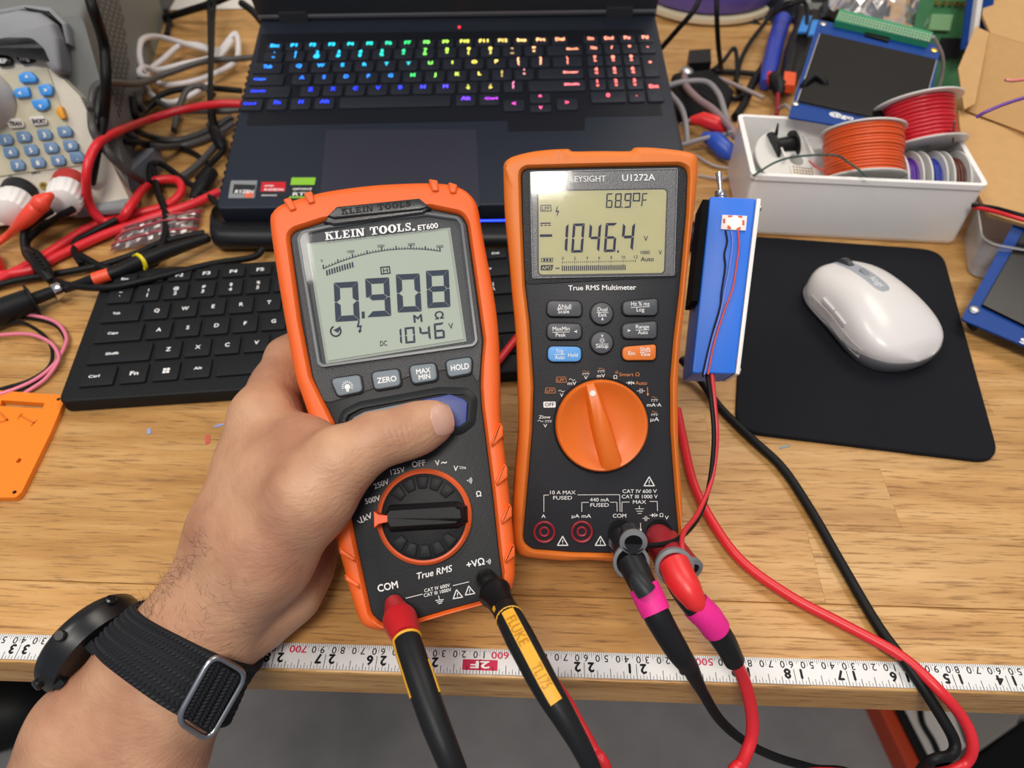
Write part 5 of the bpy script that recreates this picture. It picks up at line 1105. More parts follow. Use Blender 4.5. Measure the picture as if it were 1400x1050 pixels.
def skin_mat():
    m = mat('skin', '#c0917a', .5, sss=.12); nt = m.node_tree; N = nt.nodes; L = nt.links; b = N['Principled BSDF']
    tc = [n for n in N if n.type == 'TEX_COORD'][0]
    n1 = N.new('ShaderNodeTexNoise'); n1.inputs['Scale'].default_value = 28; n1.inputs['Detail'].default_value = 5; L.new(tc.outputs['Object'], n1.inputs[0])
    r = N.new('ShaderNodeValToRGB'); e = r.color_ramp.elements; e[0].position = .34; e[0].color = srgb('#a8765c'); e[1].position = .68; e[1].color = srgb('#c89b7a'); x = e.new(.5); x.color = srgb('#ba8b6c'); L.new(n1.outputs[0], r.inputs[0]); L.new(r.outputs[0], b.inputs['Base Color'])
    n2 = N.new('ShaderNodeTexVoronoi'); n2.inputs['Scale'].default_value = 900; L.new(tc.outputs['Object'], n2.inputs[0])
    mp = N.new('ShaderNodeMapping'); mp.inputs['Scale'].default_value = (1, 1, 4); mp.inputs['Rotation'].default_value = (.4, .9, .3); L.new(tc.outputs['Object'], mp.inputs[0])
    n3 = N.new('ShaderNodeTexNoise'); n3.inputs['Scale'].default_value = 170; n3.inputs['Detail'].default_value = 3; L.new(mp.outputs[0], n3.inputs[0])
    ad = N.new('ShaderNodeMath'); ad.operation = 'MULTIPLY_ADD'; ad.inputs[1].default_value = .25; L.new(n2.outputs[0], ad.inputs[0]); L.new(n3.outputs[0], ad.inputs[2])
    # creases across the thumb joint and the fold at its base (relief only)
    def M2(op, a, b_=None, c_=None):
        n = N.new('ShaderNodeMath'); n.operation = op
        for i_, v_ in enumerate((a, b_, c_)):
            if v_ is None: continue
            if hasattr(v_, 'links'): L.new(v_, n.inputs[i_])
            else: n.inputs[i_].default_value = v_
        return n.outputs[0]
    tot = ad.outputs[0]
    for cpt, axis, freq, rad, amp in CREASE:
        dt = N.new('ShaderNodeVectorMath'); dt.operation = 'DOT_PRODUCT'; L.new(tc.outputs['Object'], dt.inputs[0]); dt.inputs[1].default_value = axis
        ds = N.new('ShaderNodeVectorMath'); ds.operation = 'DISTANCE'; L.new(tc.outputs['Object'], ds.inputs[0]); ds.inputs[1].default_value = cpt
        ph = M2('MULTIPLY_ADD', n1.outputs[0], 9.0, M2('MULTIPLY', dt.outputs['Value'], freq)); wv_ = M2('POWER', M2('ABSOLUTE', M2('SINE', ph)), .35)
        mk_ = N.new('ShaderNodeMapRange'); mk_.interpolation_type = 'SMOOTHSTEP'; mk_.inputs[1].default_value = rad*.3; mk_.inputs[2].default_value = rad; mk_.inputs[3].default_value = amp; mk_.inputs[4].default_value = 0; L.new(ds.outputs['Value'], mk_.inputs[0])
        tot = M2('MULTIPLY_ADD', wv_, mk_.outputs[0], tot)
    ad = N.new('ShaderNodeMath'); ad.operation = 'ADD'; ad.inputs[1].default_value = 0; L.new(tot, ad.inputs[0])
    bp = N.new('ShaderNodeBump'); bp.inputs['Strength'].default_value = .55; bp.inputs['Distance'].default_value = .0006; L.new(ad.outputs[0], bp.inputs['Height']); L.new(bp.outputs[0], b.inputs['Normal'])
    return m
base = Vector(pd(262, 862, .350)); base_np = np.array(base)
_ta = (Vector(pd(592, 577, .334))-Vector(pd(514, 602, .326))).normalized()
CREASE = [(tuple(pd(545, 590, .320)-base), tuple(_ta), 1300, .012, .55), (tuple(pd(500, 672, .318)-base), tuple((Vector(pd(520, 640, .32))-Vector(pd(470, 720, .32))).normalized()), 1100, .016, .5),
          (tuple(pd(405, 800, .345)-base), tuple((Vector(pd(400, 780, .32))-Vector(pd(430, 830, .32))).normalized()), 900, .012, .4)]
M_skin = skin_mat()
person = thing('person', 'bare left hand and forearm gripping the orange meter, thumb on its blue button', 'person', base)
me = bpy.data.meshes.new('hand_and_forearm'); me.from_pydata([tuple(v) for v in (V-base_np)], [], F_.tolist()); me.materials.append(M_skin); me.update()
bm = bmesh.new(); bm.from_mesh(me); bmesh.ops.recalc_face_normals(bm, faces=bm.faces); bm.to_mesh(me); bm.free(); me.shade_smooth()
ho = bpy.data.objects.new('hand_and_forearm', me); COL.objects.link(ho); ho.parent = person
def onskin(px, py, lift=0., d0=.26):
    d = np.array(ray(px, py)); l = np.linalg.norm(d); t = d0; c0 = np.array(C0)
    for _ in range(60):
        s = float(sdf((c0+d*t)[None])[0])-lift
        if abs(s) < 2e-5: break
        t += s/l*.9
        if t > .6: return None
    return c0+d*t
# thumb nail
cx_, cy_ = 605, 574; aw, ah = 16.5, 24.0; ang = math.radians(-13); gridn = 10; rings = []
b = B(); vv = []; ff = []
for j in range(-gridn, gridn+1):
    for i in range(-gridn, gridn+1):
        u, v = i/gridn, j/gridn; u2, v2 = u*math.sqrt(1-v*v*.42), v*math.sqrt(1-u*u*.30)
        x, y = u2*aw, v2*ah; px, py = cx_+x*math.cos(ang)-y*math.sin(ang), cy_+x*math.sin(ang)+y*math.cos(ang)
        edge = max(abs(u), abs(v)); p = onskin(px, py, .00045 if edge < .95 else .0001 if edge < .99 else -.0004)
        if p is None: p = np.array(vv[-1])+base_np if vv else base_np
        vv.append(tuple(p-base_np))
Nn = 2*gridn+1
for j in range(Nn-1):
    for i in range(Nn-1): ff.append([j*Nn+i, j*Nn+i+1, (j+1)*Nn+i+1, (j+1)*Nn+i])
b.add(vv, ff); b.build('thumb_nail', mat('nail', '#c79c8a', .3, coat=.25), person, 80)
# fine dark hairs along the outer wrist
random.seed(11); b = B()
for k in range(90):
    t = random.random(); sx = 176+(268-176)*t; sy = 850-(850-735)*t; px, py = sx+random.uniform(2, 24), sy+random.uniform(-4, 20)
    p = onskin(px, py)
    if p is None: continue
    g = grad_(p[None])[0]; dr = np.array((-.25+random.uniform(-.5, .5), .3+random.uniform(-.5, .5), random.uniform(-.3, .3))); dr = dr-g*dr.dot(g)*.6; dr /= np.linalg.norm(dr)
    L_ = random.uniform(.004, .009); P_ = [Vector(p-base_np-g*.0002), Vector(p-base_np+dr*L_*.5+g*L_*.22), Vector(p-base_np+dr*L_+g*L_*random.uniform(.05, .35))]
    b.tube(catmull(P_, 3), .000055, 3)
for k in range(70):
    px, py = random.uniform(215, 340), random.uniform(790, 900); p = onskin(px, py)
    if p is None: continue
    g = grad_(p[None])[0]; dr = np.array((random.uniform(-.2, .9), random.uniform(-.6, .6), random.uniform(-.3, .3))); dr = dr-g*dr.dot(g)*.8; dr /= np.linalg.norm(dr)
    L_ = random.uniform(.003, .007); b.tube([Vector(p-base_np), Vector(p-base_np+dr*L_*.5+g*.0006), Vector(p-base_np+dr*L_+g*.0005)], .00004, 3)
o = b.build('arm_hair', mat('hair_brown', '#5a4030', .6), person, 0); o['kind'] = 'stuff'
# ------------------------------------------------------------------ watch on a braided band
wc = np.array(pd(222, 914, .342)); wax = np.array(pd(286, 858, .344))-np.array(pd(150, 992, .341)); wax /= np.linalg.norm(wax)
# in-plane directions round the wrist: e1 towards the lower right of the arm, e2 towards the camera
e2 = np.array(C0)-wc; e2 -= wax*e2.dot(wax); e2 /= np.linalg.norm(e2); e1 = np.cross(wax, e2)
if e1[0] < 0: e1 = -e1
def wrist_r(a, s):
    o = wc+wax*s; d = e1*math.cos(a)+e2*math.sin(a); t = .07
    for _ in range(40):
        v = float(sdf((o+d*t)[None])[0])
        if abs(v) < 3e-5: break
        t -= v*.9
    return t
watch = thing('wristwatch', 'round black watch on a black braided band with silver buckle around the wrist', 'watch', Vector(wc))
HB = .0122
M_band = mat('band_black', '#1c1e22', .8, bump=.4, bscale=1800)
NA = 96; SS = np.linspace(-HB, HB, 7); AA = np.arange(NA)*2*math.pi/NA
def soff(a): return .0085*np.sin(a)*(np.sin(a) > 0)+.0085*(1+np.cos(a))
Ag, Sg = np.meshgrid(AA, SS, indexing='ij'); Sg = Sg+soff(Ag)
Dg = e1*np.cos(Ag)[..., None]+e2*np.sin(Ag)[..., None]; Og = wc+wax*Sg[..., None]; Tg = np.full(Ag.shape, .045)
for _ in range(40): Tg = Tg-sdf(Og+Dg*Tg[..., None])*.9
def bandp(fa, fs, lift):
    """fa = angle index (float), fs = 0..1 across the band"""
    i0 = int(math.floor(fa)) % NA; i1 = (i0+1) % NA; t = fa-math.floor(fa); j = fs*6; j0 = min(5, int(j)); u = j-j0
    r = (Tg[i0, j0]*(1-u)+Tg[i0, j0+1]*u)*(1-t)+(Tg[i1, j0]*(1-u)+Tg[i1, j0+1]*u)*t+lift
    a = (i0+t)*2*math.pi/NA; s_ = -HB+2*HB*fs+float(soff(np.array(a))); return Vector(e1*math.cos(a)*r+e2*math.sin(a)*r+wax*s_)
b = B(); rings = [[bandp(i, 0, .0003), bandp(i, 0, .0018), bandp(i, .03, .0024), bandp(i, .25, .0026), bandp(i, .5, .0027), bandp(i, .75, .0026), bandp(i, .97, .0024), bandp(i, 1, .0018), bandp(i, 1, .0003)] for i in range(NA)]
rings.append(rings[0]); b.loft(rings, False, False); b.build('band', M_band, watch, 50)
b = B(); ROWS = 9      # plaited strands
for i in range(0, NA):
    fa = float(i)
    if not (fa < NA*.56 or fa > NA*.92): continue
    for r_ in range(ROWS):
        ssg = 1 if r_ % 2 else -1; f0_ = r_/ROWS; p0 = bandp(fa, f0_+.01, .0024); p1 = bandp(fa+1.1, min(1, f0_+1/ROWS-.01), .0024)
        if ssg < 0: p0, p1 = bandp(fa+1.1, f0_+.01, .0024), bandp(fa, min(1, f0_+1/ROWS-.01), .0024)
        c = (p0+p1)/2; l = (p1-p0)/2; n = Vector(e1*math.cos(fa*2*math.pi/NA)+e2*math.sin(fa*2*math.pi/NA)); wdt = n.cross(l).normalized()*.00105
        v = [c-l, c-wdt, c+wdt, c+l, c+n*.0010-l*.4, c+n*.0010+l*.4]
        b.add(v, [[0, 1, 4], [0, 4, 2], [3, 5, 1], [3, 2, 5], [1, 5, 4], [2, 4, 5]])
o = b.build('braided_strands', mat('strand_black', '#25272b', .75), watch, 25); o['kind'] = 'stuff'
# buckle frame
ab = math.radians(14)
nb = e1*math.cos(ab)+e2*math.sin(ab)
kb0 = [np.array(pd(*p)) for p in ((291, 894, .3115), (338, 921, .324), (285, 1013, .318), (241, 985, .3055))]
cb = sum(kb0)/4; b = B(); q = []
cornv = [Vector(k-wc) for k in kb0]; loop = []
for i in range(4):
    p, a0, a1 = cornv[i], cornv[i-1], cornv[(i+1) % 4]
    for k in range(6):
        u = k/5; s0_, s1_ = p+(a0-p).normalized()*.006, p+(a1-p).normalized()*.006; loop.append(s0_*(1-u)**2+p*2*u*(1-u)+s1_*u*u)
loop.append(loop[0].copy()); loop.append(loop[1].copy()); b.tube(loop, .0013, 10, 0, False); b.build('buckle_frame', mat('buckle_silver', '#a9acb0', .3, 1.), watch, 60)
# doubled-back flap of the band inside the buckle
flap = [k for k in kb0]; cN = Vector(np.cross(kb0[1]-kb0[0], kb0[3]-kb0[0])).normalized()
if cN.dot(C0-Vector(cb)) < 0: cN = -cN
b = B(); inn = [Vector(cb-wc)+(Vector(k-wc)-Vector(cb-wc))*.84 for k in kb0]; b.add([p-cN*.0035 for p in inn]+[p-cN*.0004 for p in inn], [[3, 2, 1, 0], [4, 5, 6, 7], [0, 1, 5, 4], [1, 2, 6, 5], [2, 3, 7, 6], [3, 0, 4, 7]]); b.build('band_flap', M_band, watch, 0)
b = B(); U_ = inn[1]-inn[0]; V_ = inn[3]-inn[0]
for i in range(6):
    for j in range(15):
        c = inn[0]+U_*((i+.5)/6)+V_*((j+.5)/15); ssg = 1 if i % 2 else -1; l = V_.normalized()*.0012+U_.normalized()*.0013*ssg; wdt = cN.cross(l).normalized()*.0008
        v = [c-l-cN*.0003, c-wdt-cN*.0003, c+wdt-cN*.0003, c+l-cN*.0003, c+cN*.0005-l*.35, c+cN*.0005+l*.35]; b.add(v, [[0, 1, 4], [0, 4, 2], [3, 5, 1], [3, 2, 5], [1, 5, 4], [2, 4, 5]])
o = b.build('braided_strands', mat('strand_black2', '#26282d', .7), watch, 60); o['kind'] = 'stuff'
# case
ca_, cb_ = np.array(pd(168, 822, .352)), np.array(pd(84, 938, .347)); cc = Vector((ca_+cb_)/2)
chord = Vector(cb_-ca_).normalized(); axw = Vector(-e1*.93-e2*.36); axw = (axw-chord*axw.dot(chord)).normalized(); rc = (Vector(ca_)-Vector(cb_)).length/2+.0025
cc = cc-axw*.0060-Vector(wc)
M_case = mat('watch_case_black', '#141517', .3)
b = B(); b.lathe([(rc-.005, -.0035), (rc-.0015, -.0025), (rc-.0008, .002), (rc, .0045), (rc, .0085), (rc-.001, .0098), (rc-.003, .0104)], cc, axw, 56); b.build('watch_case', M_case, watch, 40)
b = B(); b.lathe([(rc-.0035, .0100), (rc-.0035, .0106)], cc, axw, 48); b.build('watch_crystal', mat('watch_glass', '#08090b', .06), watch, 0)
for f in (.60, .88, .25):
    bdir = Vector(e2); bdir = (bdir-axw*bdir.dot(axw)).normalized(); a = math.pi*f; side = (chord*math.cos(a)+bdir*math.sin(a)).normalized(); b = B(); b.lathe([(.0024, 0), (.0026, .0016), (.0020, .0024)], cc+axw*.0055+side*(rc-.0004), side, 16); b.build('side_button', M_case, watch, 40)
for f in (-1, 1):
    bdir = Vector(e2); bdir = (bdir-axw*bdir.dot(axw)).normalized()
    b = B(); c = cc+bdir*(rc*.50)+Vector(wax)*f*.0105; b.obox(c-Vector(wax)*.0022-axw*.004, Vector(wax)*.0044, bdir*.007-axw*.004, axw*.006); b.build('lug', M_case, watch, 0)
# ================================================================== white parts bin and wire spools
RZ = .056
fl, fr_, bl_, br_ = at(1007, 323, .0), at(1303, 338, .0), at(1011, 157, RZ), at(1303, 173, RZ)
bl0, br0 = Vector((bl_.x, bl_.y, 0)), Vector((br_.x, br_.y, 0))
bin_ = thing('parts_bin', 'white rectangular plastic bin full of wire spools behind the mouse mat', 'bin', fl)
pb_ = ccw([(p.x, p.y) for p in (fl, fr_, br0, bl0)]); po = rounded(pb_, .004, 3); pi_ = offset(po, .0022)
b = wb(); b.loft([[(x, y, .001) for x, y in offset(po, .003)], [(x, y, .004) for x, y in offset(po, .001)], [(x, y, .006) for x, y in offset(po, .0004)], [(x, y, RZ-.004) for x, y in po], [(x, y, RZ-.004) for x, y in offset(po, -.0015)], [(x, y, RZ) for x, y in offset(po, -.0015)], [(x, y, RZ) for x, y in pi_], [(x, y, .004) for x, y in offset(pi_, .001)]], True, True)
wpart(b, 'bin_shell', mat('bin_white', '#f7f5f2', .35, var=.02), bin_, 40)
def walls(px0, px1, z1): pass
for px in (1064, 1103):
    q = at(px, 190, .045); b = wb(); b.obox((q.x, bl_.y-.042, .003), (.0016, 0, 0), (0, .036, 0), (0, 0, .040)); wpart(b, 'divider', M_whitepl, bin_, 0)
M_flange = mat('spool_flange', '#d9d8d3', .4)
def spool(name, label, c, ax, rf, rw, L_, m, group=None, turns=12, hub=.006, nl=2):
    c = Vector(c); ax = Vector(ax).normalized(); t = thing(name, label, 'wire spool', c, group); h = L_/2
    for sg in (-1, 1):
        b = B(); b.lathe([(hub, sg*h), (rf, sg*h), (rf+.0004, sg*(h+.0006)), (rf, sg*(h+.0014)), (hub, sg*(h+.0014)), (hub, sg*h)], (0, 0, 0), ax, 44, cap0=False, cap1=False); b.build('flange', M_flange, t, 40)
    b = B(); b.lathe([(hub, -h), (hub, h)], (0, 0, 0), ax, 24, cap0=False, cap1=False); b.build('hub', M_flange, t, 60)
    b = B(); prof = []; rwz = h*2/turns
    for k in range(turns):
        y0 = -h+rwz*k; jit = random.uniform(-.0006, .0006)
        for j in range(5): a = math.pi*j/4; prof.append((rw+jit+rwz*.5*math.sin(a), y0+rwz*(.5-.5*math.cos(a))))
    b.lathe(prof, (0, 0, 0), ax, 48, cap0=False, cap1=False); b.build('wound_wire', m, t, 60); return t
random.seed(5)
vd = ray(1254, 170).normalized(); im = -DN+Vector((-.10, 0, 0)); perp = (im-vd*vd.dot(im)).normalized()
u = (perp*math.cos(math.radians(13))+vd*math.sin(math.radians(13))).normalized()
spool('wire_spool', 'spool of glossy red wire with white flanges, highest in the white bin', pd(1257, 171, .592), u, .0320, .0242, .0330, mat('red_wire', '#c9202e', .3), 'spools in the bin', 11)
vd = ray(1182, 215).normalized(); perp = (-DN-vd*vd.dot(-DN)).normalized(); u = (perp*math.cos(math.radians(14))+vd*math.sin(math.radians(14))).normalized()
spool('wire_spool', 'spool of bright orange wire standing up at the front of the white bin', pd(1180, 212, .578), u, .0303, .0276, .0350, mat('orange_wire', '#dd5a26', .33), 'spools in the bin', 15)
for px, col, lab, ww in ((1243, '#5b2f96', 'small spool of purple wire on its side in the white bin', .010), (1275, '#2b3b9c', 'small spool of blue wire on its side in the white bin', .010), (1306, '#5a2e22', 'small spool of brown wire on its side at the right end of the bin', .011)):
    c = at(px, 244, .045); spool('wire_spool', lab, (c.x, c.y+.009, .034), (1, .02, 0), .0245, .0185, ww, mat('wire_'+col[1:], col, .35), 'spools in the bin', 5)
c = at(1076, 232, .030); spool('wire_spool', 'white flanged spool with a printed label lying flat at the left of the bin', c+Vector((.006, .006, 0)), (.15, -.25, 1), .034, .02, .010, mat('green_black_wire', '#1f3a34', .4), 'spools in the bin', 4)
lb_ = Frame(c+Vector((.006, .006, .0068))+Vector((0, -.002, 0)), (1, 0, -.15), (0, 1, .25)); b = B(); b.box(-.006, .014, -.020, -.008, 0, .0004); o = b.build('spool_label', mat('label_cream', '#e6e0cf', .6), None, 0); o.matrix_world = lb_.M
tag(o, 'cream printed label stuck on the flat white spool in the bin', 'label')
b = B()
for r_ in range(4):
    for k in range(7): x = -.004+k*.0025; y = -.0185+r_*.003; b.add([(x, y, .0005), (x+.0016, y, .0005), (x+.0016, y+.0012, .0005), (x, y+.0012, .0005)], [[0, 1, 2, 3]])
q = b.build('label_print', M_blackrub, o, 0); q['kind'] = 'stuff'
c = at(1060, 200, .040)
bk_ = thing('bobbin', 'black ribbed plastic bobbin standing in the left compartment of the bin', 'bobbin', c)
b = B(); b.lathe([(.013, -.010), (.013, -.008), (.007, -.008), (.007, .008), (.011, .008), (.011, .010)], (.006, 0, 0), (1, .2, .1), 24); b.build('bobbin_body', M_blackpl, bk_, 40)
b = B(); b.tube([(-.002, 0, .010), (-.003, 0, .020)], [.0016, .0006], 8); b.build('pin', M_blackpl, bk_, 40)
wire = lambda n, p, r, m, l, g=None, **k: cable(n, p, r, m, l, 'wire', g, **k)
wire('loose_wire', [(1030, 240, .058), (1060, 222, .062), (1090, 214, .064), (1140, 212, .066), (1160, 222, .066), (1187, 242, .062)], .0008, mat('dark_green_wire', '#23443c', .4), 'thin dark green wire arching over the front of the bin')
wire('loose_wire', [(1106, 220, .054), (1118, 230, .054), (1132, 236, .052)], .0006, mat('thin_red', '#c43a38', .4), 'short thin red wire end inside the white bin')
wire('loose_wire', [(1303, 195, .062), (1304, 175, .075), (1305, 165, .085)], .0007, mat('brown_wire', '#6b3a2a', .4), 'stiff thin brown wire sticking up beside the red spool')
# ================================================================== display board behind the bin
TLb, TRb, BLb = pd(1119, 27, .665), pd(1287, 62, .640), pd(1080, 158, .602)
Db = Frame(BLb, (TRb-TLb), (TLb-BLb)); M_pcb = mat('blue_circuit_board', '#15408a', .5, spec=.2, bump=.2, bscale=600, var=.12, vscale=200)
db = thing('display_module', 'blue circuit board with black screen leaning behind the white bin', 'display board', Db.M)
bp4 = [Db.loc(1119, 27), Db.loc(1287, 62), Db.loc(1262, 190), Db.loc(1078, 160)]
b = B(); b.prism(rounded(ccw(bp4), .002), -.0016, 0, 0); b.build('circuit_board', M_pcb, db, 0)
sc4 = ccw([Db.loc(1121, 48), Db.loc(1279, 84), Db.loc(1254, 176), Db.loc(1090, 140)])
b = B(); b.prism(rounded(sc4, .001), .0001, .0022, .0003); b.build('screen', mat('dead_screen', '#101114', .22, spec=.25), db, 0)
b = B(); b.prism(rounded(offset(sc4, -.0009), .001), .00005, .0008, 0); b.build('screen_frame', M_steel, db, 0)
for c in ((1125, 33), (1277, 69), (1087, 142)):
    lx = Db.loc(*c); b = B(); b.lathe([(.0030, 0), (.0030, .0006), (.0022, .0010)], (*lx, 0), (0, 0, 1), 20); b.build('mounting_screw', M_gold if c[0] > 1200 else M_steel, db, 40)
h4 = ccw([Db.loc(1148, 12, .006), Db.loc(1276, 44, .006), Db.loc(1271, 57, .006), Db.loc(1142, 28, .006)])
b = B(); b.prism(h4, .0002, .006, 0); hd = b.build('pin_header', mat('header_green', '#2f8f63', .45), db, 0)
b = B(); A_ = Vector(Db.loc(1147, 16, .0065)); X_ = (Vector(Db.loc(1274, 47, .0065))-A_)/32; Y_ = (Vector(Db.loc(1143, 27, .0065))-A_)/3
for i in range(32):
    for j in range(3): q = A_+X_*(i+.5)+Y_*(j+.5); b.lathe([(.0007, .006), (.0007, .0072)], (q.x, q.y, 0), (0, 0, 1), 6)
o = b.build('pins', mat('pin_cream', '#d8d4bd', .4), hd, 0); o['kind'] = 'stuff'
b = B()
for i in range(10): q = Vector(Db.loc(1182+3.6*i, 43+1*i)); b.box(q.x-.0008, q.x+.0008, q.y-.0012, q.y+.0012, 0, .0012)
b.build('chip_pins', M_steel, db, 0)['kind'] = 'stuff'
b = B(); b.prism(ccw([Db.loc(1183, 44), Db.loc(1216, 53), Db.loc(1214, 59), Db.loc(1181, 50)]), 0, .002, .0002); b.build('driver_chip', M_blackpl, db, 0)
b = B(); put(b, Db, '@go', (1134, 157), (1166, 164), 8, .0003, 0, .04); b.build('board_lettering', M_white, db, 0)
b = B(); q = Db.W(*Db.loc(1110, 150), -.002); b.obox(Db.inv(q), Db.inv(Vector((q.x, q.y, .001))+Vector((0, .03, 0)))-Db.inv(q), (.004, 0, 0), (0, 0, -.003)); b.build('support_leg', M_blackpl, db, 0)
cable('loose_wire', [(1276, 50, .12), (1288, 75, .10), (1288, 100, .08), (1280, 130, .06), (1262, 165, .03)], .0013, M_greyins, 'grey wire drooping from the green header of the board', 'wire')
# second display board at the right edge
A2, B2, C2 = pd(1314, 436, .512), pd(1432, 222, .575), pd(1500, 515, .475)
D2 = Frame(A2, (C2-A2), (B2-A2)); d2 = thing('display_module', 'blue-framed black screen board tilted up at the right edge beside the mouse mat', 'display board', D2.M)
q4 = ccw([D2.loc(*p) for p in ((1314, 436), (1432, 222), (1620, 300), (1500, 515))])
b = B(); b.prism(rounded(q4, .003), -.0016, 0, 0); b.build('circuit_board', M_pcb, d2, 0)
q5 = ccw([D2.loc(*p) for p in ((1341, 419), (1440, 245), (1600, 310), (1490, 492))]); b = B(); b.prism(rounded(q5, .001), .0001, .0022, .0003); b.build('screen', mat('dead_screen2', '#0c0c10', .2, spec=.2), d2, 0)
lx = D2.loc(1332, 424); b = B(); b.lathe([(.0034, 0), (.0034, .0008), (.0024, .0013)], (*lx, 0), (0, 0, 1), 20); b.build('mounting_screw', M_steel, d2, 40)
b = B(); put(b, D2, 'S', (1394, 468), (1402, 471), 10, .0003, 0, .04); b.build('board_lettering', M_white, d2, 0)
b = B(); b.tube([D2.inv(at(1325, 445, .006)), D2.inv(D2.W(*D2.loc(1345, 432), -.003))], [.005, .004], 10); b.build('foot', M_blackpl, d2, 40); b = B(); b.tube([D2.inv(Vector((D2.W(*D2.loc(1440, 245)).x, D2.W(*D2.loc(1440, 245)).y, .002))), D2.inv(D2.W(*D2.loc(1440, 245), -.002))], .004, 8); b.build('foot', M_blackpl, d2, 40)
# clear tub
tub = thing('clear_tub', 'small clear plastic tub between the white bin and the right screen board', 'tub', at(1325, 380))
tf, tr2 = at(1322, 380), at(1440, 402); ux_ = (tr2-tf).normalized(); uy_ = Vector((-ux_.y, ux_.x, 0)); P_ = [tf, tf+ux_*.09, tf+ux_*.09+uy_*.055, tf+uy_*.055]
pp = rounded(ccw([(p.x, p.y) for p in P_]), .008, 4); b = wb(); b.loft([[(x, y, .0005) for x, y in offset(pp, .003)], [(x, y, .003) for x, y in pp], [(x, y, .034) for x, y in offset(pp, -.003)], [(x, y, .034) for x, y in offset(pp, -.0045)], [(x, y, .036) for x, y in offset(pp, -.0045)]], True, False)
wpart(b, 'tub_wall', clear_mat('tub_plastic', rough=.15, refl=.10, milk=.30), tub, 40)
cable('loose_wire', [(1330, 283, .04), (1355, 288, .045), (1390, 298, .05), (1440, 312, .05)], .0016, M_redins, 'red wire running along the rim of the clear tub', 'wire')
cable('loose_wire', [(1328, 280, .042), (1358, 284, .045), (1392, 293, .05), (1440, 306, .05)], .0016, M_blackrub, 'black wire running along the rim of the clear tub', 'wire')
# cardboard carton
M_card = mat('corrugated_card', '#c69c66', .75, bump=.3, bscale=400, var=.08, vscale=120)
cb = thing('cardboard_box', 'open brown cardboard box at the right edge behind the bin', 'box', at(1390, 250))
off = cb.matrix_world.translation
def slabp(name, pts, th_=.003):
    P_ = [pd(*p) for p in pts]; n = (P_[1]-P_[0]).cross(P_[2]-P_[0]).normalized()
    if n.dot(C0-P_[0]) > 0: n = -n
    k = len(P_); v = [p-off for p in P_]+[p+n*th_-off for p in P_]; b = B(); b.add(v, [list(range(k)), list(range(k, 2*k))[::-1]]+[[i, (i+1) % k, k+(i+1) % k, k+i] for i in range(k)]); return b.build(name, M_card, cb, 0)
def pl_pts(pts, fr): return [(*p, (fr(p))) for p in pts]
def dep(p0, p1, p2):
    A_, B_, C_ = pd(*p0), pd(*p1), pd(*p2); n = (B_-A_).cross(C_-A_).normalized(); return lambda p: (A_-C0).dot(n)/ray(*p).dot(n)
f_ = dep((1310, 93, .66), (1400, 60, .63), (1400, 200, .60)); slabp('side_panel', pl_pts([(1334, 36), (1353, 45), (1480, 85), (1480, 210), (1318, 150), (1310, 93)], f_))
f2 = dep((1318, 150, .640), (1400, 180, .61), (1400, 300, .545)); slabp('front_panel', pl_pts([(1310, 151), (1480, 213), (1480, 330), (1352, 292), (1318, 230)], f2))
f3 = dep((1344, 0, .70), (1400, 0, .69), (1400, 60, .66)); slabp('top_flap', pl_pts([(1350, -50), (1480, -50), (1480, 84), (1354, 45), (1343, 20)], f3))
f4 = dep((1334, 36, .655), (1352, 45, .650), (1318, 150, .63)); slabp('fold_strip', pl_pts([(1334, 36), (1352, 44), (1333, 142), (1318, 149), (1310, 93)], f4), .002)
cable('loose_wire', [(1335, 160, .13), (1350, 152, .135), (1380, 140, .14), (1430, 125, .145)], .0011, mat('purple_wire', '#7a4a9c', .4), 'purple wire with bare end lying over the cardboard box', 'wire')
cable('loose_wire', [(1374, 109, .16), (1388, 110, .16), (1430, 104, .16)], .0010, mat('salmon_wire', '#d98378', .4), 'salmon pink wire end poking over the cardboard box', 'wire')
# green and blue boards and a bag at the back
gf = Frame(pd(1262, 60, .74), (1, -.1, 0), (0, .45, .9)); g = thing('circuit_board', 'green circuit board standing at the back right behind the screen board', 'circuit board', gf.M)
b = B(); b.box(-.012, .062, -.040, .060, -.0016, 0); b.build('board', mat('green_pcb', '#3f7d50', .45, var=.25, vscale=150), g, 0)
for i in range(7): b = B(); b.box(.002+i*.0062, .0055+i*.0062, .034, .038, 0, .004); b.build('header_pin', M_gold, g, 0)
for q in ((-.006, .008, -.03, -.012), (.015, .035, -.012, .006), (.04, .056, -.02, .0), (.0, .02, .012, .026)): b = B(); b.box(*q, 0, .006, .0005); b.build('component', mat('component_green', '#7fae7c', .5) if q[0] < .01 else M_blackpl, g, 0)
bf_ = Frame(pd(1322, 48, .70), (1, .1, 0), (.1, .5, .86)); g2 = thing('circuit_board', 'dark blue circuit board with white connector between green board and cardboard', 'circuit board', bf_.M)
b = B(); b.box(-.004, .022, -.012, .05, -.0016, 0); b.build('board', M_pcb, g2, 0); b = B(); b.box(.002, .007, -.006, .045, 0, .006, .0005); b.build('connector', M_whitepl, g2, 0)
bag = thing('plastic_bag', 'crumpled clear plastic bag behind the green pin header', 'bag', at(1215, 20, .05))
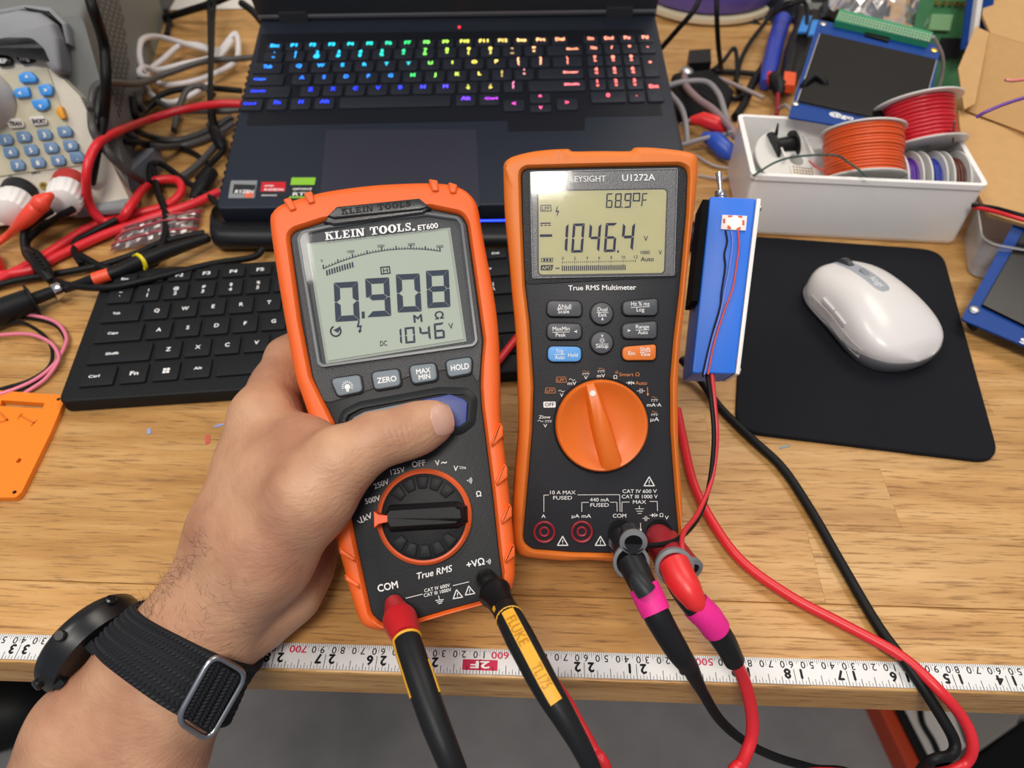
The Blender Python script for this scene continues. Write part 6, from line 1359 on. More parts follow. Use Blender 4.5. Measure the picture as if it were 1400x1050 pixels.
def crumple(name, c, sx, sy, sz, m, parent, seed):
    random.seed(seed); b = B(); n = 14; vs = []; 
    for j in range(n+1):
        for i in range(n+1):
            u_, v_ = i/n-.5, j/n-.5; vs.append((c[0]+u_*sx+random.uniform(-1, 1)*sx*.02, c[1]+v_*sy+random.uniform(-1, 1)*sy*.02, c[2]+sz*(math.cos(u_*3)*math.cos(v_*3))+random.uniform(-1, 1)*sz*.28))
    b.add(vs, [[j*(n+1)+i, j*(n+1)+i+1, (j+1)*(n+1)+i+1, (j+1)*(n+1)+i] for j in range(n) for i in range(n)]); return b.build(name, m, parent, 0)
crumple('bag_film', (0, 0, 0), .10, .08, .03, clear_mat('bag_film', rough=.12, refl=.14, milk=.16), bag, 4)
bag2 = thing('black_bag', 'dark crumpled plastic bag behind the blue marker at the back', 'bag', at(1110, 12, .0))
crumple('bag_film', (0, 0, 0), .17, .09, .045, mat('dark_film', '#24262b', .25), bag2, 9)
mk = thing('blue_cap', 'navy blue plastic handle standing among the bags at the back', 'handle', at(1253, 30, .02)); b = B(); b.tube([(0, 0, 0), (0, .004, .05)], [.008, .0075], 14); b.build('handle_body', mat('navy_plastic', '#25307c', .4), mk, 50)
# ================================================================== purple roll with cream base
c = at(962, -2, .0); roll = thing('large_spool', 'large glossy purple rounded spool with cream base at the back', 'spool', c)
b = B(); b.lathe([(.020, .012), (.060, .008), (.082, .014), (.086, .030), (.078, .050), (.052, .062), (.034, .060), (.030, .052), (.028, .010)], (0, 0, 0), (0, 0, 1), 64); b.build('purple_body', mat('purple_gloss', '#5d51a0', .25, coat=.3), roll, 60)
b = B(); b.lathe([(.0, .001), (.082, .001), (.086, .004), (.086, .009), (.080, .011), (.03, .010)], (0, 0, 0), (0, 0, 1), 56); b.build('cream_base', mat('cream_base', '#dccfb0', .5), roll, 50)
b = B(); b.lathe([(.026, .055), (.034, .064), (.038, .064), (.036, .058)], (0, 0, 0), (0, 0, 1), 40, cap0=False, cap1=False); b.build('inner_rim', mat('rim_highlight', '#a59bd0', .3), roll, 50)  # highlight around the hole, put into the rim as a paler purple
# tools beside it
t = thing('marker_pen', 'translucent blue tool handle lying between purple spool and screen board', 'tool', at(1052, 100, .006))
b = B(); P_ = [at(x, y, z)-at(1052, 100, .006) for x, y, z in ((1046, 116, .008), (1052, 95, .012), (1060, 60, .014), (1070, 28, .016))]; b.tube(P_, [.006, .0085, .009, .0095], 14); b.build('handle_body', mat('ultramarine', '#2b3fa8', .3), t, 50)
t = thing('pliers', 'black handled cutters with two light blue marks beside the screen board', 'pliers', at(1080, 90, .01))
O_ = at(1080, 90, .01)
for k, pts in enumerate((((1074, 110, .012), (1084, 70, .018), (1096, 40, .022), (1098, 18, .02)), ((1082, 115, .012), (1094, 80, .016), (1108, 45, .018), (1112, 22, .02)))):
    b = B(); b.tube([at(*p)-O_ for p in pts], [.005, .0085, .009, .008], 12); b.build('handle', M_blackpl, t, 50)
for p in (((1090, 46, .034), (1098, 24, .034)), ((1104, 50, .034), (1110, 30, .034))):
    b = B(); a_, c_ = at(*p[0])-O_, at(*p[1])-O_; b.obox(a_, (.009, 0, 0), c_-a_, (0, 0, .002)); b.build('blue_mark', mat('light_blue_mark', '#2f86d8', .5), t, 0)
t = thing('red_clip', 'small red and black probe clip left of the screen board', 'clip', at(1060, 115, .01)); O_ = at(1060, 115, .01)
b = B(); b.tube([at(*p)-O_ for p in ((1049, 98, .012), (1056, 112, .014), (1062, 120, .012))], [.004, .005, .003], 10); b.build('red_jaw', M_brightred, t, 50)
b = B(); b.tube([at(*p)-O_ for p in ((1058, 105, .016), (1064, 118, .016), (1066, 130, .012))], [.006, .008, .004], 10); b.build('black_jaw', M_blackpl, t, 50)
b = B(); a_ = at(1068, 126, .012)-O_; b.obox(a_, at(1084, 128, .012)-O_-a_, at(1070, 108, .012)-O_-a_, (0, 0, .008)); b.build('orange_tab', mat('orange_tab', '#ee5a2c', .5), t, 0)
cable('loose_wire', [(1064, 122, .012), (1063, 140, .016), (1062, 158, .030)], .0022, M_darkred, 'red wire dropping from the probe clip into the bin', 'wire')
cable('loose_wire', [(1066, 148, .03), (1074, 144, .04), (1082, 152, .05), (1088, 162, .05)], .0016, mat('pale_grey_wire', '#b7b3b1', .4), 'pale grey wire loop touching the back rim of the bin', 'wire')
# adapter, pouch, clips between laptop and bin
t = thing('connector_adapter', 'black rectangular adapter with silver barrel behind the laptop right edge', 'adapter', at(955, 100, .005)); O_ = at(955, 100, .005)
b = B(); a_ = at(938, 110, .002)-O_; b.obox(a_, at(968, 108, .002)-O_-a_, at(938, 92, .002)-O_-a_, (0, 0, .018)); b.build('adapter_body', M_blackpl, t, 0)
b = B(); q = at(938, 101, .012)-O_; b.lathe([(.004, -.006), (.007, -.004), (.007, .004), (.004, .006)], q, (.2, -.2, 1), 20); b.build('silver_barrel', M_steel, t, 40)
t = thing('black_pouch', 'black fabric pouch under the grey cables right of the laptop', 'pouch', at(955, 140, .002)); O_ = at(955, 140, .002)
b = B(); P_ = rounded(ccw([((at(*p)-O_).x, (at(*p)-O_).y) for p in ((915, 118), (970, 112), (1000, 140), (985, 178), (925, 170))]), .008); b.prism(P_, .001, .013, .005, 0, 4); b.build('pouch_body', mat('black_fabric', '#16171a', .8, bump=.4, bscale=1200), t, 50)
t = thing('alligator_clip', 'red rubber boot clip lying on the black pouch', 'clip', at(966, 168, .018)); O_ = at(966, 168, .018)
b = B(); b.tube([at(*p)-O_ for p in ((944, 164, .020), (960, 163, .022), (980, 170, .022), (996, 180, .016))], [.003, .0065, .0075, .004], 14); b.build('boot', M_brightred, t, 50)
b = B(); b.tube([at(*p)-O_ for p in ((930, 170, .016), (945, 164, .020))], [.0014, .002], 8); b.build('lead_stub', M_greyins, t, 50)
t = thing('alligator_clip', 'blue rubber boot clip on the desk beside the white bin', 'clip', at(985, 200, .01)); O_ = at(985, 200, .01)
b = B(); b.tube([at(*p)-O_ for p in ((962, 186, .012), (978, 192, .014), (992, 206, .012), (1000, 216, .008))], [.004, .008, .0085, .004], 14); b.build('boot', mat('blue_boot', '#2f55b8', .4), t, 50)
G_ = 'grey cables between laptop and bin'
cable('grey_cable', [(912, 118, .022), (935, 112, .024), (965, 112, .026), (982, 128, .026), (990, 150, .026), (1000, 184, .024)], .0028, M_greyins, 'thick grey cable looping down towards the bin corner', 'cable')
cable('grey_cable', [(916, 128, .026), (930, 145, .024), (937, 165, .022), (940, 196, .012)], .0026, M_greyins, 'short grey cable curving down beside the laptop edge', 'cable')
cable('grey_cable', [(936, 104, .018), (938, 118, .022), (955, 136, .026), (975, 150, .028), (1000, 176, .026), (1006, 190, .02)], .0034, mat('mauve_cable', '#8c7478', .45), 'mauve grey cable running from the adapter over the black pouch', 'cable')
cable('grey_cable', [(932, 198, .012), (960, 190, .016), (985, 185, .018), (1008, 180, .02)], .0022, M_greyins, 'straight grey cable lying across the blue clip', 'cable')
cable('grey_cable', [(968, 102, .008), (990, 110, .012), (1018, 122, .012), (1044, 134, .01)], .0022, mat('pinkish_grey', '#a08e8c', .45), 'pinkish grey cable stub on bare wood behind the pouch', 'cable')
cable('grey_cable', [(950, 212, .003), (975, 226, .003), (1000, 232, .004), (990, 244, .003), (955, 240, .002)], .0012, mat('pale_cable', '#a79c95', .45), 'thin pale cable loop beside the toggle switch', 'cable')
for i, (pts, r, l) in enumerate((([(904, 66, .05), (925, 42, .07), (950, 12, .09), (962, -20, .1)], .0024, 'black cable crossing the purple spool to the laptop corner'),
    ([(980, -20, .10), (980, 20, .08), (982, 60, .05), (986, 95, .01)], .0024, 'black cable hanging down over the front of the purple spool'),
    ([(1006, 112, .006), (1012, 85, .008), (1024, 60, .010), (1048, 28, .014), (1056, 12, .02)], .0024, 'black cable running from the pouch up past the purple spool'),
    ([(975, 96, .006), (990, 82, .010), (1004, 66, .016), (1008, 90, .010), (1007, 112, .006), (1010, 125, .004)], .0022, 'black cable bent to a sharp peak right of the purple spool'),
    ([(1056, 20, .03), (1078, 8, .05), (1098, 2, .05), (1104, 20, .04), (1100, 50, .03)], .0022, 'black cable arching above the blue handle'),
    ([(945, 96, .004), (990, 98, .004), (1020, 100, .005), (1045, 104, .005), (1060, 116, .005)], .0030, 'black cable running flat from the adapter to the probe clip'),
    ([(1044, 90, .004), (1030, 112, .004), (1018, 140, .005), (1005, 160, .006)], .0040, 'thick black cable bundle running to the back corner of the bin'),
    ([(985, 115, .003), (1000, 134, .004), (1016, 130, .004), (1012, 118, .004)], .0026, 'black cable small loop on the wood between pouch and bin'),
    ([(1092, 140, .05), (1098, 118, .07), (1115, 104, .075), (1130, 118, .07), (1132, 150, .05)], .0028, 'dark cable arching in front of the screen board'))):
    cable('black_cable', pts, r, M_blackrub, l, 'cable')
# ================================================================== bench load instrument, upper left
Q0, Q1 = at(0, 309, .012), at(180, 284, .012); ex_ = (Q1-Q0).normalized(); pT = None
TRp = Q1+Vector((0, 0, 0)); side = ray(74, 84); 
# lean so that the right edge runs through (74, 84)
nrm = None
for zt_ in (.118,):
    d = ray(66, 62); P_ = C0+d*((zt_-CAMH)/d.z); up_ = P_-(Q1-ex_*(.0))
upv = (up_-ex_*up_.dot(ex_)).normalized(); E = Frame(Q0, ex_, upv); EX = lambda x, y, z=0: E.loc(x, y, z)
inst = thing('electronic_load', 'cream bench instrument with blue keypad and two white-capped terminals at the upper left', 'bench instrument', E.M)
M_cream = mat('instrument_cream', '#d3ccbc', .5); M_bump = mat('bumper_grey', '#85888c', .5, bump=.1); M_body = mat('body_grey', '#6f7270', .6, bump=.2)
M_kb1 = mat('keypad_blue', '#6585a8', .5); M_kb2 = mat('arrow_blue', '#3b93e4', .45)
front = [EX(-150, 330), EX(0, 309), EX(182, 284), EX(110, 132), EX(82, 104), EX(62, 62), EX(-100, 70)]
top_y = max(p[1] for p in front[4:]); xr = EX(182, 284)[0]
b = B(); b.prism(ccw(front), -.018, 0, .001); b.build('front_panel', M_cream, inst, 0)
b = B(); xr2 = EX(115, 140)[0]; b.prism(ccw([EX(-140, 260), EX(0, 241), EX(112, 226), EX(66, 95), EX(-110, 110)]), 0, .0012, .0003); b.build('keypad_panel', mat('keypad_beige', '#c4bda3', .55), inst, 0)
# case behind with a slotted side
yt = EX(70, 60)[1]; xb = max(EX(150, 235)[0], EX(80, 90)[0])
SHY = E.ez.z/E.ey.z
b = B(); cp = rounded([(-.20, .002), (xb+.008, .002), (xb+.008, yt+.012), (-.20, yt+.012)], .008); b.loft([[(x, y-SHY*z, z) for x, y in cp] for z in (-.26, -.10, -.014)], True, True); b.build('case', M_body, inst, 40)
b = B()
for i in range(9):
    for j in range(14):
        if i+j > 18 or (i < 2 and j > 10): continue
        z0 = -.040-j*.0085; y0 = yt-.002-i*.0085-SHY*z0; b.add([(xb+.0082, y0, z0), (xb+.0082, y0-.0062, z0), (xb+.0082, y0-.0062, z0-.0034), (xb+.0082, y0, z0-.0034)], [[0, 1, 2, 3]])
b.build('vent_slots', mat('vent_dark', '#2b2d2e', .7), inst, 0)['kind'] = 'stuff'
# rubber bumper over the top right corner
bo = [EX(-60, 36), EX(0, 22), EX(30, 16), EX(60, 20), EX(78, 34), EX(86, 55), EX(90, 100), EX(78, 102), EX(68, 90), EX(60, 72), EX(48, 62), EX(20, 62), EX(0, 66), EX(-60, 76)]
b = B(); b.prism(rounded(ccw(bo), .004), -.030, .010, .004, 0, 4, .003); b.build('corner_bumper', M_bump, inst, 50)
b = B(); b.prism(rounded(ccw([EX(-60, 20), EX(30, 4), EX(66, 8), EX(88, 30), EX(94, 62), EX(86, 58), EX(76, 32), EX(56, 18), EX(30, 14), EX(-60, 32)]), .003), -.060, -.004, .003, 0, 3); b.build('bumper_rib', M_bump, inst, 50)
lo_ = [EX(130, 262), EX(186, 290), EX(178, 300), EX(100, 300), EX(98, 282)]
b = B(); b.prism(rounded(ccw([EX(96, 284), EX(182, 270), EX(180, 292), EX(100, 298)]), .004), -.030, .006, .004, 0, 3, .003); b.build('corner_bumper', M_bump, inst, 50)
b = B()
def ikey(pts, m, z1=.0045, name='keypad_key', txt=None, tb=None):
    g = B(); g.prism(rounded(ccw([EX(*p, z1) for p in pts]), .0016, 3), .0005, z1, .0008, 0, 2); o = g.build(name, m, inst, 40)
    if txt:
        cx2 = sum(p[0] for p in pts)/len(pts); cy2 = sum(p[1] for p in pts)/len(pts); hw = tb or 3; q = B(); put(q, E, txt, (cx2-hw, cy2+4), (cx2+hw, cy2+3.3), 6, z1+.0002, 0, .05, 0, len(txt) == 1); q.build('key_print', M_white if m is not M_keylt else M_blackrub, o, 0)
M_keylt = mat('key_light', '#cfcac4', .5); M_kbk = mat('key_black', '#15161a', .4)
rowsk = [(181, [(8, '1'), (30, '2'), (58.5, '3'), (86, '>')]), (199.5, [(12, '4'), (40, '5'), (67.5, '6'), (94, '0')]), (217, [(21.5, '7'), (49.5, '8'), (77, '9'), (103, '.')])]
off_y = {0: (191, 187, 184, 180), 1: (208, 205, 202, 199), 2: (226, 222.5, 219.5, 215)}
for r_, (yy, ks) in enumerate(rowsk):
    for c_, (x, t_) in enumerate(ks):
        y = off_y[r_][c_]; x -= (3 if r_ == 0 and c_ == 0 else 0)
        ikey([(x-9.5, y-7), (x+6, y-8), (x+12, y-2), (x+12, y+6), (x-6, y+8)], M_kb1, .0045, 'keypad_key', t_, 2.4)
for c_, y, t_, k in ((37, 106, '^', 0), (30, 127, '<', 1), (61, 123, '>', 2), (54, 143, 'v', 3)):
    pts = {0: [(24, 103), (32, 98), (42, 98), (50, 106), (49, 112), (27, 113)], 1: [(20, 121), (38, 118), (41, 132), (22, 134), (18, 127)], 2: [(50, 117), (66, 114), (72, 120), (71, 130), (56, 131)], 3: [(41, 137), (65, 134), (67, 146), (58, 151), (47, 149)]}[k]; ikey(pts, M_kb2, .0055, 'arrow_key', {'^': '^', '<': '<', '>': '>', 'v': 'v'}[t_], 2.6)
ikey([(75, 152), (79, 145), (84, 145), (90, 162), (82, 163)], mat('key_amber', '#e29a1c', .45), .0055, 'amber_key')
ikey([(4, 163), (26, 161), (32, 167), (33, 174), (14, 176)], M_keylt, .0045, 'mode_key', 'TRAN', 8); ikey([(37, 160), (58, 158), (64, 164), (64, 170), (45, 172)], M_keylt, .0045, 'mode_key', 'SHORT', 9)
ikey([(-12, 74), (8, 74), (16, 82), (16, 89), (0, 91), (-10, 84)], M_kbk, .0045, 'black_key', 'SEP', 7); ikey([(20, 72), (34, 70), (46, 79), (46, 85), (30, 88), (22, 80)], M_kbk, .0045, 'black_key', 'Trig', 7)
lc = EX(-22, 136); b = B(); b.lathe([(.022, .001), (.022, .004), (.019, .012), (.016, .022), (.013, .023)], (*lc, 0), (0, 0, 1), 40); b.build('rotary_knob', mat('knob_grey', '#b9b7b2', .4), inst, 40)
b = B(); put(b, E, 'INPUT', (44, 239), (56, 237), 3.4, .0003, 0, .03); put(b, E, '-', (12, 242), (16, 241.5), 3, .0003, 0, .05); put(b, E, '+', (84, 232.5), (88, 232), 4, .0003, 0, .05); b.build('panel_print', M_blackpl, inst, 0)
lc = EX(60, 254); b = B(); b.lathe([(.0030, 0), (.0030, .001), (.0016, .001), (.0012, -.001)], (*lc, 0), (0, 0, 1), 18); b.build('sense_jack', M_gold, inst, 40)
# binding posts stick out towards the camera
def post(c0, c1, m, nm):
    a_ = Vector((*EX(*c0), 0)); tip = E.inv(pd(*c1)); ax = (tip-a_); L_ = ax.length
    g = B(); g.lathe([(.0130, 0), (.0128, L_*.45), (.0118, L_*.52)], a_, ax, 32); o = g.build(nm, m, inst, 40)
    g = B(); rings = []; axn = ax.normalized(); u_ = axn.orthogonal().normalized(); v_ = axn.cross(u_)
    for t_, r0 in ((.42, .0128), (.48, .0135), (.95, .0122), (1.0, .0112)):
        rings.append([a_+axn*(L_*t_)+(u_*math.cos(2*math.pi*k/72)+v_*math.sin(2*math.pi*k/72))*(r0+(.0004 if k % 4 < 2 else -.0003)*(1 if .45 < t_ < 1 else 0)) for k in range(72)])
    g.loft(rings, True, True); g.build('terminal_cap', M_whitepl, inst, 60)
Dq = (E.W(*EX(25, 262))-C0).dot(FW)
post((28, 262), (12, 292, Dq-.020), mat('terminal_black', '#26282a', .5), 'terminal_collar')
Dq = (E.W(*EX(100, 250))-C0).dot(FW)
post((97, 250), (86, 278, Dq-.020), mat('terminal_red', '#b0322a', .45), 'terminal_collar')
# ================================================================== grey instrument behind with handle and louvres
gi_ = thing('bench_instrument', 'tall grey instrument case with louvred side behind the cream one', 'bench instrument', at(190, 200, 0))
O_ = at(190, 200, 0); M_g2 = mat('case_grey', '#73786f', .6, bump=.15); M_g3 = mat('case_grey_light', '#8d8a82', .55)
pA_, pB_ = at(166, 232, 0), at(222, 40, 0); dv = (pB_-pA_); dv.z = 0; L2_ = dv.length; dn_ = dv.normalized(); lt = Vector((-dn_.y, dn_.x, 0))
a_ = pA_-O_; b = B(); H_ = .115; prof = [(0, 0), (.030, 0), (.030, H_*.96), (.022, H_), (.006, H_), (0, H_*.94)]
b.loft([[a_+lt*x+Vector((0, 0, z)) for x, z in prof], [a_+dn_*L2_*1.2+lt*x+Vector((0, 0, z)) for x, z in prof]], True, True); b.build('case', M_g2, gi_, 0)
for k in range(11):
    zz = .012+k*.0085; l_ = .022+.030*(1 if k < 7 else (11-k)/5); s0 = dn_*(L2_*.10); b = B(); b.obox(a_+s0-lt*.0014+Vector((0, 0, zz)), dn_*l_, lt*.002, (0, 0, .0026)); b.build('louvre', mat('louvre_dark', '#565b55', .6), gi_, 0)
b = B(); b.tube([a_+lt*.012+dn_*(.004)+Vector((0, 0, .105)), a_+lt*.012+dn_*(L2_*.35)+Vector((0, 0, .122)), a_+lt*.012+dn_*(L2_*1.1)+Vector((0, 0, .124))], .011, 12); b.build('carry_handle', M_g3, gi_, 50)
b = B(); f_ = at(128, 288, 0)-O_; g_ = at(182, 272, 0)-O_; b.obox(f_, g_-f_, (0.012, .05, 0), (0, 0, .020)); b.build('foot_bumper', mat('bumper_blue_grey', '#70747c', .45), gi_, 0)
b = B(); q = a_-lt*.003+dn_*.012+Vector((0, 0, .082)); b.obox(q, dn_*.010, lt*.006, (.0, 0, .026)); b.build('latch', M_g3, gi_, 0)
dk_ = thing('black_box', 'dark box edge behind the grey instrument', 'box', at(218, 30, 0)); O_ = at(218, 30, 0); b = B(); b.obox(at(205, 34, 0)-O_, at(222, 34, 0)-at(205, 34, 0), (-.02, .25, 0), (0, 0, .12)); b.build('side', mat('dark_case', '#33363c', .5), dk_, 0)
dt = thing('black_case', 'black rounded case on top of the cream instrument', 'case', E.W(-.03, yt+.012, -.05)); b = B(); b.ell((0, 0, .012), .045, .03, .018); b.build('case_shell', M_blackpl, dt, 60)
pp_ = thing('paper_sheet', 'white paper strip at the back left corner of the desk', 'paper', at(290, 4, .001)); O_ = at(290, 4, .001); b = B(); b.obox(at(222, 14, .001)-O_, at(352, 12, .001)-at(222, 14, .001), (0, .10, 0), (0, 0, .0006)); b.build('sheet', mat('paper_white', '#d9d4cc', .7), pp_, 0)
obstacle(inst); obstacle(gi_); obstacle(dk_)
# ================================================================== cables on the left
cable('white_cable', [(196, 100, .010), (190, 75, .014), (194, 55, .016), (212, 50, .018), (240, 56, .018), (275, 66, .016), (300, 68, .014), (322, 46, .014), (324, 80, .012), (300, 98, .010), (262, 112, .008), (225, 116, .008), (208, 108, .010), (190, 102, .012), (196, 92, .016), (215, 96, .018), (250, 88, .018), (290, 78, .016), (316, 56, .018), (296, 80, .016), (280, 64, .014), (248, 62, .014), (222, 82, .016), (200, 100, .014), (198, 114, .010), (212, 134, .008), (235, 140, .008), (262, 130, .010), (290, 112, .010)], .0030, mat('white_cord', '#dad5d6', .4), 'white cord folded into a flat bundle behind the laptop corner', 'cable')
Rg = 'red silicone leads beside the instrument'
cable('red_cable', [(332, 142, .036), (300, 142, .036), (250, 150, .030), (200, 165, .030), (150, 185, .045), (128, 205, .060), (118, 240, .050), (122, 278, .025), (140, 302, .010), (165, 300, .008), (180, 280, .008), (205, 250, .010), (240, 246, .010), (248, 262, .008), (225, 282, .006), (170, 296, .006), (120, 312, .006), (60, 350, .005), (0, 382, .005), (-40, 400, .005)], .0036, M_redins, 'thick red silicone lead looping from the laptop side past the instrument', 'cable')
cable('red_cable', [(300, 262, .010), (260, 280, .008), (200, 300, .006), (140, 322, .006), (80, 350, .005), (40, 370, .005), (-30, 380, .005)], .0036, M_redins, 'thick red lead running straight from the laptop front corner', 'cable')
cable('test_probe_cable', [(72, 266, .045), (62, 272, .045), (52, 282, .040), (24, 310, .018), (0, 330, .008), (-40, 360, .005)], [.0022, .0045, .0068, .0060, .0030, .0024, .0024], mat('coral_lead', '#ee4a34', .4), 'coral red banana plug lead leaving the red terminal', 'cable')
BG = 'black cables tangled between instrument and laptop'
M_dkgrey = mat('dark_grey_cable', '#4a4847', .45)
paths = [
 ([(118, -20, .16), (128, 15, .15), (142, 60, .12), (145, 110, .10), (142, 160, .07), (132, 205, .05), (124, 250, .02)], .0038, M_blackrub, 'black power cord hanging down in front of the grey instrument'),
 ([(124, 150, .02), (130, 120, .02), (150, 113, .02), (190, 114, .02), (230, 100, .02), (280, 84, .018), (330, 80, .015), (350, 78, .012)], .0030, M_dkgrey, 'dark grey cable running from behind the instrument to the laptop hinge'),
 ([(124, 150, .02), (128, 180, .016), (145, 206, .010), (175, 235, .006), (205, 250, .005), (240, 246, .005), (268, 228, .006), (290, 205, .008), (305, 185, .01)], .0032, M_dkgrey, 'dark grey cable sweeping under the red lead to the laptop side'),
 ([(205, 250, .012), (206, 226, .012), (222, 225, .012), (250, 245, .010), (285, 268, .010), (300, 280, .008)], .0026, M_blackrub, 'black cable with a sharp bend beside the red loop'),
 ([(208, 228, .010), (216, 262, .010), (226, 290, .008), (226, 320, .008), (215, 350, .006), (205, 362, .006), (150, 368, .005), (110, 350, .006)], .0030, M_blackrub, 'black cable curving down over the foil bag'),
 ([(285, -20, .03), (287, 40, .03), (288, 90, .03), (288, 160, .02), (300, 192, .01), (305, 205, .01), (290, 222, .006), (270, 245, .006)], .0026, M_blackrub, 'thin black cable running straight down beside the white bundle'),
 ([(296, -20, .04), (292, 20, .03), (290, 70, .03), (288, 130, .026), (294, 170, .012)], .0024, M_blackrub, 'second thin black cable hanging behind the white bundle'),
 ([(178, 170, .010), (200, 185, .008), (240, 192, .006), (285, 178, .006), (318, 160, .012)], .0030, M_dkgrey, 'grey cable arc below the red lead near the laptop'),
 ([(172, 178, .008), (200, 198, .006), (245, 200, .005), (290, 186, .005), (320, 168, .01)], .0030, M_dkgrey, 'grey cable arc running just in front of its twin'),
 ([(180, 135, .008), (186, 160, .006), (200, 150, .010), (225, 128, .012), (270, 120, .012), (330, 124, .012)], .0030, M_blackrub, 'black cable coil below the white bundle'),
 ([(186, 128, .008), (196, 150, .006), (215, 140, .010), (240, 150, .008), (300, 152, .012), (330, 150, .012)], .0030, M_dkgrey, 'grey cable crossing behind the red lead'),
 ([(238, 178, .006), (244, 150, .008), (256, 124, .014), (276, 118, .014), (292, 130, .012)], .0030, M_dkgrey, 'grey cable hoop standing up below the white bundle'),
 ([(170, 194, .004), (230, 198, .004), (262, 208, .005), (282, 222, .005)], .0024, M_blackrub, 'black cable lying on the wood below the grey arcs'),
 ([(-30, 398, .005), (20, 384, .005), (80, 374, .005), (140, 362, .005), (190, 345, .006), (225, 330, .006), (280, 318, .006)], .0026, M_blackrub, 'black cable running under the red leads to the laptop front'),
 ([(112, 362, .006), (102, 345, .006), (104, 330, .007), (125, 318, .008), (160, 300, .012)], .0026, M_blackrub, 'black cable rising in a loop behind the red leads'),
 ([(65, 370, .01), (38, 350, .01), (34, 318, .02), (50, 300, .03), (70, 288, .03)], .0030, M_blackrub, 'black cable curling from the clip up to the terminals'),
 ([(52, 372, .008), (36, 335, .010), (48, 318, .012), (75, 300, .02), (100, 286, .03)], .0028, M_blackrub, 'second black cable curling up to the terminals'),
 ([(70, 382, .010), (95, 390, .014), (150, 393, .019), (220, 378, .019), (290, 361, .016), (345, 352, .010), (360, 340, .012)], .0026, M_blackrub, 'black cable along the back edge of the desk keyboard'),
 ([(225, 25, .004), (260, 14, .02), (285, 6, .03), (320, -8, .04)], .0040, M_blackrub, 'thick black cable at the top left behind the white bundle'),
 ([(228, 48, .004), (232, 28, .006), (228, 15, .008)], .0030, M_blackrub, 'short black cable stub beside the dark box'),
 ([(330, 4, .06), (345, 15, .06), (358, 30, .06)], .0036, M_blackrub, 'black cable crossing to the laptop hinge corner'),
 ([(130, -20, .14), (160, 60, .02), (150, 130, .02)], .0001, M_blackrub, '')]
for pts, r, m, l in paths[:-1]: cable('black_cable' if m is M_blackrub else 'grey_cable', pts, r, m, l, 'cable')
# barrel plugs
t = thing('barrel_connector', 'black connector with a bright metal ring beside the laptop', 'connector', at(296, 180, .012)); O_ = at(296, 180, .012)
b = B(); b.tube([at(288, 171, .014)-O_, at(291, 176, .014)-O_], .0042, 16); b.build('metal_ring', M_chrome, t, 50); b = B(); b.tube([at(291, 176, .014)-O_, at(302, 196, .012)-O_, at(306, 204, .010)-O_], [.0046, .0060, .0034], 14); b.build('connector_body', M_blackpl, t, 50)
t = thing('barrel_connector', 'black plug lying against the laptop front left corner', 'connector', at(278, 256, .01)); O_ = at(278, 256, .01)
b = B(); b.tube([at(264, 272, .008)-O_, at(274, 258, .010)-O_, at(290, 236, .010)-O_], [.0035, .0070, .0055], 14); b.build('connector_body', M_blackpl, t, 50); b = B(); b.tube([at(254, 280, .006)-O_, at(264, 272, .008)-O_], .0014, 10); b.build('metal_tip', M_chrome, t, 50)
# oscilloscope probe: black body with orange and yellow rings
t = thing('scope_probe', 'long black probe with orange band and yellow ring behind the keyboard', 'probe', at(150, 375, .008)); O_ = at(150, 375, .008)
b = B(); b.tube([at(85, 396, .010)-O_, at(125, 383, .019)-O_, at(130, 381, .020)-O_, at(155, 373, .021)-O_, at(190, 359, .020)-O_, at(225, 345, .016)-O_, at(285, 325, .010)-O_], [.003, .0038, .0040, .0042, .0058, .0054, .0036], 14); b.build('probe_body', M_blackpl, t, 50)
b = B(); b.tube([at(128, 382, .0198)-O_, at(150, 375, .0208)-O_], .0047, 14); b.build('orange_band', mat('probe_orange', '#e8502a', .45), t, 50)
b = B(); b.tube([at(189.5, 360, .0202)-O_, at(193, 358.5, .0198)-O_], .0072, 10); b.build('yellow_ring', mat('probe_yellow', '#e4cf1c', .45), t, 50)
t = thing('bnc_plug', 'fat black plug with flange and chrome ring at the left edge', 'plug', at(50, 405, .01)); O_ = at(50, 405, .01)
b = B(); ax = at(75, 398, .010)-at(0, 426, .012); b.lathe([(.0090, -.03), (.0090, .0), (.0084, .022), (.0070, ax.length*.50), (.0050, ax.length*.53), (.0125, ax.length*.55), (.0125, ax.length*.58), (.0045, ax.length*.62), (.0042, ax.length)], at(0, 426, .012)-O_, ax, 28); b.build('plug_body', M_blackpl, t, 45)
b = B(); b.lathe([(.0046, -.003), (.0062, -.002), (.0062, .002), (.0050, .004)], at(77, 398, .011)-O_, ax, 20); b.build('chrome_ring', M_chrome, t, 45)
t = thing('spring_clip', 'black ribbed hook clip resting on the red leads', 'clip', at(52, 355, .015)); O_ = at(52, 355, .015)
b = B(); b.tube([at(*p)-O_ for p in ((36, 340, .014), (46, 350, .016), (58, 366, .016), (70, 384, .012))], [.0030, .0055, .0060, .0030], 12); b.build('clip_body', M_blackpl, t, 50)
for k in range(5):
    q = at(41+k*4, 345+k*5, .0225)-O_; b = B(); b.tube([q-Vector((.004, -.002, 0)), q+Vector((.004, -.002, 0))], .0009, 6); b.build('grip_ridge', M_blackrub, t, 50)
t = thing('red_clip', 'bright red plastic clip at the left edge below the red leads', 'clip', at(4, 366, .006)); O_ = at(4, 366, .006)
b = B(); P_ = ccw([((at(*p)-O_).x, (at(*p)-O_).y) for p in ((-40, 350), (0, 356), (10, 366), (8, 374), (-40, 380))]); b.prism(rounded(P_, .002), -.004, .006, .001); b.build('clip_shell', M_brightred, t, 40)
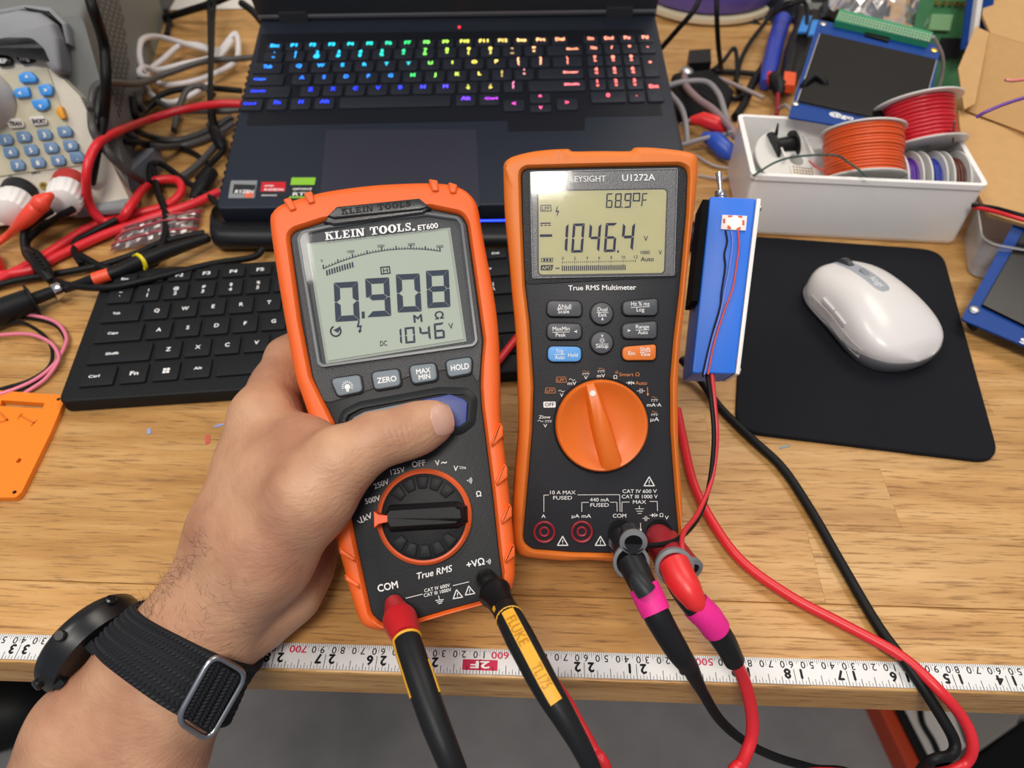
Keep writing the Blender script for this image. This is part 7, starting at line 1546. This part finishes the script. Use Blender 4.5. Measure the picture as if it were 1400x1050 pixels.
# antistatic bag of parts
t = thing('foil_bag', 'shiny smoky antistatic bag with red striping holding small parts', 'bag', at(212, 325, .002)); O_ = at(212, 325, .002)
random.seed(8); A_, B_, C_, D_ = [at(*p, .003)-O_ for p in ((150, 345), (270, 322), (278, 285), (166, 312))]; vs = []; n = 16
for j in range(n+1):
    for i in range(n+1):
        u_, v_ = i/n, j/n; p = (A_*(1-u_)+B_*u_)*(1-v_)+(D_*(1-u_)+C_*u_)*v_; vs.append((p.x, p.y, p.z+.0065*math.sin(math.pi*u_)**.5*math.sin(math.pi*v_)**.5+random.uniform(0, .0016)))
fs = [[j*(n+1)+i, j*(n+1)+i+1, (j+1)*(n+1)+i+1, (j+1)*(n+1)+i] for j in range(n) for i in range(n)]
b = B(); b.add(vs, fs); b.build('bag_film', clear_mat('smoky_film', (.55, .45, .45, 1), .14, .22, .30, '#6d5650'), t, 0)
b = B()
for j in (3, 8, 12):
    P_ = [Vector(vs[j*(n+1)+i])+Vector((0, 0, .0006)) for i in range(n+1)]; b.tube(P_, .0007, 4)
b.build('red_striping', mat('stripe_red', '#a8283c', .5), t, 0)
for k in range(5):
    q = A_.lerp(B_, .15+.17*k)+(D_-A_)*random.uniform(.3, .6); b = B(); b.box(q.x-.005, q.x+.005, q.y-.004, q.y+.004, q.z-.002, q.z+.003, .0006); b.build('bagged_part', M_steel if k % 2 else M_whitepl, t, 0)
# twisted pink and black wires
def twist(z0): return [(-30, 436, z0), (0, 432, z0), (40, 431, z0), (75, 440, z0), (90, 458, z0), (88, 475, z0), (74, 498, z0), (50, 518, z0), (20, 532, z0), (-20, 545, z0)]
cable('pink_wire', twist(.004), .0013, mat('pink_wire', '#e07a92', .4), 'outer pink wire loop on the desk left of the keyboard', 'wire')
cable('black_wire', [(x-1.5, y+3.5, .003) for x, y, z in twist(0)], .0012, M_blackrub, 'outer black wire loop shadowing the pink one', 'wire')
cable('pink_wire', [(-30, 462, .005), (0, 458, .005), (40, 457, .006), (68, 468, .007), (80, 486, .006), (76, 500, .005), (60, 520, .003), (30, 540, .002)], .0013, mat('pink_wire2', '#e07a92', .4), 'inner pink wire loop on the desk left of the keyboard', 'wire')
cable('black_wire', [(-30, 452, .004), (20, 440, .006), (52, 452, .006), (70, 474, .006), (68, 500, .004), (40, 520, .003), (0, 532, .003)], .0012, M_blackrub, 'inner black wire loop tangled in the pink wires', 'wire')
# orange printed plate
Of = Frame(at(40, 600, .004), at(88, 541, .004)-at(0, 536, .004), Vector((0, 1, 0)))
op = thing('printed_plate', 'flat bright orange 3D-printed plate with slots at the left edge', 'plate', Of.M)
outp = [Of.loc(*p) for p in ((-60, 531), (0, 534), (84, 540), (88, 547), (70, 590), (30, 672), (22, 680), (-80, 682))]
holes = [[(2, 547), (61, 551), (58, 559), (0, 555)]]
bm = bmesh.new(); mo_ = ccw(outp)
def loopv(pts, z): return [bm.verts.new((x, y, z)) for x, y in pts]
hl = ccw([Of.loc(*p) for p in holes[0]]); h2 = ccw([Of.loc(*p) for p in ((26, 626), (30, 628), (26, 633), (21, 632))])
for z in (0, -.0035):
    es = []
    for lp_ in (rounded(mo_, .002), hl, h2):
        vs_ = loopv(lp_, z); es += [bm.edges.new((vs_[i], vs_[(i+1) % len(vs_)])) for i in range(len(vs_))]
    bmesh.ops.triangle_fill(bm, use_beauty=True, edges=es)
for lp_ in (rounded(mo_, .002), hl, h2):
    a0 = loopv(lp_, 0); a1 = loopv(lp_, -.0035)
    for i in range(len(a0)): bm.faces.new((a0[i], a0[(i+1) % len(a0)], a1[(i+1) % len(a0)], a1[i]))
bmesh.ops.remove_doubles(bm, verts=bm.verts, dist=1e-6); bmesh.ops.recalc_face_normals(bm, faces=bm.faces)
M_opl = mat('orange_print_plastic', '#f0821a', .45, bump=.1, bscale=900); me = bpy.data.meshes.new('plate'); bm.to_mesh(me); bm.free(); me.materials.append(M_opl); o = bpy.data.objects.new('plate', me); COL.objects.link(o); o.parent = op
b = B(); stroke(b, Of, [(28, 568), (46, 578)], 2, .0003); stroke(b, Of, [(24, 572), (30, 565)], 2, .0003); stroke(b, Of, [(42, 582), (50, 574)], 2, .0003); stroke(b, Of, [(0, 564), (10, 574), (-4, 578)], 2, .0003); b.build('recessed_letters', mat('recess_shade_orange', '#d8690e', .5), op, 0)  # recessed letters as flat strokes, their shade painted in darker orange
for c in ((80, 546), (20, 673)):
    lx = Of.loc(*c); b = B(); b.lathe([(.0011, .0001), (.0011, .0003)], (*lx, 0), (0, 0, 1), 12); b.build('screw_hole', mat_sur, op, 0)
# long leads on the desk
cable('red_cable', [(926, 560, .006), (934, 600, .006), (948, 660, .006), (975, 715, .005), (1015, 768, .005), (1080, 815, .005), (1150, 852, .005), (1230, 896, .006), (1285, 945, .006), (1318, 985, -.004), (1330, 1020, -.012), (1318, 1045, -.02), (1280, 1058, -.02), (1200, 1062, -.02), (1100, 1060, -.02), (1050, 1100, -.06), (1030, 1200, -.12)], .0027, M_redins, 'long red lead sweeping across the desk and hanging over its right edge', 'cable')
cable('black_cable', [(930, 490, .012), (958, 520, .006), (985, 558, .004), (1030, 602, .004), (1070, 640, .004), (1110, 700, .004), (1150, 770, .004), (1200, 855, .004), (1248, 920, .005), (1290, 985, -.004), (1305, 1015, -.010), (1300, 1032, -.012), (1270, 1042, -.014), (1250, 1080, -.05), (1240, 1180, -.12)], .0026, M_blackrub, 'long black lead crossing the desk diagonally and dropping over its edge', 'cable')
P_ = [pd(966, 508, .395), pd(972, 545, .390), pd(976, 600, .385), pd(970, 660, .375), pd(956, 705, .362), pd(930, 735, .345), pd(900, 745, .334), pd(868, 744, .328)]
t = thing('jumper_wire', 'thin black wire from the blue box into the grey-ringed plug socket', 'wire', P_[0]); b = wb(); b.tube(catmull(P_, 8), .0012, 10); wpart(b, 'insulation', M_blackrub, t, 60)
P_ = [pd(973, 508, .394), pd(977, 550, .390), pd(980, 600, .386), pd(973, 655, .376), pd(955, 700, .362), pd(935, 728, .345), pd(933, 750, .335), pd(940, 775, .332), pd(948, 790, .334)]
t = thing('jumper_wire', 'thin red wire from the blue box to the dark red plug', 'wire', P_[0]); b = wb(); b.tube(catmull(P_, 8), .0012, 10); wpart(b, 'insulation', mat('jumper_red', '#c62b34', .4), t, 60)
cable('red_cable', [(650, 530, .020), (676, 500, .018), (700, 470, .018), (716, 450, .018)], .0026, M_redins, 'short stretch of red lead seen between the two meters', 'cable')
P_ = [pd(735, 905, .345), pd(770, 950, .34), pd(790, 985, .335), pd(812, 1025, .33), pd(832, 1060, .33), pd(860, 1180, .38), pd(880, 1400, .50)]
t = thing('red_cable', 'red lead emerging below the yellow panelled test lead', 'cable', P_[0]); b = wb(); b.tube(catmull(P_, 6), .0026, 12); wpart(b, 'insulation', M_redins, t, 60)
# crumbs
for (x, y, sx, sy, c_, l) in ((204, 590, .0012, .0022, '#8f9cc0', 'tiny pale blue plastic crumb left of the hand'), (300, 582, .0030, .0008, '#8c98c4', 'thin pale blue paint fleck beside the thumb knuckle'), (284, 601, .0013, .0034, '#c4574a', 'small red rectangular fleck on the desk left of the hand'), (1073, 611, .0035, .0006, '#7a9aa0', 'tiny blue-green fleck below the mouse mat edge')):
    q = at(x, y, .0001); b = B(); b.box(-sx, sx, -sy, sy, 0, .0004); o = b.build('crumb', mat('crumb_'+c_[1:], c_, .6), None, 0); o.location = q; o.rotation_euler = (0, 0, .3); tag(o, l, 'crumb')
# ================================================================== under the desk
def under(name, lab, cat, pts, z, h, m, part='body'):
    P_ = [at(x, y, z) for x, y in pts]; t = thing(name, lab, cat, Vector((P_[0].x, P_[0].y, z-h))); O_ = t.matrix_world.translation
    b = B(); b.prism(ccw([(p.x-O_.x, p.y-O_.y) for p in P_]), 0, h, .004); b.build(part, m, t, 0); return t, z, O_
t, z, O_ = under('toolbox', 'orange-red case with black edge under the right end of the desk', 'case', [(1196, 955), (1216, 955), (1268, 1060), (1246, 1060)], -.70, .038, mat('case_red', '#b84020', .45), 'side_wall')
P_ = [at(x, y, -.698) for x, y in ((1216, 955), (1228, 955), (1282, 1060), (1268, 1060))]; b = B(); b.prism(ccw([(p.x-O_.x, p.y-O_.y) for p in P_]), .0, .044, .003); b.build('black_edge', M_blackpl, t, 0)
t, z, O_ = under('drawer', 'white tray with a black wire inside under the right end of the desk', 'tray', [(1229, 955), (1298, 955), (1322, 1020), (1300, 1035), (1272, 1050), (1280, 1060)], -.70, .038, mat('tray_white', '#cfc9c4', .5), 'tray_body')
P_ = [at(x, y, -.696)-O_ for x, y in ((1258, 970), (1262, 990), (1275, 1012), (1283, 1030))]; b = B(); b.tube(catmull(P_, 6), .004, 8); b.build('black_wire', M_blackrub, t, 50)
under('drawer', 'grey-beige panel beyond the white tray under the desk', 'panel', [(1300, 955), (1400, 965), (1392, 990), (1335, 1030), (1325, 1015)], -.70, .038, mat('panel_greige', '#8b8780', .4), 'panel_body')
under('floor_case', 'black case on the floor at the lower right corner', 'case', [(1400, 985), (1500, 985), (1500, 1100), (1290, 1100), (1300, 1060), (1340, 1030)], -.70, .038, M_blackrub, 'case_body')
t = thing('office_chair', 'black castor and base of an office chair under the left end of the desk', 'chair', at(10, 985, -.74)); O_ = t.matrix_world.translation
b = B(); b.ell((0, 0, .05), .09, .06, .05); b.build('castor', M_blackrub, t, 60); b = B(); b.tube([(0, 0, .09), (-.12, .10, .13), (-.30, .22, .16)], [.035, .04, .05], 12); b.build('base_arm', M_blackpl, t, 60)
b = B(); b.tube([(.0, .05, .09), (.14, .08, .11), (.26, .12, .13)], [.03, .035, .04], 12); b.build('base_arm', M_blackpl, t, 60)
